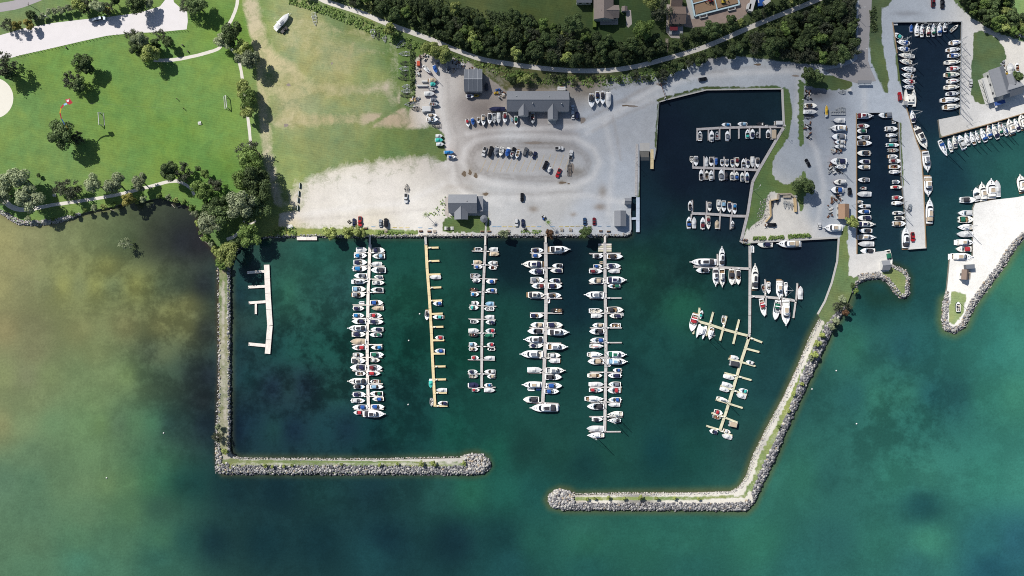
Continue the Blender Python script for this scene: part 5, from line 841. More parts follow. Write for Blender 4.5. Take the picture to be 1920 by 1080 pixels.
M_ASPH = mat('worn_asphalt', seen(172, 170, 172), .95, var=.1, scale=.3); M_SAND = mat('pale_sand', seen(244, 240, 228), .95, var=.05, scale=.5); M_DIRT = mat('bare_soil', seen(178, 158, 146), .95, var=.25, scale=.35); M_PAVER = mat('patio_paving', seen(196, 188, 182), .9, var=.2, scale=.8)
M_RAMP = mat('wet_concrete_ramp', seen(150, 146, 138), .7, var=.2, scale=.4)
BANKPATH = [(585, -12), (610, 2), (640, 12), (680, 25), (720, 42), (770, 60), (810, 75), (850, 92), (900, 110), (950, 119), (1000, 126), (1050, 131), (1100, 133), (1150, 131), (1200, 123), (1260, 107), (1310, 92), (1350, 76), (1400, 54), (1450, 33), (1500, 13), (1560, -12)]
ribbon('bank_path', BANKPATH, 9, M_PATH)
ribbon('park_path', [(446, -12), (444, 10), (435, 35), (424, 54), (416, 74), (411, 90), (384, 100), (345, 109), (314, 113), (288, 113)], [6, 6, 6, 6, 6, 6, 6, 6, 7, 6], M_PATH)
ribbon('park_path', [(434, 92), (444, 105), (452, 132), (458, 180), (466, 230), (470, 272)], 5.5, M_PATH, .016)
ribbon('shore_path', [(-60, 352), (0, 372), (22, 388), (48, 393), (100, 384), (150, 377), (220, 365), (280, 350), (320, 340), (340, 342), (358, 354), (364, 366)], [12, 11, 10, 8, 6.5, 6, 6, 6, 6, 6, 5, 5], M_PATH)
ribbon('shore_path', [(462, 405), (458, 418), (450, 432), (440, 443), (425, 449)], 6, M_PATH); ribbon('shore_path', [(456, 424), (468, 420), (480, 414)], 4, M_PATH, .016)
sheet('car_park', [(-60, 76), (0, 66), (50, 52), (100, 43), (150, 37), (200, 32), (260, 24), (300, 12), (311, -2), (312, -25), (322, -25), (326, 4), (340, 16), (351, 22), (352, 40), (350, 55), (300, 60), (250, 62), (200, 67), (150, 78), (90, 92), (40, 103), (22, 108), (-60, 118)], M_WHITEG)
sheet('sand_court', [(-12 + 37 * math.cos(a), 184 + 38 * math.sin(a)) for a in np.linspace(0, 2 * math.pi, 40, endpoint=False)], M_SAND)
ribbon('road', [(-60, 22), (0, 14), (40, 6), (90, -14)], 17, mat('road_asphalt', seen(176, 172, 176), .95, var=.08, scale=.3)); ribbon('road', [(1625, -40), (1621, 30), (1618, 90), (1618, 112)], [24, 24, 20, 20], M_ASPH); sheet('road', [(1608, 110), (1626, 108), (1633, 130), (1643, 152), (1606, 156), (1570, 146), (1545, 132), (1575, 126), (1598, 118)], M_ASPH, .016)
sheet('ramp', [(1200, 268), (1218, 268), (1218, 283), (1200, 283)], M_CONC, .012)
mb = MB(); a = [(*P(1200, 282, ZL), ZL + .01), (*P(1217, 282, ZL), ZL + .01), (*P(1217, 304, 0), -1.0), (*P(1200, 304, 0), -1.0)]; mb.add(a, [(3, 2, 1, 0)]); tag(mb.build('ramp', M_RAMP), kind='structure')
mb = MB(); mb.add([(*P(1199.5 + x * 18, 281 + y * 20, .012), .012) for x, y in ((0, 0), (1, 0), (1, 1), (0, 1))], [(3, 2, 1, 0)]); tag(mb.build('shallow_ramp_water', mat('shallow_water', seen(78, 84, 88), .2, var=.2, scale=.4)), kind='structure')
sheet('building_plot', [(1284, 50), (1296, 14), (1292, -30), (1405, -30), (1408, 12), (1400, 26), (1372, 40), (1310, 50)], M_DIRT, .012)
sheet('driveway', [(1280, -30), (1292, -30), (1300, 14), (1306, 34), (1297, 36), (1288, 8)], M_CONC, .02)
for poly in ([(1125, 35), (1159, 34), (1159, 46), (1125, 47)], [(1174, 18), (1183, 19), (1185, 45), (1178, 52), (1174, 48)], [(1250, 8), (1281, 10), (1281, 62), (1274, 72), (1258, 71), (1249, 60)]): sheet('patio', poly, M_PAVER, .016)
sheet('patio', [(834, 370), (842, 368), (842, 403), (848, 410), (834, 404)], M_PAVER, .016)
ribbon('footpath', [(911, 408), (913, 414), (911, 424), (910, 441)], 3.2, M_CONC, .02); sheet('footpath', [(888, 396), (918, 396), (920, 403), (914, 405), (890, 402)], M_CONC, .016)
M_YEL = mat('yellow_road_paint', seen(226, 200, 70), .8, var=.25, scale=1.2); M_BLU = mat('blue_road_paint', seen(70, 160, 215), .8, var=.2, scale=1.2)
M_FADED = mat('faded_yellow_paint', seen(204, 188, 160), .9, var=.2, scale=1.2)
mb = MB()
for i in range(14):
    x = 904 + i * 12.2; y0, y1 = (300, 322) if i < 9 else (290, 318)
    a, b = P(x + 7, y0 - (i % 3), ZL), P(x - 3, y1, ZL); d = Vector((b[0] - a[0], b[1] - a[1])); n_ = Vector((-d.y, d.x)).normalized() * .16
    mb.add([(a[0] + n_.x, a[1] + n_.y, ZL + .012), (a[0] - n_.x, a[1] - n_.y, ZL + .012), (b[0] - n_.x, b[1] - n_.y, ZL + .012), (b[0] + n_.x, b[1] + n_.y, ZL + .012)], [(0, 1, 2, 3)])
tag(mb.build('parking_bay_marking', M_FADED), kind='structure')
# ------------------------------------------------------------------ wheel stops along the shore
for i, (x, y, c) in enumerate([(700, 425, 'B'), (788, 427, 'B'), (807, 428, 'B'), (927, 425, 'B'), (936, 425, 'B'), (946, 425, 'Y'), (957, 425, 'Y'), (968, 425, 'Y'), (990, 425, 'Y'), (1000, 425, 'Y'), (1011, 425, 'B'), (1036, 425, 'B'), (1052, 425, 'Y'), (1063, 424.5, 'Y'), (1073, 424.3, 'Y'), (1083, 424, 'Y'), (1092, 423.6, 'Y'), (1105, 423.6, 'Y'), (1124, 424, 'B'), (1141, 424, 'B'), (740, 426.5, 'Y'), (752, 427, 'Y'), (764, 427, 'Y')]):
    m_ = MB(); m_.box((0, 0, .09), (2.4, .22, .18), 0, 0, .85); o = m_.build('wheel_stop', M_YEL if c == 'Y' else M_BLU, None, (*P(x, y, ZL), ZL))
    tag(o, 'yellow painted wheel stop in the row along the shore gravel' if c == 'Y' else 'blue painted wheel stop in the row along the shore gravel', 'wheel stop', 'yellow wheel stops' if c == 'Y' else 'blue wheel stops')
# low posts along the white car park
M_POST = mat('brown_post', seen(96, 88, 66), .9, var=.2)
def along(pts, n):
    d = [0]
    for a, b in zip(pts[:-1], pts[1:]): d.append(d[-1] + math.hypot(b[0] - a[0], b[1] - a[1]))
    for i in range(n):
        t = d[-1] * i / (n - 1)
        for k in range(len(pts) - 1):
            if d[k] <= t <= d[k + 1] + 1e-6:
                u = (t - d[k]) / max(1e-6, d[k + 1] - d[k]); yield (pts[k][0] + (pts[k + 1][0] - pts[k][0]) * u, pts[k][1] + (pts[k + 1][1] - pts[k][1]) * u); break
pm = MB(); pm.tube((0, 0, 0), (0, 0, .95), .13, n=7); post0 = pm.build('bollard', M_POST)
tag(post0, 'short brown timber post edging the white gravel car park', 'bollard', 'posts edging the white car park'); first = True
for x, y in list(along([(32, 106), (95, 92), (150, 80), (220, 65)], 30)) + list(along([(281, 62), (352, 58)], 14)):
    o = post0 if first else post0.copy()
    if not first: col.objects.link(o)
    first = False; o.location = (*P(x, y, ZL), ZL)

def blob(px, py, rx, ry, m, nm, seed):
    r = random.Random(seed); ph0 = r.random() * 6; sheet(nm, [(px + rx * math.cos(a) * (1 + .25 * math.sin(3 * a + ph0) + r.uniform(-.12, .12)), py + ry * math.sin(a) * (1 + .25 * math.sin(2 * a + ph0) + r.uniform(-.12, .12))) for a in np.linspace(0, 2 * math.pi, 18, endpoint=False)], m, .008)
M_PUD = mat('muddy_puddle', seen(128, 112, 94), .25, var=.2, scale=.8); M_OIL = mat('dark_ground_stain', seen(150, 140, 132), .9, var=.2, scale=.6)
for k_, q in enumerate([(870.5, 326, 4.2, 4.5), (881, 323, 3, 6), (892, 329, 3.6, 4.6), (1054, 342.5, 6.5, 2.4), (1066, 344.5, 2.4, 1.6), (910.5, 364, 5, 2.6), (1421, 121, 7, 1.8), (1172, 198, 7, 2)]): blob(*q, M_PUD, 'puddle', k_)
for k_, q in enumerate([(1092, 226, 5, 6), (1070, 318, 6, 14), (1000, 268, 16, 2.4), (1491, 142, 7, 2), (622, 119, 2, 2.5), (536, 235, 4, 4), (541, 159, 4, 2.5), (900, 178, 3, 4), (1240, 158, 10, 3), (1186, 199, 9, 2.2)]): blob(*q, M_OIL, 'ground_stain', 40 + k_)
# ------------------------------------------------------------------ riprap
ROCKM = [mat('boulder_pale', seen(200, 197, 192), .95, var=.15, scale=.8), mat('boulder_grey', seen(158, 157, 160), .95, var=.15, scale=.8), mat('boulder_dark', seen(112, 112, 118), .95, var=.2, scale=.8), mat('boulder_tan', seen(180, 164, 144), .95, var=.15, scale=.8)]
ph = (1 + 5 ** .5) / 2
ICV = np.array([(-1, ph, 0), (1, ph, 0), (-1, -ph, 0), (1, -ph, 0), (0, -1, ph), (0, 1, ph), (0, -1, -ph), (0, 1, -ph), (ph, 0, -1), (ph, 0, 1), (-ph, 0, -1), (-ph, 0, 1)]) / math.sqrt(1 + ph * ph)
ICF = np.array([(0, 11, 5), (0, 5, 1), (0, 1, 7), (0, 7, 10), (0, 10, 11), (1, 5, 9), (5, 11, 4), (11, 10, 2), (10, 7, 6), (7, 1, 8), (3, 9, 4), (3, 4, 2), (3, 2, 6), (3, 6, 8), (3, 8, 9), (4, 9, 5), (2, 4, 11), (6, 2, 10), (8, 6, 7), (9, 8, 1)])
def riprap(name, zones, seed, label):
    rs = np.random.RandomState(seed); pts = []
    for poly, n, rmin, rmax, wts, ground_poly, lift in zones:
        p = np.array(poly, float); lo, hi = p.min(0), p.max(0); got = np.zeros((0, 2))
        while len(got) < n:
            q = lo + rs.rand(n * 4, 2) * (hi - lo); got = np.concatenate([got, q[sdist(q, p) > 0]])
        got = got[:n]; din = sdist(got, ground_poly); r = rmin + (rmax - rmin) * 1.25 * rs.rand(n) ** 2.4
        z = np.where(din > 0, ZL - .1 + np.minimum(lift, din * .12), np.maximum(-.45, ZL - .2 + din * .34)); mi = rs.choice(4, n, p=wts)
        for (x, y), zz, rr, m_ in zip(got, z, r, mi): pts.append((*P(x, y, zz), zz, rr, m_))
    n = len(pts); A = np.array(pts); jit = 1 + rs.uniform(-.28, .28, (n, 12, 1)); sc = 1 + rs.uniform(-.25, .3, (n, 1, 3)); sc[..., 2] *= .85
    th = rs.rand(n) * 6.28; c, s_ = np.cos(th), np.sin(th); base = ICV[None] * jit * sc; V = base.copy(); V[..., 0] = base[..., 0] * c[:, None] - base[..., 1] * s_[:, None]; V[..., 1] = base[..., 0] * s_[:, None] + base[..., 1] * c[:, None]
    V = V * A[:, 3][:, None, None] + A[:, None, :3]; F = ICF[None] + 12 * np.arange(n)[:, None, None]
    o = link_np(name, V.reshape(-1, 3), F.reshape(-1, 3), ROCKM, None, np.repeat(A[:, 4].astype(int), 20), 3); return tag(o, label, 'rocks', None, 'stuff')
PW = (.42, .34, .14, .10); DW = (.15, .41, .41, .03); WW = (.74, .16, .02, .08)  # DW leans to dark boulders, painting in shade on slopes turned from the sun
riprap('riprap', [([(408, 502), (411, 502), (413, 700), (412, 790), (412, 880), (404, 888), (405, 860), (406, 780), (409, 700), (408, 560)], 300, .3, .6, PW, MAIN, .1), ([(426, 502), (432, 502), (433, 700), (432, 845), (427, 845), (427, 700)], 520, .3, .65, DW, MAIN, .2),
                  ([(416, 872), (408, 890), (600, 890), (890, 891), (912, 886), (880, 874), (700, 873), (440, 872), (424, 868)], 2300, .3, .7, DW, MAIN, .3), ([(432, 850), (450, 858), (700, 859), (862, 856), (876, 850), (876, 857), (700, 863), (450, 862), (436, 859)], 750, .2, .4, WW, MAIN, .05), ([(870, 856), (880, 850), (905, 852), (919, 864), (918, 878), (906, 887), (878, 888)], 520, .36, .85, PW, MAIN, .8), ([(404, 800), (414, 850), (420, 880), (404, 888)], 110, .4, .8, PW, MAIN, .3)], 1, 'grey boulders heaped along the western breakwater')
riprap('riprap', [([(1026, 937), (1033, 923), (1050, 917), (1068, 921), (1076, 930), (1076, 950), (1060, 956), (1034, 950)], 700, .36, .85, PW, MAIN, .8), ([(1070, 943), (1200, 943), (1330, 943), (1394, 942), (1404, 936), (1412, 945), (1400, 958), (1330, 957), (1200, 957), (1060, 956)], 1700, .3, .72, DW, MAIN, .3),
                  ([(1411, 922), (1427, 880), (1459, 815), (1483, 760), (1503, 705), (1528, 650), (1548, 610), (1562, 592), (1584, 574), (1590, 571), (1578, 592), (1562, 612), (1542, 660), (1522, 702), (1502, 743), (1477, 800), (1452, 860), (1429, 908), (1412, 944)], 2000, .42, .95, (.14, .34, .5, .02), MAIN, .4), ([(1070, 922), (1300, 924), (1370, 921), (1384, 913), (1388, 916), (1374, 925), (1300, 928), (1078, 930)], 900, .18, .36, WW, MAIN, .03),
                  ([(1384, 914), (1398, 893), (1413, 850), (1438, 800), (1468, 745), (1498, 680), (1517, 632), (1536, 597), (1541, 600), (1522, 636), (1503, 684), (1474, 749), (1444, 804), (1420, 853), (1404, 896), (1390, 918)], 1200, .18, .36, WW, MAIN, .03)], 2, 'dark shaded boulders heaped along the eastern breakwater')
riprap('riprap', [([(1596, 548), (1604, 528), (1625, 517), (1648, 515), (1666, 520), (1678, 536), (1690, 551), (1697, 551), (1699, 522), (1692, 511), (1668, 498), (1670, 494), (1698, 506), (1706, 520), (1705, 552), (1698, 560), (1687, 560), (1672, 546), (1662, 530), (1648, 523), (1626, 525), (1610, 532), (1602, 550)], 900, .24, .55, PW, MAIN, .2), ([(1608, 516), (1625, 512), (1650, 511), (1662, 518), (1650, 521), (1625, 522), (1610, 526)], 260, .3, .7, PW, MAIN, .1)], 3, 'pale boulders round the small cove and grass tip')
riprap('riprap', [([(1774, 545), (1780, 548), (1776, 598), (1781, 610), (1790, 613), (1803, 603), (1818, 566), (1844, 530), (1874, 490), (1892, 460), (1925, 428), (1930, 440), (1902, 470), (1886, 500), (1856, 540), (1830, 574), (1811, 614), (1790, 626), (1770, 620), (1765, 600), (1768, 565)], 2300, .26, .6, (.44, .3, .2, .06), SPIT, .3)], 4, 'bright boulders round the white gravel spit')
riprap('riprap', [([(490, 445), (520, 440), (690, 440), (910, 439), (1130, 439), (1174, 438), (1181, 434), (1186, 436), (1178, 443), (1130, 445), (910, 445), (690, 446), (500, 446), (470, 455), (445, 475), (440, 470), (465, 449)], 1900, .2, .45, PW, MAIN, .05), ([(-60, 380), (0, 392), (20, 402), (36, 412), (60, 414), (100, 411), (130, 404), (152, 398), (152, 403), (130, 412), (100, 420), (60, 424), (32, 420), (16, 411), (0, 400), (-60, 388)], 900, .25, .55, WW, MAIN, .2), ([(1426, 378), (1444, 364), (1446, 404), (1428, 420), (1404, 434), (1416, 420)], 260, .15, .35, PW, MAIN, .05)], 5, 'small pale stones lining the harbour and lake shore')

# ------------------------------------------------------------------ foliage
def leaf_mat(name, a, b, tr=.32):
    m = bpy.data.materials.new(name); m.use_nodes = True; n = m.node_tree.nodes; l = m.node_tree.links; p = n['Principled BSDF']; p.inputs['Roughness'].default_value = .7; p.inputs['Specular IOR Level'].default_value = .25
    g = n.new('ShaderNodeNewGeometry'); mx = n.new('ShaderNodeMix'); mx.data_type = 'RGBA'; mx.inputs['A'].default_value = (*a, 1); mx.inputs['B'].default_value = (*b, 1)
    l.new(g.outputs['Random Per Island'], mx.inputs['Factor']); oi = n.new('ShaderNodeObjectInfo'); mr = n.new('ShaderNodeMapRange'); mr.inputs['To Min'].default_value = .78; mr.inputs['To Max'].default_value = 1.3; l.new(oi.outputs['Random'], mr.inputs['Value'])
    vm = n.new('ShaderNodeVectorMath'); vm.operation = 'SCALE'; l.new(mx.outputs['Result'], vm.inputs[0]); l.new(mr.outputs[0], vm.inputs['Scale']); l.new(vm.outputs[0], p.inputs['Base Color'])
    t = n.new('ShaderNodeBsdfTranslucent'); l.new(vm.outputs[0], t.inputs['Color']); ms = n.new('ShaderNodeMixShader'); ms.inputs[0].default_value = tr
    l.new(p.outputs[0], ms.inputs[1]); l.new(t.outputs[0], ms.inputs[2]); l.new(ms.outputs[0], n['Material Output'].inputs['Surface']); return m
LEAF = dict(D=leaf_mat('leaves_dark_green', (.05, .085, .035), (.15, .21, .08)), G=leaf_mat('leaves_green', (.09, .16, .04), (.24, .33, .10)), W=leaf_mat('leaves_silver_green', (.17, .21, .12), (.42, .47, .29)), Y=leaf_mat('leaves_yellow_green', (.2, .25, .07), (.44, .5, .18)), A=leaf_mat('leaves_autumn_yellow', (.24, .22, .06), (.38, .36, .11)), B=leaf_mat('leaves_brown_green', (.055, .07, .045), (.14, .16, .10)), R=leaf_mat('leaves_reddish', (.10, .055, .035), (.19, .11, .06)), K=leaf_mat('leaves_deep_bank', (.034, .056, .026), (.10, .14, .055)))
M_BARK = mat('bark', seen(104, 92, 80), .95, var=.3, scale=3)
def quads(cent, nrm, size, rs):
    n = len(cent); nrm = nrm / (np.linalg.norm(nrm, axis=1, keepdims=True) + 1e-9); ref = rs.normal(size=(n, 3)); u = np.cross(nrm, ref); u /= np.linalg.norm(u, axis=1, keepdims=True) + 1e-9; v = np.cross(nrm, u)
    a = size[:, None] * .5; b = a * rs.uniform(.55, 1, (n, 1)); V = np.stack([cent - u * a - v * b * .4, cent + u * a * .2 - v * b, cent + u * a + v * b * .3, cent - u * a * .1 + v * b], 1)
    return V.reshape(-1, 3), np.arange(4 * n).reshape(n, 4)
def mesh_np(name, V, F, mats):
    o = link_np(name, V, F, mats); me = o.data; bpy.data.objects.remove(o); return me
def crown(seed, n, leaf, kind='round'):
    rs = np.random.RandomState(seed); C_ = []; N_ = []; lumps = 14
    for i in range(lumps):
        th = rs.rand() * 6.28; ph_ = math.asin(rs.uniform(-.35, 1)); rr = rs.uniform(.4, .84); c = np.array([math.cos(th) * math.cos(ph_) * rr, math.sin(th) * math.cos(ph_) * rr, math.sin(ph_) * rr * .8])
        lr = rs.uniform(.2, .44); k = n // lumps; d = rs.normal(size=(k, 3)); d /= np.linalg.norm(d, axis=1, keepdims=True); d[:, 2] = np.abs(d[:, 2]) * .9 + d[:, 2] * .1
        C_.append(c + d * lr * rs.uniform(.7, 1.08, (k, 1))); N_.append(d + rs.normal(size=(k, 3)) * .45)
    k = n // 8; d = rs.normal(size=(k, 3)); d /= np.linalg.norm(d, axis=1, keepdims=True); C_.append(d * rs.uniform(.2, .6, (k, 1))); N_.append(d + rs.normal(size=(k, 3)) * .5)
    C_ = np.concatenate(C_); N_ = np.concatenate(N_); C_[:, 2] += 1.25; return quads(C_, N_, leaf * rs.uniform(.6, 1.35, len(C_)), rs)
def conifer(seed, n, leaf):
    rs = np.random.RandomState(seed); h = rs.rand(n) ** 1.25; nb = 15; lvl = np.floor(h * 9) / 9; ang = (rs.randint(0, nb, n) + lvl * 7.3) * 2 * math.pi / nb + rs.normal(0, .09, n); rad = (1 - lvl * .93) * rs.rand(n) ** .6 * (1 + .12 * np.sin(ang * 3 + seed))
    c = np.stack([np.cos(ang) * rad, np.sin(ang) * rad, .35 + h * 2.3 - rad * .25], 1); nr = np.stack([np.cos(ang) * .45, np.sin(ang) * .45, np.ones(n)], 1) + rs.normal(size=(n, 3)) * .3
    return quads(c, nr, leaf * rs.uniform(.6, 1.3, n), rs)
def loose(seed, n, leaf):
    rs = np.random.RandomState(seed); C_ = []; 
    for i in range(26):
        th = rs.rand() * 6.28; rr = rs.uniform(.25, .95); c = np.array([math.cos(th) * rr, math.sin(th) * rr, 1.1 + rs.uniform(-.4, .6)]); k = n // 26; C_.append(c + rs.normal(size=(k, 3)) * np.array([.12, .12, .1]))
    C_ = np.concatenate(C_); return quads(C_, rs.normal(size=C_.shape) + np.array([0, 0, .8]), leaf * rs.uniform(.6, 1.3, len(C_)), rs)
CR = {}
def crown_mesh(shape, mk, var, big):
    key = (shape, mk, var, big)
    if key not in CR:
        if shape == 'round': V, F = crown(var * 7 + 1, 5200 if big else 2200, .105 if big else .17)
        elif shape == 'conifer': V, F = conifer(var * 5 + 2, 3600 if big else 1900, .15 if big else .21)
        else: V, F = loose(var * 3 + 3, 1700, .13)
        CR[key] = mesh_np('crown', V, F, [LEAF[mk]])
    return CR[key]
TK = {}
def trunk_mesh(shape, var):
    if (shape, var) not in TK:
        r = random.Random(var + len(shape)); mb = MB(); top = 2.4 if shape == 'conifer' else .75; mb.tube((0, 0, -.05), (r.uniform(-.03, .03), r.uniform(-.03, .03), top), .075, .012 if shape == 'conifer' else .055, 7)
        for i in range(9 if shape != 'conifer' else 4):
            a = i * 2.4 + r.random(); z0 = r.uniform(.45, .75); ln = r.uniform(.5, .85); z1 = z0 + r.uniform(.3, .75); m_ = (math.cos(a) * ln * .5, math.sin(a) * ln * .5, (z0 + z1) / 2 + .06); mb.tube((0, 0, z0), m_, .032, .02, 5); mb.tube(m_, (math.cos(a) * ln, math.sin(a) * ln, z1), .02, .006, 5)
        o = mb.build('trunk', M_BARK); TK[(shape, var)] = o.data; bpy.data.objects.remove(o)
    return TK[(shape, var)]
NT = 0
def tree(px, py, rpx, mk, shape, label, name='tree', cat='tree', group=None):
    global NT
    NT += 1; r = rpx * S * 1.14; zc = ZL + 1.2 * r; x, y = P(px, py, zc); rr = random.Random(NT); var = rr.randrange(5); big = rpx > 13
    t = thing(name, label, cat, (x, y, ZL), rr.uniform(0, 6.28), group); t.scale = (r * rr.uniform(.9, 1.2), r * rr.uniform(.85, 1.08), r * rr.uniform(.9, 1.1))
    for nm, me in (('trunk', trunk_mesh(shape, var)), ('crown', crown_mesh(shape, mk, var, big))):
        o = bpy.data.objects.new(nm, me); col.objects.link(o); o.parent = t
    return t
KL = dict(D='dark green', G='bright green', W='silver-green', Y='yellow-green', A='autumn yellow', B='brownish sparse', R='reddish', K='deep green')
SH = dict(D='round', G='round', W='round', Y='round', A='round', B='loose', R='round', K='round', C='conifer')
TREES = [(14, 46, 10, 'B', 'at the left end of the white car park'), (32, 49, 9, 'A', 'first by the car park left end'), (54, 46, 9, 'A', 'second, by the car park hedge gap'), (58, 27, 8, 'D', 'beside the white hedge-gap post'), (150, 14, 12, 'Y', 'among the shrubs above the pale blue van'), (160, 9, 13, 'B', 'just above the pale blue van'), (184, 13, 13, 'W', 'above the car park middle'), (199, 16, 11, 'B', 'right of the silver tree above the car park'), (202, 20, 7, 'A', 'small, at the car park top edge'), (214, 3, 9, 'D', 'cut by the top edge near the car park'),
         (258, 6, 15, 'D', 'above the car park right half'), (280, 8, 9, 'W', 'small, right of the dark tree above the car park'), (350, 8, 12, 'B', 'right of the car park entrance'), (370, 11, 16, 'D', 'right of the car park, casting a long lawn shadow'), (6, 122, 19, 'B', 'at the left edge above the sand court'), (18, 138, 13, 'D', 'at the left edge beside the sand court'),
         (246, 68, 13, 'B', 'leftmost in the clump below the car park'), (268, 74, 15, 'W', 'top of the clump below the car park'), (258, 90, 14, 'D', 'left of the yellowish tree in the clump'), (284, 99, 16, 'Y', 'lowest in the clump at the path end'), (291, 84, 10, 'D', 'behind the yellowish tree in the clump'), (300, 66, 9, 'B', 'small, right of the clump'), (315, 80, 10, 'D', 'small, on open lawn right of the clump'),
         (158, 117, 16, 'D', 'upper of the two trees on the open lawn'), (168, 128, 11, 'D', 'lower half of the upper open-lawn pair'), (134, 150, 14, 'B', 'left part of the lower open-lawn pair'), (150, 160, 12, 'D', 'right part of the lower open-lawn pair'), (117, 253, 22, 'D', 'standing alone left of the lawn goal'), (140, 256, 12, 'B', 'joined to the lone dark tree by the goal'),
         (434, 64, 16, 'D', 'top of the tree row beside the park path'), (420, 78, 13, 'W', 'left of the top of the path tree row'), (457, 92, 13, 'Y', 'bright, second in the path tree row'), (467, 112, 16, 'W', 'third in the path tree row'), (456, 165, 14, 'Y', 'upper, in the middle of the path tree row'), (466, 186, 15, 'G', 'middle of the path tree row'), (464, 212, 11, 'Y', 'lowest of the middle path tree row'),
         (466, 282, 15, 'B', 'topmost in the big shore-side clump'), (470, 302, 17, 'G', 'second in the big shore-side clump'), (478, 328, 20, 'D', 'centre of the big shore-side clump'), (462, 340, 17, 'G', 'left side of the big shore-side clump'), (486, 352, 18, 'D', 'right side of the big shore-side clump'), (456, 382, 22, 'W', 'large and pale, at the foot of the clump'), (484, 382, 17, 'D', 'beside the pale tree at the foot of the clump'), (470, 405, 13, 'D', 'lowest dark one over the shore path'),
         (30, 334, 25, 'W', 'large, at the left shore'), (54, 372, 21, 'W', 'beside the path at the left shore'), (4, 364, 19, 'W', 'cut by the left edge at the shore'), (-16, 352, 20, 'D', 'mostly outside the left edge at the shore'), (112, 354, 11, 'B', 'left of the bare lawn tree'), (130, 355, 16, 'B', 'on the lawn between silver trees'), (178, 348, 17, 'W', 'first of three round ones along the shore path'), (216, 346, 17, 'W', 'second of three round ones along the shore path'), (262, 342, 15, 'W', 'third of three round ones along the shore path'),
         (316, 320, 17, 'D', 'above the path bend'), (342, 323, 14, 'B', 'right of the dark tree at the path bend'), (240, 374, 12, 'A', 'on the water edge below the round silver trees'), (372, 317, 6, 'D', 'small, first on the lawn right of the path bend'), (384, 328, 8, 'G', 'small, second on the lawn right of the path bend'), (73, 329, 4, 'D', 'tiny, on the lawn right of the big silver tree'),
         (382, 358, 21, 'G', 'big, on the right of the brown cove'), (400, 350, 14, 'B', 'behind the big cove tree'), (404, 388, 19, 'D', 'below the big cove tree'), (394, 422, 19, 'W', 'pale, on the cove shore'), (415, 404, 16, 'D', 'dark, right of the pale cove tree'), (426, 478, 17, 'Y', 'at the root of the western breakwater'), (466, 440, 15, 'G', 'beside the shore path junction'), (440, 460, 10, 'D', 'small, between the breakwater and the path junction'),
         (619, 437, 11, 'Y', 'first of three shore bushes left of the crowded pier'), (652, 436, 12, 'Y', 'second of three shore bushes left of the crowded pier'), (676, 437, 12, 'Y', 'third of three shore bushes left of the crowded pier'), (945, 438, 9, 'W', 'small, right of the clubhouse path'), (1031, 437, 8.5, 'R', 'small, beside the cruiser pier gangway'), (1098, 436, 12, 'D', 'round, on the shore near the channel pier'),
         (410, 800, 6, 'W', 'small, on the western breakwater'), (408, 819, 9, 'B', 'lower, on the western breakwater'), (422, 846, 6, 'Y', 'at the bend of the western breakwater'), (812, 92, 17, 'Y', 'left half of the yard-top willow pair'), (834, 100, 16, 'Y', 'right half of the yard-top willow pair'), (731, 55, 11, 'Y', 'below the bank path at the field corner'),
         (1508, 348, 16, 'D', 'beside the turning circle'), (1498, 338, 9, 'W', 'small, left of the turning-circle tree'), (1514, 141, 12, 'D', 'left at the top of the boat park'), (1534, 144, 11, 'D', 'right at the top of the boat park'), (1595, 417, 13, 'Y', 'below the brown-roofed shed'), (1204, 61, 19, 'G', 'large, in the garden by the houses'), (1073, 46, 15, 'D', 'bluish, by the lawn left of the houses'), (1240, 16, 16, 'B', 'between the two houses'), (1222, 4, 15, 'Y', 'at the top edge between the two houses'),
         (1905, 145, 12, 'D', 'right of the white harbour house'), (1890, 152, 8, 'W', 'small, right of the white harbour house'), ]
for px, py, rp, mk, where in TREES:
    if 410 < px < 500 and rp > 9: rp *= 1.18
    if rp: tree(px, py, rp, mk, SH[mk], f"{KL[mk]} {'bush' if rp < 7 else 'tree'} {where}", 'bush' if rp < 7 else 'tree', 'bush' if rp < 7 else 'tree')
for i, (x, y, rp) in enumerate([(92, 23, 6), (104, 21, 6), (116, 19, 6.5), (128, 17, 6), (138, 16, 5), (68, 33, 5), (80, 30, 5)]): tree(x, y, rp, 'W', 'round', 'grey-green hedge shrub in the row above the white car park', 'shrub', 'shrub', 'hedge shrubs above the car park')
for x, y, rp, mk in [(1590, 575, 6, 'B'), (1579, 560, 7, 'W'), (1572, 575, 8, 'B'), (1584, 585, 6, 'R'), (1566, 602, 7, 'W'), (1558, 612, 6, 'W'), (1541, 628, 6, 'Y'), (1533, 645, 6, 'Y'), (1527, 665, 6, 'Y'), (1520, 672, 5, 'W'), (1503, 720, 4, 'Y'), (1488, 738, 4.5, 'Y'), (1478, 770, 4, 'Y'), (1460, 800, 4, 'G'), (1598, 535, 5, 'D'), (1605, 545, 5, 'G')]: tree(x, y, rp, mk, SH[mk], f'{KL[mk]} shrub on the boulders of the eastern breakwater root', 'shrub', 'shrub', f'{KL[mk]} breakwater shrubs')
for x, y, rp in [(497, 873, 3.5), (511, 875, 3.5), (533, 874, 3.5), (548, 872, 3), (640, 870, 3), (712, 871, 3.5), (745, 870, 3), (790, 870, 5), (812, 870, 5), (870, 868, 4), (1100, 935, 4), (1115, 934, 3), (1140, 933, 4), (1170, 934, 4), (1200, 932, 5), (1230, 933, 4), (1265, 934, 3.5), (1310, 935, 3.5)]: tree(x, y, rp, 'Y', 'round', 'small yellow-green shrub on a breakwater crest', 'shrub', 'shrub', 'breakwater crest shrubs')
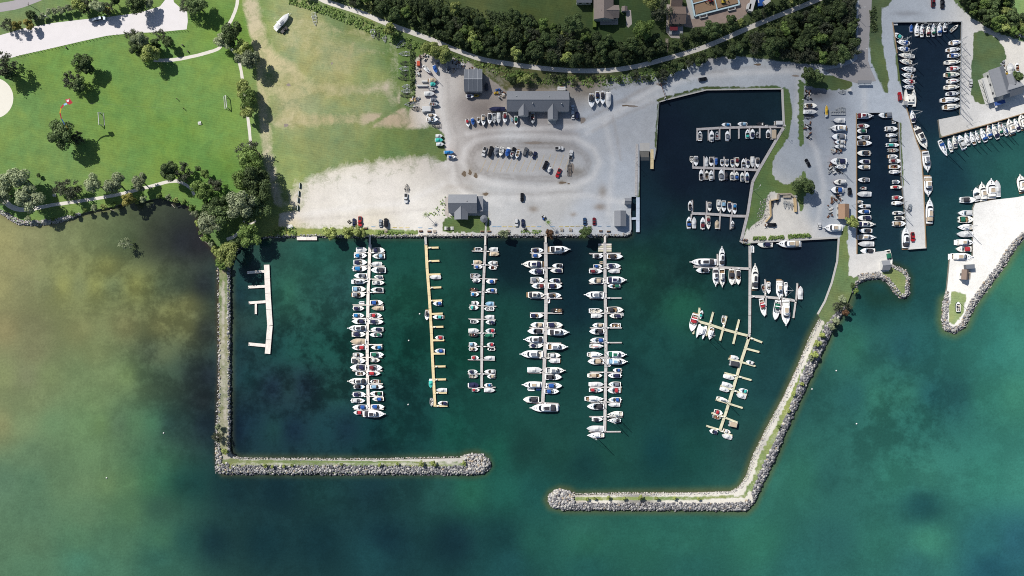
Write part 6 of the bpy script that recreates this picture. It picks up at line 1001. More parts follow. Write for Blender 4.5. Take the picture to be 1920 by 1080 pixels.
for i_, (x, y, rp) in enumerate([(160, 395, 5), (178, 390, 6), (196, 388, 5.5), (212, 384, 6), (300, 368, 6), (316, 371, 6), (330, 375, 5), (346, 379, 6), (360, 390, 7), (368, 400, 7), (372, 418, 6), (378, 436, 6), (385, 448, 7), (396, 458, 6), (405, 470, 8), (412, 492, 7), (418, 500, 6), (268, 374, 7), (256, 378, 5), (136, 400, 4.5), (100, 410, 4), (54, 410, 5)]): tree(x, y, rp, 'GWYG'[i_ % 4], 'round', f"{KL['GWYG'[i_ % 4]]} bush on the bank of the brown lake cove", 'bush', 'bush', f"{KL['GWYG'[i_ % 4]]} bushes along the lake bank")
# the wooded bank
rs = np.random.RandomState(11); placed = []
BANK = [([(640, -10), (700, -10), (770, 6), (850, 12), (950, 60), (1060, 64), (1160, 72), (1260, 80), (1330, 50), (1400, 36), (1420, 26), (1530, -30), (1560, -30), (1500, 6), (1400, 48), (1310, 84), (1200, 114), (1100, 124), (1000, 116), (900, 100), (810, 66), (720, 34), (650, 8)], 11, 170, 'KKKKDDKBGY'), ([(1300, 104), (1420, 56), (1560, 2), (1606, -30), (1606, 60), (1600, 96), (1580, 112), (1500, 112), (1440, 96), (1380, 98), (1330, 106)], 11, 80, 'KKKDBKBG'), ([(1790, -30), (1880, -30), (1900, 20), (1925, 30), (1925, 66), (1890, 64), (1860, 50), (1826, 30)], 11, 40, 'DDGKY'), ([(965, 20), (1060, 60), (1060, 84), (965, 70)], 11, 14, 'KDG'), ([(560, -20), (640, -20), (640, 0), (600, -4)], 8, 6, 'YD'), ([(1206, 146), (1260, 122), (1330, 98), (1340, 104), (1300, 122), (1240, 148)], 6, 22, 'KDKB'), ([(985, 132), (1060, 140), (1150, 140), (1200, 134), (1200, 148), (1100, 158), (1000, 150)], 5, 12, 'BKD'), ([(950, 124), (985, 128), (990, 150), (960, 160)], 7, 7, 'YKG')]
bp_ = np.array(BANKPATH)
for poly, r0, tries, mks in BANK:
    p = np.array(poly, float); lo, hi = p.min(0), p.max(0); q = lo + rs.rand(tries * 14, 2) * (hi - lo); q = q[sdist(q, p) > 0]; k = 0
    for x, y in q:
        r_ = r0 * rs.uniform(.62, 1.3)
        if k >= tries or ldist(np.array([[x, y]]), BANKPATH)[0] < r_ * 1.05 + 6 or any((x - a) ** 2 + (y - b) ** 2 < (.62 * (r_ + c)) ** 2 for a, b, c in placed): continue
        placed.append((x, y, r_)); k += 1; mk = mks[rs.randint(len(mks))]
        tree(x, y, r_, mk, SH[mk], f"{KL[mk]} tree in the dense thicket along the bank path", 'bank_tree', 'tree', f'{KL[mk]} trees of the wooded bank')
# ground cover between the trees
def cover(name, zones, mk, label, seed):
    rs = np.random.RandomState(seed); cs = []
    for poly, n, hgt, noth in zones:
        p = np.array(poly, float); lo, hi = p.min(0), p.max(0); q = lo + rs.rand(n * 5, 2) * (hi - lo); q = q[sdist(q, p) > 0]
        if noth: q = q[ldist(q, BANKPATH) > 6]
        q = q[:n]; f = np.array([mnoise.noise(Vector((x * .09, y * .09, 3.0))) for x, y in q]); keep = f > -.22; q = q[keep]; f = f[keep]
        z = ZL + rs.rand(len(q)) * hgt * (.5 + np.clip(f + .3, 0, 1)); k = (H - z) / H * S; cs.append(np.stack([(q[:, 0] - 960) * k, (540 - q[:, 1]) * k, z], 1))
    c = np.concatenate(cs); V, F = quads(c, rs.normal(size=c.shape) * .55 + np.array([0, 0, 1]), rs.uniform(.5, 1.25, len(c)), rs); return tag(link_np(name, V, F, [LEAF[mk]]), label, 'undergrowth', None, 'stuff')
cover('undergrowth', [([(768, 96), (783, 92), (786, 101), (777, 110), (777, 190), (770, 192)], 420, 1.6, False), ([(600, -20), (800, -20), (860, 12), (960, 24), (965, 66), (1160, 76), (1250, 84), (1330, 50), (1400, 36), (1560, -30), (1606, -30), (1606, 94), (1570, 116), (1500, 114), (1440, 98), (1380, 98), (1320, 108), (1250, 128), (1130, 132), (1000, 124), (900, 108), (800, 70), (700, 34), (620, 4)], 24000, 1.9, True), ([(1780, -30), (1900, -30), (1905, 22), (1925, 30), (1925, 72), (1880, 64), (1830, 36)], 3500, 1.6, False), ([(1630, 20), (1642, 10), (1646, 60), (1634, 60)], 300, 1.2, False)], 'K', 'deep green undergrowth filling the wooded bank', 21)
cover('scrub', [([(760, 70), (860, 104), (960, 130), (1060, 142), (1180, 140), (1260, 122), (1330, 104), (1310, 116), (1230, 152), (1100, 164), (1040, 160), (960, 154), (905, 128), (850, 112), (775, 96)], 2600, .7, True), ([(545, -8), (600, 6), (700, 42), (770, 72), (800, 96), (760, 92), (690, 60), (600, 24), (540, 6)], 2600, .8, True), ([(522, 426), (552, 424), (556, 441), (515, 443), (500, 440)], 260, 1.0, False), ([(1412, 444), (1470, 441), (1470, 448), (1412, 450)], 420, 1.3, False), ([(1478, 440), (1516, 438), (1522, 444), (1478, 447)], 380, 1.3, False), ([(702, 432), (750, 434), (780, 438), (704, 440)], 240, .8, False), ([(975, 428), (1016, 432), (1012, 438), (976, 436)], 120, .7, False), ([(800, 405), (834, 368), (836, 372), (834, 404)], 60, .8, False)], 'G', 'low mixed scrub beside the bank path and shore edges', 22)
# ------------------------------------------------------------------ buildings
def roof_mat(name, c, rib=0.0, var=.12):
    return mat(name, c, .75, 0, var=var, scale=.8)
M_RSLATE = roof_mat('roof_grey_shingle', seen(146, 150, 158)); M_RDARK = roof_mat('roof_dark_metal', seen(122, 128, 138)); M_RBROWN = roof_mat('roof_brown_shingle', seen(136, 118, 108), var=.2); M_RTAN = roof_mat('roof_tan_shingle', seen(180, 146, 120), var=.15); M_RGB = roof_mat('roof_grey_brown', seen(150, 138, 132), var=.2)
M_WW = mat('white_siding', seen(232, 232, 230), .7, var=.05, scale=1.5); M_GWALL = mat('grey_siding', seen(176, 178, 182), .8, var=.08); M_TANW = mat('tan_siding', seen(206, 188, 162), .8, var=.1); M_SEAM = mat('roof_seam', seen(206, 210, 216), .5); M_WOOD = plank_mat('weathered_wood', seen(190, 178, 162)); M_NEWWOOD = mat('fresh_timber', seen(224, 196, 150), .8, var=.15, scale=1)
def gable(root, cx, cy, Lm, Wm, he, hr, rm, wm, over=.5, along='x', seams=0, windows=0, gm=None):
    """gable block centred at local cx,cy; ridge along local x (or y); parts wall, roof, window"""
    L2, W2 = (Lm / 2, Wm / 2)
    def T(x, y, z): return (cx + x, cy + y, z) if along == 'x' else (cx - y, cy + x, z)
    w_ = MB(); a, b = L2 - over, W2 - over; zr = he + (hr - he) * (1 - over / W2 * .0)
    vs = [T(-a, -b, 0), T(a, -b, 0), T(a, b, 0), T(-a, b, 0), T(-a, -b, he), T(a, -b, he), T(a, b, he), T(-a, b, he), T(-a, 0, hr - .25), T(a, 0, hr - .25)]
    w_.add(vs, [(0, 1, 5, 4), (2, 3, 7, 6), (1, 2, 6, 9, 5), (3, 0, 4, 8, 7)]); w_.build('wall', wm, root)
    r = MB(); e = he - (hr - he) * over / max(.1, W2 - over) * .6
    for s_ in (-1, 1):
        top = [T(-L2, 0, hr), T(L2, 0, hr), T(L2, s_ * W2, e), T(-L2, s_ * W2, e)]; bot = [(p[0], p[1], p[2] - .16) for p in top]
        r.add(top + bot, [(0, 1, 2, 3) if s_ < 0 else (3, 2, 1, 0), (7, 6, 5, 4) if s_ < 0 else (4, 5, 6, 7), (2, 3, 7, 6), (0, 3, 7, 4), (1, 2, 6, 5)])
        for i in range(seams):
            x = -L2 + Lm * (i + .5 if seams != 5 else i) / (seams if seams != 5 else 4); x = max(-L2 + .08, min(L2 - .08, x)); q = [T(x - .07, 0, hr + .02), T(x + .07, 0, hr + .02), T(x + .07, s_ * W2, e + .02), T(x - .07, s_ * W2, e + .02)]; q2 = [(p[0], p[1], p[2] + .1) for p in q]
            r.add(q + q2, [(4, 5, 6, 7), (0, 1, 5, 4), (1, 2, 6, 5), (2, 3, 7, 6), (3, 0, 4, 7)], 1)
    cap = [T(-L2, -.16, hr + .03), T(L2, -.16, hr + .03), T(L2, .16, hr + .03), T(-L2, .16, hr + .03)]; r.add(cap, [(0, 1, 2, 3)], 1 if seams else 0)
    r.build('roof', [rm, M_SEAM], root)
    for i in range(windows):
        x = -a + 2 * a * (i + .5) / windows
        for s_ in (-1, 1):
            m_ = MB(); c = T(x, s_ * (b + .03), he * .58); d = (1.3, .1, 1.2) if along == 'x' else (.1, 1.3, 1.2); m_.box(c, d); wo = m_.build('window', M_GLASS, root)
            f = MB(); d2 = (1.55, .07, .12) if along == 'x' else (.07, 1.55, .12); f.box((c[0], c[1], c[2] - .68), d2); f.build('window_sill', M_WW, wo)
def bld(name, label, cat, px, py, z=ZL, rz=0.0): return thing(name, label, cat, (*P(px, py, z), z), math.radians(rz))
def M(px): return px * S * .99
# long office: eaves 950..1068 x 174..212 at ~4.5 m
t = bld('office_building', 'long low building with grey gable roof and two front gables', 'building', 1008, 193, ZL)
zc = .985; gable(t, *(0, 0), 117 * S * .985, 38.5 * S * .985, 4.0, 7.6, M_RSLATE, M_WW, .45, 'x', 0, 9)
def sub(t, px, py, z): x, y = P(px, py, z); return (x - t.location.x, y - t.location.y)
for vx, vy in ((-12, 2.2), (-3, -1.8), (6, 2.0), (13, -2.0)): q = MB(); q.box((vx, vy, 7.6 - abs(vy) / 5.7 * 3.6 + .25), (.5, .5, .6)); q.build('roof_vent', M_GALV, t)
x, y = sub(t, 981.5, 203, ZL + 5); gable(t, x, y, 8.2, 5.6, 4.4, 6.3, M_RSLATE, M_WW, .35, 'y'); x, y = sub(t, 1036.5, 206, ZL + 5); gable(t, x, y, 10.5, 5.6, 4.4, 6.35, M_RSLATE, M_WW, .35, 'y')
p_ = MB(); x, y = sub(t, 1035, 227, ZL); p_.box((x, y, .12), (4.8, 3.2, .24)); p_.build('porch_slab', M_CONC, t)
t = bld('metal_shed', 'dark metal shed with pale roof seams beside the boat yard', 'shed', 888, 154.5); gable(t, 0, 0, 33.5 * S, 41 * S, 4.2, 7.0, M_RDARK, M_GWALL, .2, 'x', 5)
dr = MB(); dr.box((0, -41 * S / 2 + .12, 1.8), (4.2, .12, 3.6)); dr.build('sliding_door', M_GWALL, t)
t = bld('clubhouse', 'grey-roofed clubhouse with front gable on the shore lawn', 'building', 868.5, 383.5); gable(t, 0, 0, 53 * S, 35 * S, 3.6, 7.2, M_RSLATE, M_WW, .4, 'x', 0, 4)
x, y = sub(t, 864.5, 397.5, ZL + 4.5); gable(t, x, y, 8.2, 7.6, 3.9, 6.2, M_RSLATE, M_WW, .35, 'y')
x, y = sub(t, 899, 382, ZL + 3.3); lr = MB(); lr.box((x, y, 3.35), (4.0, 8.4, .2)); lr.build('lower_roof', M_RSLATE, t); lw = MB(); lw.box((x - .1, y, 1.62), (3.3, 7.6, 3.24)); lw.build('annex_wall', M_WW, t); ch = MB(); ch.box((2.2, 1.2, 6.2), (.7, .7, 1.4)); ch.build('chimney', M_GWALL, t)
t = bld('gazebo', 'small dark-roofed gazebo on the clubhouse lawn', 'gazebo', 907.5, 411)
g = MB(); g.loft([[(math.cos(a) * r_, math.sin(a) * r_, zz) for a in np.linspace(.39, .39 + 2 * math.pi, 8, endpoint=False)] for zz, r_ in ((2.5, 2.2), (2.6, 2.2), (3.6, .2))]); g.build('roof', M_RDARK, t)
for a in np.linspace(.39, .39 + 2 * math.pi, 8, endpoint=False):
    q = MB(); q.box((math.cos(a) * 1.8, math.sin(a) * 1.8, 1.25), (.14, .14, 2.5)); q.build('post', M_WW, t)
fl = MB(); fl.prism([(math.cos(a) * 2, math.sin(a) * 2) for a in np.linspace(.39, .39 + 2 * math.pi, 8, endpoint=False)], 0, .15); fl.build('floor', M_WOOD, t)
t = bld('harbour_office', 'small grey-roofed harbour hut at the yard corner', 'hut', 1161.5, 410.5); gable(t, 0, 0, 29 * S, 22 * S, 3.0, 4.4, M_RSLATE, M_WW, .3, 'y', 0, 3)
sheet('patio', [(1158, 425), (1178, 426), (1181, 436), (1160, 436)], mat('blue_grey_paving', seen(190, 200, 212), .9, var=.1), .016)
t = bld('fuel_hut', 'tiny grey hut beside the pale fuel dock', 'hut', 1176, 378); gable(t, 0, 0, 12.5 * S, 12 * S, 2.6, 3.5, M_RSLATE, M_WW, .25, 'x', 0, 1)
t = bld('brown_roof_shed', 'shed with tan-brown roof at the end of the boat park', 'shed', 1577.5, 397.5); gable(t, 0, 0, 28 * S, 20 * S, 3.2, 4.6, M_RTAN, M_WW, .3, 'y', 0, 2)
t = bld('quay_hut', 'small grey-roofed hut on the quay beside the grass tip', 'hut', 1656.5, 497.5, ZL, 4); gable(t, 0, 0, 15 * S, 18 * S, 2.7, 4.0, M_RSLATE, M_WW, .25, 'x', 0, 1)
t = bld('spit_hut', 'little hut with grey-brown roof on the white spit', 'hut', 1804, 515, ZL, -4); gable(t, 0, 0, 19 * S, 13 * S, 2.8, 4.2, M_RBROWN, M_WW, .25, 'y', 0, 1); d_ = MB(); d_.box((3.2, 0, .2), (2.6, 4.2, .3)); d_.build('deck', M_WOOD, t)
t = bld('storage_container', 'dark grey flat-roofed box above the spit hut', 'container', 1814.5, 500, ZL, 3); b_ = MB(); b_.box((0, 0, 1.25), (4.6, 2.3, 2.5)); b_.build('container_wall', mat('dark_container', seen(92, 96, 104), .6, var=.15), t); l_ = MB(); l_.box((0, 0, 2.56), (4.7, 2.4, .1)); l_.build('lid', M_RDARK, t)
# white harbour house (two crossed gables, decks on the west side)
t = bld('harbour_house', 'large white harbour house with grey roofs and side decks', 'house', 1868, 165, ZL, 17)
gable(t, -1.2, 2.4, 15.5, 8.6, 6.2, 8.8, M_RSLATE, M_WW, .4, 'y', 0, 3); gable(t, 3.6, -3.6, 11.5, 7.6, 5.8, 8.2, M_RSLATE, M_WW, .4, 'x', 0, 3); gable(t, 5.6, 1.6, 6.5, 6.2, 5.6, 7.4, M_RSLATE, M_WW, .3, 'y')
for zz, sx in ((2.9, 3.2), (.15, 3.6)):
    d_ = MB(); d_.box((-6.9, 0, zz), (sx, 14.5, .18)); d_.build('deck', M_WW, t)
for yy in np.linspace(-7, 7, 6):
    q = MB(); q.box((-8.3, yy, 1.5), (.14, .14, 3.0)); q.build('post', M_WW, t)
rl = MB(); rl.box((-8.4, 0, 3.9), (.08, 14.5, .1)); rl.box((-8.4, 0, 3.45), (.05, 14.5, .06)); rl.build('railing', M_WW, t)
aw = MB(); aw.box((-2.5, -8.6, 2.9), (6, 2, .14)); aw.build('awning', mat('blue_awning', seen(60, 96, 170), .7), t)
# houses on the hill
t = bld('house', 'grey-brown roofed house with paved terrace, left of the gardens', 'house', 1141, 12); gable(t, -3.4, 1.5, 21, 11, 5.0, 7.6, M_RGB, M_WW, .4, 'y', 0, 3); x, y = sub(t, 1144, 20, ZL + 6); gable(t, x, y, 10.2, 7.2, 4.8, 7.0, M_RGB, M_WW, .4, 'x', 0, 3)
t = bld('house', 'brown roofed house with a stepped deck, right of the gardens', 'house', 1267, 33.5); gable(t, 0, 0, 9.2, 9.6, 4.2, 6.2, M_RBROWN, M_TANW, .4, 'x', 0, 2); x, y = sub(t, 1269, 0, ZL + 5); gable(t, x, y, 6.2, 6.6, 4.2, 5.8, M_RBROWN, M_TANW, .4, 'x', 0, 1)
d_ = MB(); x, y = sub(t, 1267, 58, ZL); d_.box((x, y, .5), (7.5, 4.4, .2)); d_.build('deck', M_GWALL, t); aw = MB(); x, y = sub(t, 1263, 53.5, ZL + 2.4); aw.box((x, y, 2.6), (4.4, 2.2, .12)); aw.build('awning', CANVAS['M'], t)
t = bld('house', 'pale house cut by the top edge left of the gardens', 'house', 1094, -2); gable(t, 0, 0, 8.6, 7.6, 4.6, 6.6, M_RSLATE, M_WW, .4, 'x', 0, 2)
t = bld('garden_shed', 'tiny garden shed beside the terrace house', 'shed', 1170, 19); gable(t, 0, 0, 2.7, 3.2, 2.2, 3.0, M_RGB, M_WW, .15, 'y')
h_ = MB(); x0, y0 = P(1114.5, 32, ZL); h_.box((0, 0, .9), (1.9, 13.2, 1.8), 0, 0, .93); o = h_.build('hedge', leaf_mat('clipped_hedge', (.12, .19, .04), (.16, .23, .05)), None, (x0, y0, ZL)); tag(o, 'long clipped bright green hedge beside the terrace house', 'hedge')
# foundation under construction
t = bld('foundation', 'pale blue-white house foundation walls filled with soil', 'foundation', 1340, 18)
def wall_run(nm, pts, m, h=1.3, wd=.75, zb=0.0):
    for a, b in zip(pts[:-1], pts[1:]):
        q = MB(); A_ = sub(t, *a, ZL + h); B_ = sub(t, *b, ZL + h); seg_box(q, A_, B_, wd, zb, h); q.build(nm, m, t)
M_ICF = mat('foam_block_wall', seen(214, 240, 248), .8, var=.04)
wall_run('foundation_wall', [(1294, -14), (1303, 30), (1387, 8), (1381, -14)], M_ICF); wall_run('inner_wall', [(1299, 7), (1340, -4)], M_ICF, 1.25, .5); wall_run('inner_wall', [(1340, -4), (1345, 17)], M_ICF, 1.24, .5)
for a in ([(1312, 28), (1313, 34), (1326, 31), (1325, 24)], [(1365, 14), (1366, 20), (1379, 17), (1378, 11)]): wall_run('window_well', a, M_WW, 1.1, .3)
f_ = MB(); f_.add([(*sub(t, *p, ZL), .7) for p in [(1298, -12), (1305, 27), (1384, 6), (1379, -12)]], [(0, 1, 2, 3)]); f_.build('soil_fill', M_DIRT if False else mat('loose_soil', seen(168, 140, 112), .95, var=.25, scale=.6), t)
def digger(px, py, m, lb, ang):
    t = thing('excavator', lb, 'excavator', (*P(px, py, ZL + .7), ZL + .7), math.radians(ang))
    for s_ in (-1, 1): q = MB(); q.box((0, s_ * .7, .3), (2.4, .4, .6)); q.build('track', M_RUB, t)
    q = MB(); q.box((-.2, 0, 1.0), (1.9, 1.5, .7), 0, 0, .9); q.build('body', m, t); q = MB(); q.box((.1, .35, 1.8), (.9, .7, .9), 0, 0, .9); q.build('cab', M_GLASS, t); q = MB(); q.tube((.7, -.2, 1.3), (2.0, -.2, 2.4), .14); q.tube((2.0, -.2, 2.4), (2.9, -.2, .9), .11); q.build('arm', m, t); q = MB(); q.box((2.9, -.2, .6), (.5, .6, .5), 0, 0, .7); q.build('bucket', M_BLACK, t)
digger(1356, 4, M_YEL, 'small yellow excavator inside the foundation', 10); digger(1332, 2, CANVAS['R'], 'small red machine inside the foundation', 200)
def semi(px, py, L, W, ang, lb, m=None, hgt=2.6):
    t = thing('box_trailer', lb, 'trailer', (*P(px, py, ZL + 1.5), ZL), math.radians(ang)); q = MB(); q.box((0, 0, .75 + hgt / 2), (L, W, hgt)); q.build('box_body', m or M_WW, t); q = MB(); q.box((0, 0, .65), (L * .96, W * .5, .2)); q.tube((L / 2, 0, .65), (L / 2 + 1.2, 0, .55), .07); q.build('frame', M_BLACK, t)
    for s_ in (-1, 1):
        q = MB(); q.tube((-L * .25, s_ * (W / 2 - .2), .45), (-L * .25, s_ * (W / 2 + .02), .45), .45, n=10); q.build('wheel', M_RUB, t)
    return t
t = semi(1052.5, 167.5, 4.4, 2.1, 180, 'white box trailer with faded red lettering behind the long office')
q = MB()
for i in range(10): q.box((-1.4 + i * .3, .15, 3.356), (.16, .3 - .06 * (i % 3), .006))
q.build('lettering', mat('faded_red_print', seen(196, 120, 120), .8), t); q = MB(); q.box((-.2, -.94, 3.358), (2.2, .16, .006)); q.build('orange_stripe', mat('orange_print', seen(222, 160, 80), .7), t)
semi(1409, 9, 8.6, 2.5, 75, 'long white box trailer beside the building plot'); semi(1403, 14, 3.2, 2.0, 78, 'short white container left of the long box trailer'); semi(1436, 5, 3.8, 2.4, 35, 'white box trailer tilted among the blue tarps')
# tarps, junk
def junk(name, label, cat, px, py, items, rz=0):
    t = thing(name, label, cat, (*P(px, py, ZL), ZL), math.radians(rz))
    for nm, x, y, dx, dy, dz, m, a in items:
        q = MB(); q.box((x, y, dz / 2 + .02), (dx, dy, dz), math.radians(a), 0, .93); q.build(nm, m, t)
junk('lumber_pile', 'blue tarpaulin-covered pile right of the long box trailer', 'pile', 1425, 3, [('tarpaulin', 0, 0, 4, 6, 1.4, CANVAS['B'], 10), ('plank_bundle', -1.5, 1, .6, 5, 1.6, M_WW, 8)])
M_RUST = mat('rusty_steel', seen(120, 84, 66), .9, var=.3, scale=2)
rj = random.Random(4)
def heap(label, px, py, wpx, hpx, n, pal):
    items = [(rj.choice(['crate', 'panel', 'pallet', 'scrap_piece', 'drum']), rj.uniform(-.5, .5) * wpx * S, rj.uniform(-.5, .5) * hpx * S, rj.uniform(.4, 2.0), rj.uniform(.3, 1.0), rj.uniform(.3, 1.2), rj.choice(pal), rj.uniform(0, 180)) for i in range(n)]
    junk('scrap_heap', label, 'scrap heap', px, py, items)
JP = [M_WOOD, M_GALV, M_WW, M_RUST, M_BLACK, M_GWALL, CANVAS['A']]
for args in (('white panels and scrap in the top left of the boat yard', 793, 108, 18, 12, 14, JP + [M_WW]), ('long scrap row under the yard willows', 838, 118, 46, 8, 34, JP), ('dark scrap clump in the middle of the yard top', 846, 131, 18, 10, 16, JP), ('scrap at the top right of the yard near the striped shed', 862, 125, 16, 12, 16, JP), ('timber and pipes along the yard hedge', 786, 134, 6, 14, 9, JP), ('mixed stores beside the yard entrance', 778, 188, 20, 10, 14, JP), ('dark junk heap beside the long office', 941, 178, 14, 14, 22, JP + [M_BLACK]), ('small stores behind the striped shed', 888, 130, 22, 3, 10, JP), ('rusty machinery scrap left of the tan-roofed shed', 1568, 372, 20, 14, 26, JP + [M_RUST, M_RUST]), ('cradles and timbers in the boat park middle', 1566, 316, 26, 20, 30, JP + [M_BLACK, M_GALV]), ('rack parts in the boat park upper right', 1567, 284, 18, 7, 12, JP + [M_BLACK]), ('bits beside the tan-roofed shed wall', 1556, 396, 7, 24, 12, JP), ('small boats and gear by the top right track', 1910, 66, 22, 8, 18, JP + [M_WW, CANVAS['B'], M_WW]), ('crates beside the black pickup at the loading bay', 1436, 424, 6, 5, 5, JP), ('gear on the quay corner of the angled pier', 1395, 452, 12, 8, 9, JP + [M_WW]), ('stores at the back of the white harbour house', 1880, 122, 8, 14, 10, JP), ('dark cradles at the upper left of the boat park', 1514, 178, 12, 16, 20, JP + [M_BLACK, M_BLACK, CANVAS['M']]), ('cradles on the lower left of the boat park', 1514, 236, 12, 14, 14, JP + [M_BLACK]), ('stacked gear at the lower left of the boat park', 1515, 255, 10, 10, 8, JP + [M_BLACK])): heap(*args)
junk('storage_box', 'orange-red storage box at the hedge corner of the yard', 'box', 785, 120, [('box_body', 0, 0, 1.7, 2.6, 1.4, mat('orange_paint', seen(226, 92, 52), .6), 0), ('lid', 0, 0, 1.8, 2.7, 1.5, mat('orange_paint_dark', seen(216, 84, 48), .6), 0)])
junk('timber_stack', 'pale timber stack beside the yard entrance', 'stack', 774, 188, [('beam', 0, 0, 3.4, 1.8, .9, M_NEWWOOD, 0)])
for px, py, L, lb in ((796, 153, 3, 'short white fuel tank in the yard column'), (792, 161, 6, 'long white cylinder tank in the yard column')):
    t = thing('tank', lb, 'tank', (*P(px, py, ZL + .6), ZL)); q = MB(); q.tube((-L / 2, 0, .75), (L / 2, 0, .75), .6, n=12); q.build('tank_shell', M_WW, t)
    for s_ in (-.6, .6): q = MB(); q.box((s_ * L / 2, 0, .12), (.25, 1.1, .24)); q.build('saddle', M_GALV, t)
junk('rail_rack', 'long low rail rack across the boat park', 'rack', 1571.5, 212.5, [('rail', 0, .9, 8.6, .2, .5, M_GALV, 0), ('rail', 0, -.9, 8.6, .2, .5, M_GALV, 0)] + [('crossbar', -4 + i * 1.3, 0, .18, 1.9, .42, M_GALV, 0) for i in range(7)])
# loading bay: low timber retaining walls round the trailers
t = bld('retaining_wall', 'angular timber retaining wall enclosing the trailer bay', 'wall', 1466, 385)
wall_run('wall_panel', [(1437, 416), (1446, 405), (1445, 376), (1460, 373)], M_NEWWOOD, 1.6, .45); wall_run('wall_panel', [(1460, 373), (1460, 364), (1482, 363), (1491, 370)], M_WOOD, 1.65, .9); wall_run('wall_panel', [(1491, 370), (1493, 397)], M_NEWWOOD, 1.6, 1.1)
d_ = MB(); x, y = sub(t, 1474, 368, ZL); d_.box((x, y, 1.0), (4.4, 1.8, .3)); d_.build('platform', M_WOOD, t)
# shelter by the road end, signs, gate posts, poles
t = bld('shelter', 'long narrow grey shelter with white front by the road end', 'shelter', 1617.5, 155.5); q = MB(); q.box((0, 0, 2.5), (7.6, 1.5, .18)); q.build('roof', M_RSLATE, t); q = MB(); q.box((0, -.78, 1.9), (7.6, .12, 1.0)); q.build('front_panel', M_WW, t)
for x in (-3.4, 0, 3.4): q = MB(); q.box((x, .4, 1.2), (.14, .14, 2.4)); q.build('post', M_GALV, t)
t = bld('box_kiosk', 'small white box kiosk on the quay by the road end', 'kiosk', 1591, 170); q = MB(); q.box((0, 0, .9), (1.3, 1.3, 1.8)); q.build('cabinet', M_WW, t); q = MB(); q.box((0, 0, 1.86), (1.5, 1.5, .12)); q.build('lid', M_WW, t)
t = bld('white_kiosk', 'white box beside the red car on the sailboat basin wall', 'kiosk', 1694.5, 194.5); q = MB(); q.box((0, 0, 1.0), (2.0, 1.9, 2.0)); q.build('cabinet', M_WW, t); q = MB(); q.box((0, 0, 2.06), (2.2, 2.1, .12)); q.build('lid', M_GWALL, t)
t = bld('barrier_gate', 'height barrier with dark beam across the gravel road', 'barrier', 1240, 171)
A_ = sub(t, 1246, 185, ZL); B_ = sub(t, 1236, 157, ZL)
for p in (A_, B_): q = MB(); q.box((*p, 1.6), (.5, .5, 3.2)); q.build('post', M_WW, t)
q = MB(); q.tube((*A_, 3.0), (*B_, 3.0), .16); q.build('beam', M_RUST, t)
def lamp(px, py, h, ang, lb, arm=2.0):
    t = thing('street_lamp', lb, 'street lamp', (*P(px, py, ZL), ZL), math.radians(ang)); q = MB(); q.tube((0, 0, 0), (0, 0, h), .11, .07, 7); q.build('pole', M_GALV, t); q = MB(); q.tube((0, 0, h), (arm, 0, h + .25), .06); q.build('arm', M_GALV, t); q = MB(); q.box((arm, 0, h + .22), (.8, .35, .14)); q.build('lamp_head', M_WW, t)
for a in ((1604, 103, 9, 20, 'street lamp at the edge of the asphalt road'), (1600, 26, 9, 10, 'street lamp near the top of the asphalt road'), (1413, 357, 8, 60, 'lamp post on the grass strip right of the bottom jetty'), (1464, 248, 8, 100, 'lamp post beside the top jetty root'), (1501, 196, 8, 160, 'lamp post on the grass divider of the boat park'), (1502, 235, 8, 160, 'lower lamp post on the grass divider of the boat park'), (1597, 385, 8, 0, 'lamp post on the narrow basin wall'), (1192, 306, 7, 180, 'lamp post on the ramp boardwalk wall'), (1812, 236, 9, 15, 'lamp post on the concrete apron of the slanted pier'), (1800, 568, 6, 0, 'lamp post on the grass tip of the spit')): lamp(*a)
def pole(px, py, h, lb):
    t = thing('utility_pole', lb, 'utility pole', (*P(px, py, ZL), ZL)); q = MB(); q.tube((0, 0, 0), (0, 0, h), .16, .11, 7); q.build('pole', M_PILE, t); q = MB(); q.box((0, 0, h - .7), (.14, 2.4, .14)); q.build('crossarm', M_PILE, t)
for a in ((71, 19, 9, 'utility pole near the road at the top left'), (1083, 97, 9, 'utility pole in the bank thicket left of the gardens'), (1276, 84, 9, 'utility pole in the bank thicket right of the wooden stairs'), (1474, 10, 9, 'utility pole on the bank above the right end of the path')): pole(*a)
t = bld('signpost', 'white marker post in the hedge gap above the car park', 'post', 91, 33); q = MB(); q.box((0, 0, 1.5), (.5, .3, 3.0)); q.build('post', M_WW, t); q = MB(); q.box((0, 0, 3.05), (.6, .4, .1)); q.build('cap', M_WW, t)
# wooden stairs on the bank
t = bld('wooden_stairs', 'grey wooden stairs going down the thicket to the path', 'stairs', 1249, 86)
for i in range(16): q = MB(); q.box((0, 3.2 - i * .42, 1.9 - i * .11), (1.3, .36, .07)); q.build('step', M_WOOD, t)
for s_ in (-1, 1): q = MB(); q.tube((s_ * .7, 3.4, 2.9), (s_ * .7, -3.4, 1.1), .06); q.tube((s_ * .7, 3.4, 0), (s_ * .7, 3.4, 2.9), .06); q.tube((s_ * .7, -3.4, 0), (s_ * .7, -3.4, 1.1), .06); q.build('handrail', M_WOOD, t)
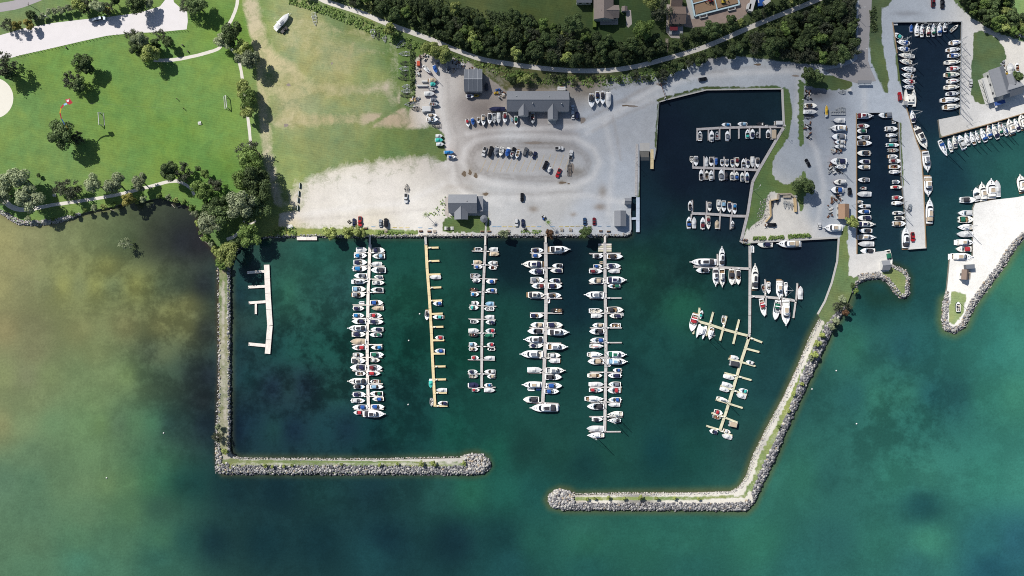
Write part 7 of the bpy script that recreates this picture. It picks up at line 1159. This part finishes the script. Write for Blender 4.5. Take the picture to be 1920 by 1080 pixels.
# goals, kite, benches
M_NET = mat('goal_net', seen(196, 204, 196), .9)
def goal(px, py, ang, lb):
    t = thing('goal', lb, 'goal', (*P(px, py, ZL), ZL), math.radians(ang), None); q = MB()
    for s_ in (-1, 1): q.tube((0, s_ * 3.4, 0), (0, s_ * 3.4, 2.3), .2); q.tube((0, s_ * 3.4, 2.3), (-1.9, s_ * 3.4, .05), .13)
    q.tube((0, -3.4, 2.3), (0, 3.4, 2.3), .22); q.tube((-1.9, -3.4, .08), (-1.9, 3.4, .08), .14); q.build('goal_frame', M_WW, t); q = MB()
    for i in range(15): y = -3.3 + i * .47; q.tube((-.02, y, 2.25), (-1.88, y, .1), .018, n=3)
    for i in range(6): u = i / 5; q.tube((-1.88 * u, -3.35, 2.25 - 2.15 * u), (-1.88 * u, 3.35, 2.25 - 2.15 * u), .018, n=3)
    q.build('net', M_NET, t)
goal(189, 224, 184, 'white football goal left on the lawn near the lone tree'); goal(427, 192, 6, 'white football goal right on the lawn by the tree row')
zk = ZL + 17; t = thing('kite', 'red and white sport kite with long coloured tail over the lawn', 'kite', (*P(129, 191, zk), zk), math.radians(-20))
q = MB(); q.add([(-2.2, .6, 0), (0, 1.9, .3), (2.2, .2, 0), (.9, -1.4, .1), (-.9, -1.0, .1)], [(0, 1, 4), (1, 3, 4), (1, 2, 3)]); q.build('sail', CANVAS['R'], t); q = MB(); q.add([(-1.4, .55, .16), (0, 1.3, .36), (.2, .1, .3), (-.8, -.4, .2)], [(0, 1, 2, 3)]); q.build('white_panel', CANVAS['W'], t)
pts = [(-.6, -1.2, 0), (-2.4, -2.4, -.6), (-3.6, -4.6, -1.2), (-3.7, -7.2, -2), (-2.6, -9.8, -3), (-.6, -12.2, -4.2), (1.6, -14, -5.4)]
for i, (a, b, c) in enumerate(zip(pts[:-1], pts[1:], 'LRYRBY')):
    q = MB(); d = Vector(b) - Vector(a); n_ = Vector((-d.y, d.x, 0)).normalized() * (.55 - .07 * i); q.add([Vector(a) + n_, Vector(a) - n_, Vector(b) - n_ * .85, Vector(b) + n_ * .85], [(0, 1, 2, 3)]); q.build('tail', CANVAS[c], t)
q = MB(); g0 = Vector((*P(330, 205, ZL), ZL + 1)) - t.location; g0.rotate(Matrix.Rotation(math.radians(20), 3, 'Z')); q.tube((0, 0, 0), g0, .012, n=3); q.build('line', M_WW, t)
def person(px, py, shirt, lb, z=ZL, ang=0):
    """a tiny standing figure: one continuous skinned body with a shirt, trousers and hair as children"""
    t = thing('person', lb, 'person', (*P(px, py, z), z), math.radians(ang)); J = [((0, 0, .92), .15), ((0, 0, 1.2), .15), ((0, 0, 1.42), .17), ((0, 0, 1.53), .06), ((.01, 0, 1.66), .105), ((.01, 0, 1.76), .07)]
    E_ = [(i, i + 1) for i in range(5)]
    for s_ in (-1, 1):
        b0 = len(J); J += [((0, s_ * .19, 1.40), .075), ((.02, s_ * .25, 1.14), .055), ((.12, s_ * .24, .90), .042), ((.17, s_ * .235, .80), .035)]; E_ += [(2, b0), (b0, b0 + 1), (b0 + 1, b0 + 2), (b0 + 2, b0 + 3)]
        b1 = len(J); J += [((0, s_ * .10, .86), .095), ((.03, s_ * .11, .48), .065), ((0, s_ * .12, .08), .045), ((.15, s_ * .13, .04), .04)]; E_ += [(0, b1), (b1, b1 + 1), (b1 + 1, b1 + 2), (b1 + 2, b1 + 3)]
    me = bpy.data.meshes.new('body'); me.from_pydata([j[0] for j in J], E_, []); o = bpy.data.objects.new('body', me); col.objects.link(o); o.parent = t; me.materials.append(mat('skin', seen(200, 156, 130), .6))
    sk = o.modifiers.new('skin', 'SKIN'); o.modifiers.new('sub', 'SUBSURF').levels = 1
    for i, v in enumerate(me.skin_vertices[0].data): v.radius = (J[i][1], J[i][1]); v.use_root = (i == 0)
    q = MB(); q.loft([[(math.cos(a) * r_ * .75, math.sin(a) * r_ * 1.25, zz) for a in np.linspace(0, 2 * math.pi, 10, endpoint=False)] for zz, r_ in ((.88, .19), (1.15, .19), (1.4, .21), (1.48, .13))]); q.build('shirt', CANVAS[shirt], t)
    for s_ in (-1, 1): q = MB(); q.tube((0, s_ * .10, .92), (.02, s_ * .12, .12), .125, .09, 8); q.build('trouser_leg', CANVAS['N'], t)
    q = MB(); q.loft([[(-.01 + math.cos(a) * r_, math.sin(a) * r_, zz) for a in np.linspace(0, 2 * math.pi, 8, endpoint=False)] for zz, r_ in ((1.68, .115), (1.76, .10), (1.81, .04))]); q.build('hair', M_BARK, t)
person(333, 186, 'K', 'person in dark clothes standing on the lawn holding the kite line'); person(345.5, 204, 'N', 'person in dark blue standing below the kite flyer on the lawn')
def bench(px, py, ang, lb, m=None, grp=None):
    t = thing('picnic_table', lb, 'picnic table', (*P(px, py, ZL), ZL), math.radians(ang), grp); m = m or M_WOOD
    q = MB(); q.box((0, 0, .74), (1.8, .75, .06)); q.build('table_top', m, t)
    for s_ in (-1, 1): q = MB(); q.box((0, s_ * .72, .44), (1.8, .28, .05)); q.build('seat', m, t)
    for s_ in (-1, 1): q = MB(); q.box((s_ * .65, 0, .4), (.1, 1.5, .08)); q.tube((s_ * .65, -.65, 0), (s_ * .65, -.2, .72), .05); q.tube((s_ * .65, .65, 0), (s_ * .65, .2, .72), .05); q.build('leg', m, t)
for a in ((836, 428, 90, 'white picnic table, left of the three lawn seats by the clubhouse', M_WW), (841.5, 429, 30, 'dark round-looking table, middle of the three lawn seats', M_BLACK), (847.5, 428, 90, 'white picnic table, right of the three lawn seats', M_WW), (953, 433.5, -10, 'grey picnic table right of the small shore bush'), (985, 430, 10, 'picnic table among shore weeds left of the cruiser pier', M_BLACK), (1053, 431, -10, 'grey picnic table, left of two by the yellow stops'), (1069.5, 431, -10, 'grey picnic table, right of two by the yellow stops'), (724, 433, 10, 'picnic table on the shore weeds right of the crowded pier'), (815, 434, 0, 'picnic table right of the tan pier entrance'), (655, 416, 40, 'small dark table beside the navy car on the shore gravel', M_BLACK), (103, 366, 5, 'white picnic table on the lawn beside the sparse tree', M_WW), (375, 231, 10, 'white picnic table alone on the lower right lawn', M_WW)): bench(*a)
for px, py, lb, c in ((1126, 433, 'stall table with pale goods left of the channel pier entrance', 'W'), (1141, 434, 'tan flower box right of the channel pier entrance', 'S'), (904, 434, 'flower box left of the narrow pier entrance', 'S'), (917, 434, 'flower box right of the narrow pier entrance', 'S'), (789, 433.5, 'rusty flower box left of the tan pier entrance', 'M'), (805, 434, 'rusty flower box right of the tan pier entrance', 'M'), (686, 428, 'small planter left of the crowded pier entrance', 'A')):
    junk('planter', lb, 'planter', px, py, [('box_body', 0, 0, 2.2, 1.0, .5, CANVAS[c], 0), ('flowers', 0, 0, 1.9, .8, .75, LEAF['R'], 0)])
for i, (px, py) in enumerate([(562.5, 348), (560.5, 363), (559.3, 375), (558.8, 390)]):
    L_ = 3.2 if i != 2 else 3.0; t = thing('green_barrier', ['dark green barrier, topmost in the line on the field edge', 'dark green barrier, second in the line on the field edge', 'dark green barrier, third in the line on the field edge', 'dark green barrier, lowest in the line on the field edge'][i], 'barrier', (*P(px, py, ZL), ZL), math.radians(86)); q = MB(); q.box((0, 0, .5), (L_, .7, 1.0), 0, 0, .85); q.build('barrier_body', mat('dark_green_plastic', seen(52, 84, 66), .5), t); q = MB(); q.box((0, 0, 1.03), (L_ * .8, .3, .08)); q.build('top_rail', M_GALV, t)
for px, py, lb in ((125, 90, 'small dark litter bin on the lawn below the car park'), (343, 85, 'dark round bin on the lawn right of the clump'), (353, 97, 'dark bin near the lawn path'), ):
    t = thing('litter_bin', lb, 'bin', (*P(px, py, ZL), ZL)); q = MB(); q.tube((0, 0, 0), (0, 0, .9), .35, .4, 10); q.build('bin_body', M_BLACK, t); q = MB(); q.tube((0, 0, .9), (0, 0, 1.0), .45, .3, 10); q.build('lid', M_BLACK, t)
# big white stone, dead tree standing in the lake, driftwood
rk = MB(); b0 = ICV * np.array([2.2, 1.4, .9]); rk.add([(v[0], v[1], v[2] + .4) for v in b0.tolist()], [tuple(f) for f in ICF.tolist()]); o = rk.build('boulder', mat('white_stone', seen(240, 238, 232), .9, var=.06), None, (*P(544, 425, ZL), ZL)); tag(o, 'big white stone in the yellow shrubs near the float', 'boulder')
t = thing('dead_tree', 'leaning half-dead pale tree standing in the brown shallows', 'tree', (*P(250, 460, 0), -.5)); q = MB(); q.tube((0, 0, 0), (-1.5, .9, 7.0), .22, .08, 7); rr = random.Random(3); ends = []
for i in range(13):
    z = 3 + i * .33; b = Vector((-1.5 * z / 7, .9 * z / 7, z)); a = rr.uniform(0, 6.28); e = b + Vector((math.cos(a) * rr.uniform(1.2, 2.6) - .4, math.sin(a) * rr.uniform(1.2, 2.6), rr.uniform(-.2, 1.0))); q.tube(b, e, .06, .02, 4); ends.append(e)
q.build('trunk', mat('bleached_wood', seen(190, 184, 172), .9), t); rs_ = np.random.RandomState(5); cc = np.concatenate([np.array(e) + rs_.normal(size=(40, 3)) * .5 for e in ends if e.x < 1]); V, F = quads(cc, rs_.normal(size=cc.shape) + np.array([0, 0, .8]), rs_.uniform(.35, .7, len(cc)), rs_); o = link_np('crown', V, F, [LEAF['W']], t)
for i, (a, b) in enumerate([((374, 445), (390, 457)), ((288, 383), (287, 388)), ((322, 383), (328, 390)), ((333, 388), (342, 386)), ((356, 402), (362, 399)), ((206, 392), (215, 396))]):
    q = MB(); A_ = Vector((*P(*a, .2), .15)); B_ = Vector((*P(*b, .2), .35)); q.tube(A_ - A_, B_ - A_, .22, .1, 6); o = q.build('driftwood_log', mat('bleached_wood', seen(190, 184, 172), .9), None, A_); tag(o, ['long pale driftwood log in the cove by the pale tree', 'short log sticking out in the middle of the dark cove', 'pale log at the upper right of the dark cove', 'brownish log at the right of the dark cove', 'short stick near the right bank of the dark cove', 'thin log at the lake edge below the yellow tree'][i], 'log')
# two small palms with bare poles
def palm(px, py, lb):
    t = thing('palm_tree', lb, 'palm tree', (*P(px, py, ZL), ZL)); q = MB(); q.tube((0, 0, 0), (0, 0, 6), .13, .09, 7); q.build('trunk', M_BARK, t)
    for i in range(11):
        a = i * 2 * math.pi / 11; q = MB(); prev = Vector((0, 0, 6))
        for k in range(1, 5):
            r_ = k * .55; nx2 = Vector((math.cos(a) * r_, math.sin(a) * r_, 6.35 - (k - 1.5) ** 2 * .12)); n_ = Vector((-math.sin(a), math.cos(a), 0)) * (.3 - .06 * k); q.add([prev + n_, prev - n_, nx2 - n_ * .8, nx2 + n_ * .8], [(0, 1, 2, 3)]); prev = nx2
        q.build('frond', LEAF['W'] if 'pale' in lb else LEAF['G'], t)
palm(800.5, 404.5, 'palm with pale fronds on the gravel near the tan pier'); palm(1027, 418.5, 'palm with green fronds on the gravel above the cruiser pier')
junk('festival_cart', 'small cart with blue and white gear beside the palm', 'cart', 1019.5, 408, [('tray', 0, 0, 1.6, 2.4, .8, M_BLACK, 30), ('goods', .3, .5, 1.0, 1.0, 1.3, M_WW, 20), ('tarpaulin', -.3, -.7, 1.0, 1.0, 1.1, CANVAS['B'], 50)])
# mooring buoys
for i, (px, py) in enumerate([(766.5, 638.5), (765.5, 758.5), (787, 588.5), (1568, 695), (1522.5, 729.5), (1606, 794.5), (200, 896), (307, 812)]):
    q = MB(); q.loft([[(math.cos(a) * r_, math.sin(a) * r_, zz) for a in np.linspace(0, 2 * math.pi, 10, endpoint=False)] for zz, r_ in ((-.3, .2), (-.1, .42), (.15, .45), (.38, .25), (.45, .05))]); o = q.build('buoy', M_WW, None, (*P(px, py, 0), 0))
    tag(o, ['white buoy in open water left of the tan pier middle', 'white buoy left of the tan pier lower end', 'tiny white buoy left of the tan pier upper half', 'white buoy outside the eastern breakwater, nearest the cove', 'white buoy close to the eastern breakwater boulders', 'white buoy farthest out in the eastern bay', 'small white buoy in the lower left shallows', 'small white buoy left of the western breakwater corner'][i], 'buoy')
# edge rails along the quays
M_CURB = mat('timber_curb', seen(176, 150, 118), .9, var=.2); 
for pts, lb, m, wd in (([(1605.5, 212.5), (1606.5, 476)], 'brown timber kerb along the left wall of the narrow basin', M_CURB, .5), ([(1685.5, 230), (1690.5, 330), (1697.5, 400), (1703.5, 467)], 'grey timber kerb along the right wall of the narrow basin', M_GALV, .4), ([(1703.5, 467), (1736.5, 464.5)], 'pale kerb across the long wharf tip', M_WW, .6), ([(1736, 464), (1731, 340), (1727, 286), (1719, 266), (1704, 216), (1694, 186)], 'rust-brown kerb along the outer edge of the long wharf', M_CURB, .5), ([(1682, 100), (1673.5, 42)], 'brown kerb along the left wall of the sailboat basin', M_CURB, .5), ([(1673, 41.5), (1803, 40.5)], 'grey kerb along the top wall of the sailboat basin', M_GALV, .5), ([(1803, 41), (1802, 100), (1800.5, 215)], 'pale kerb along the right wall of the sailboat basin', M_GALV, .5), ([(1236.5, 191), (1252, 186.5), (1325, 168.5), (1466.5, 166.5)], 'pale concrete kerb along the top of the dark basin', M_CONC, .7), ([(1466.5, 167), (1469.5, 237)], 'pale concrete wall top at the right of the dark basin', M_CONC, 1.3), ([(1469, 239), (1424, 316), (1411, 341), (1402, 400), (1389, 454)], 'grey concrete wall cap along the slanted grass edge', M_DKGREY, 1.6), ([(1409, 454.5), (1480, 450.5), (1571, 445.5)], 'pale kerb below the hedge and hauled-out yacht', M_CONC, 1.0), ([(1572.5, 447), (1569.5, 490), (1559.5, 530), (1546.5, 565), (1533, 589)], 'curved pale wall cap beside the grass peninsula', M_CONC, 1.1), ([(1764.5, 257.5), (1850, 233.5), (1922, 212)], 'dark kerb along the slanted pier edge', M_CURB, .5)):
    q = MB(); a0 = Vector((*P(*pts[0], ZL), ZL))
    for a, b in zip(pts[:-1], pts[1:]): A_ = Vector((*P(*a, ZL), 0)) - a0; B_ = Vector((*P(*b, ZL), 0)) - a0; seg_box(q, (A_.x, A_.y), (B_.x, B_.y), wd, .0, .22)
    o = q.build('quay_kerb', m, None, a0); tag(o, lb, 'kerb')
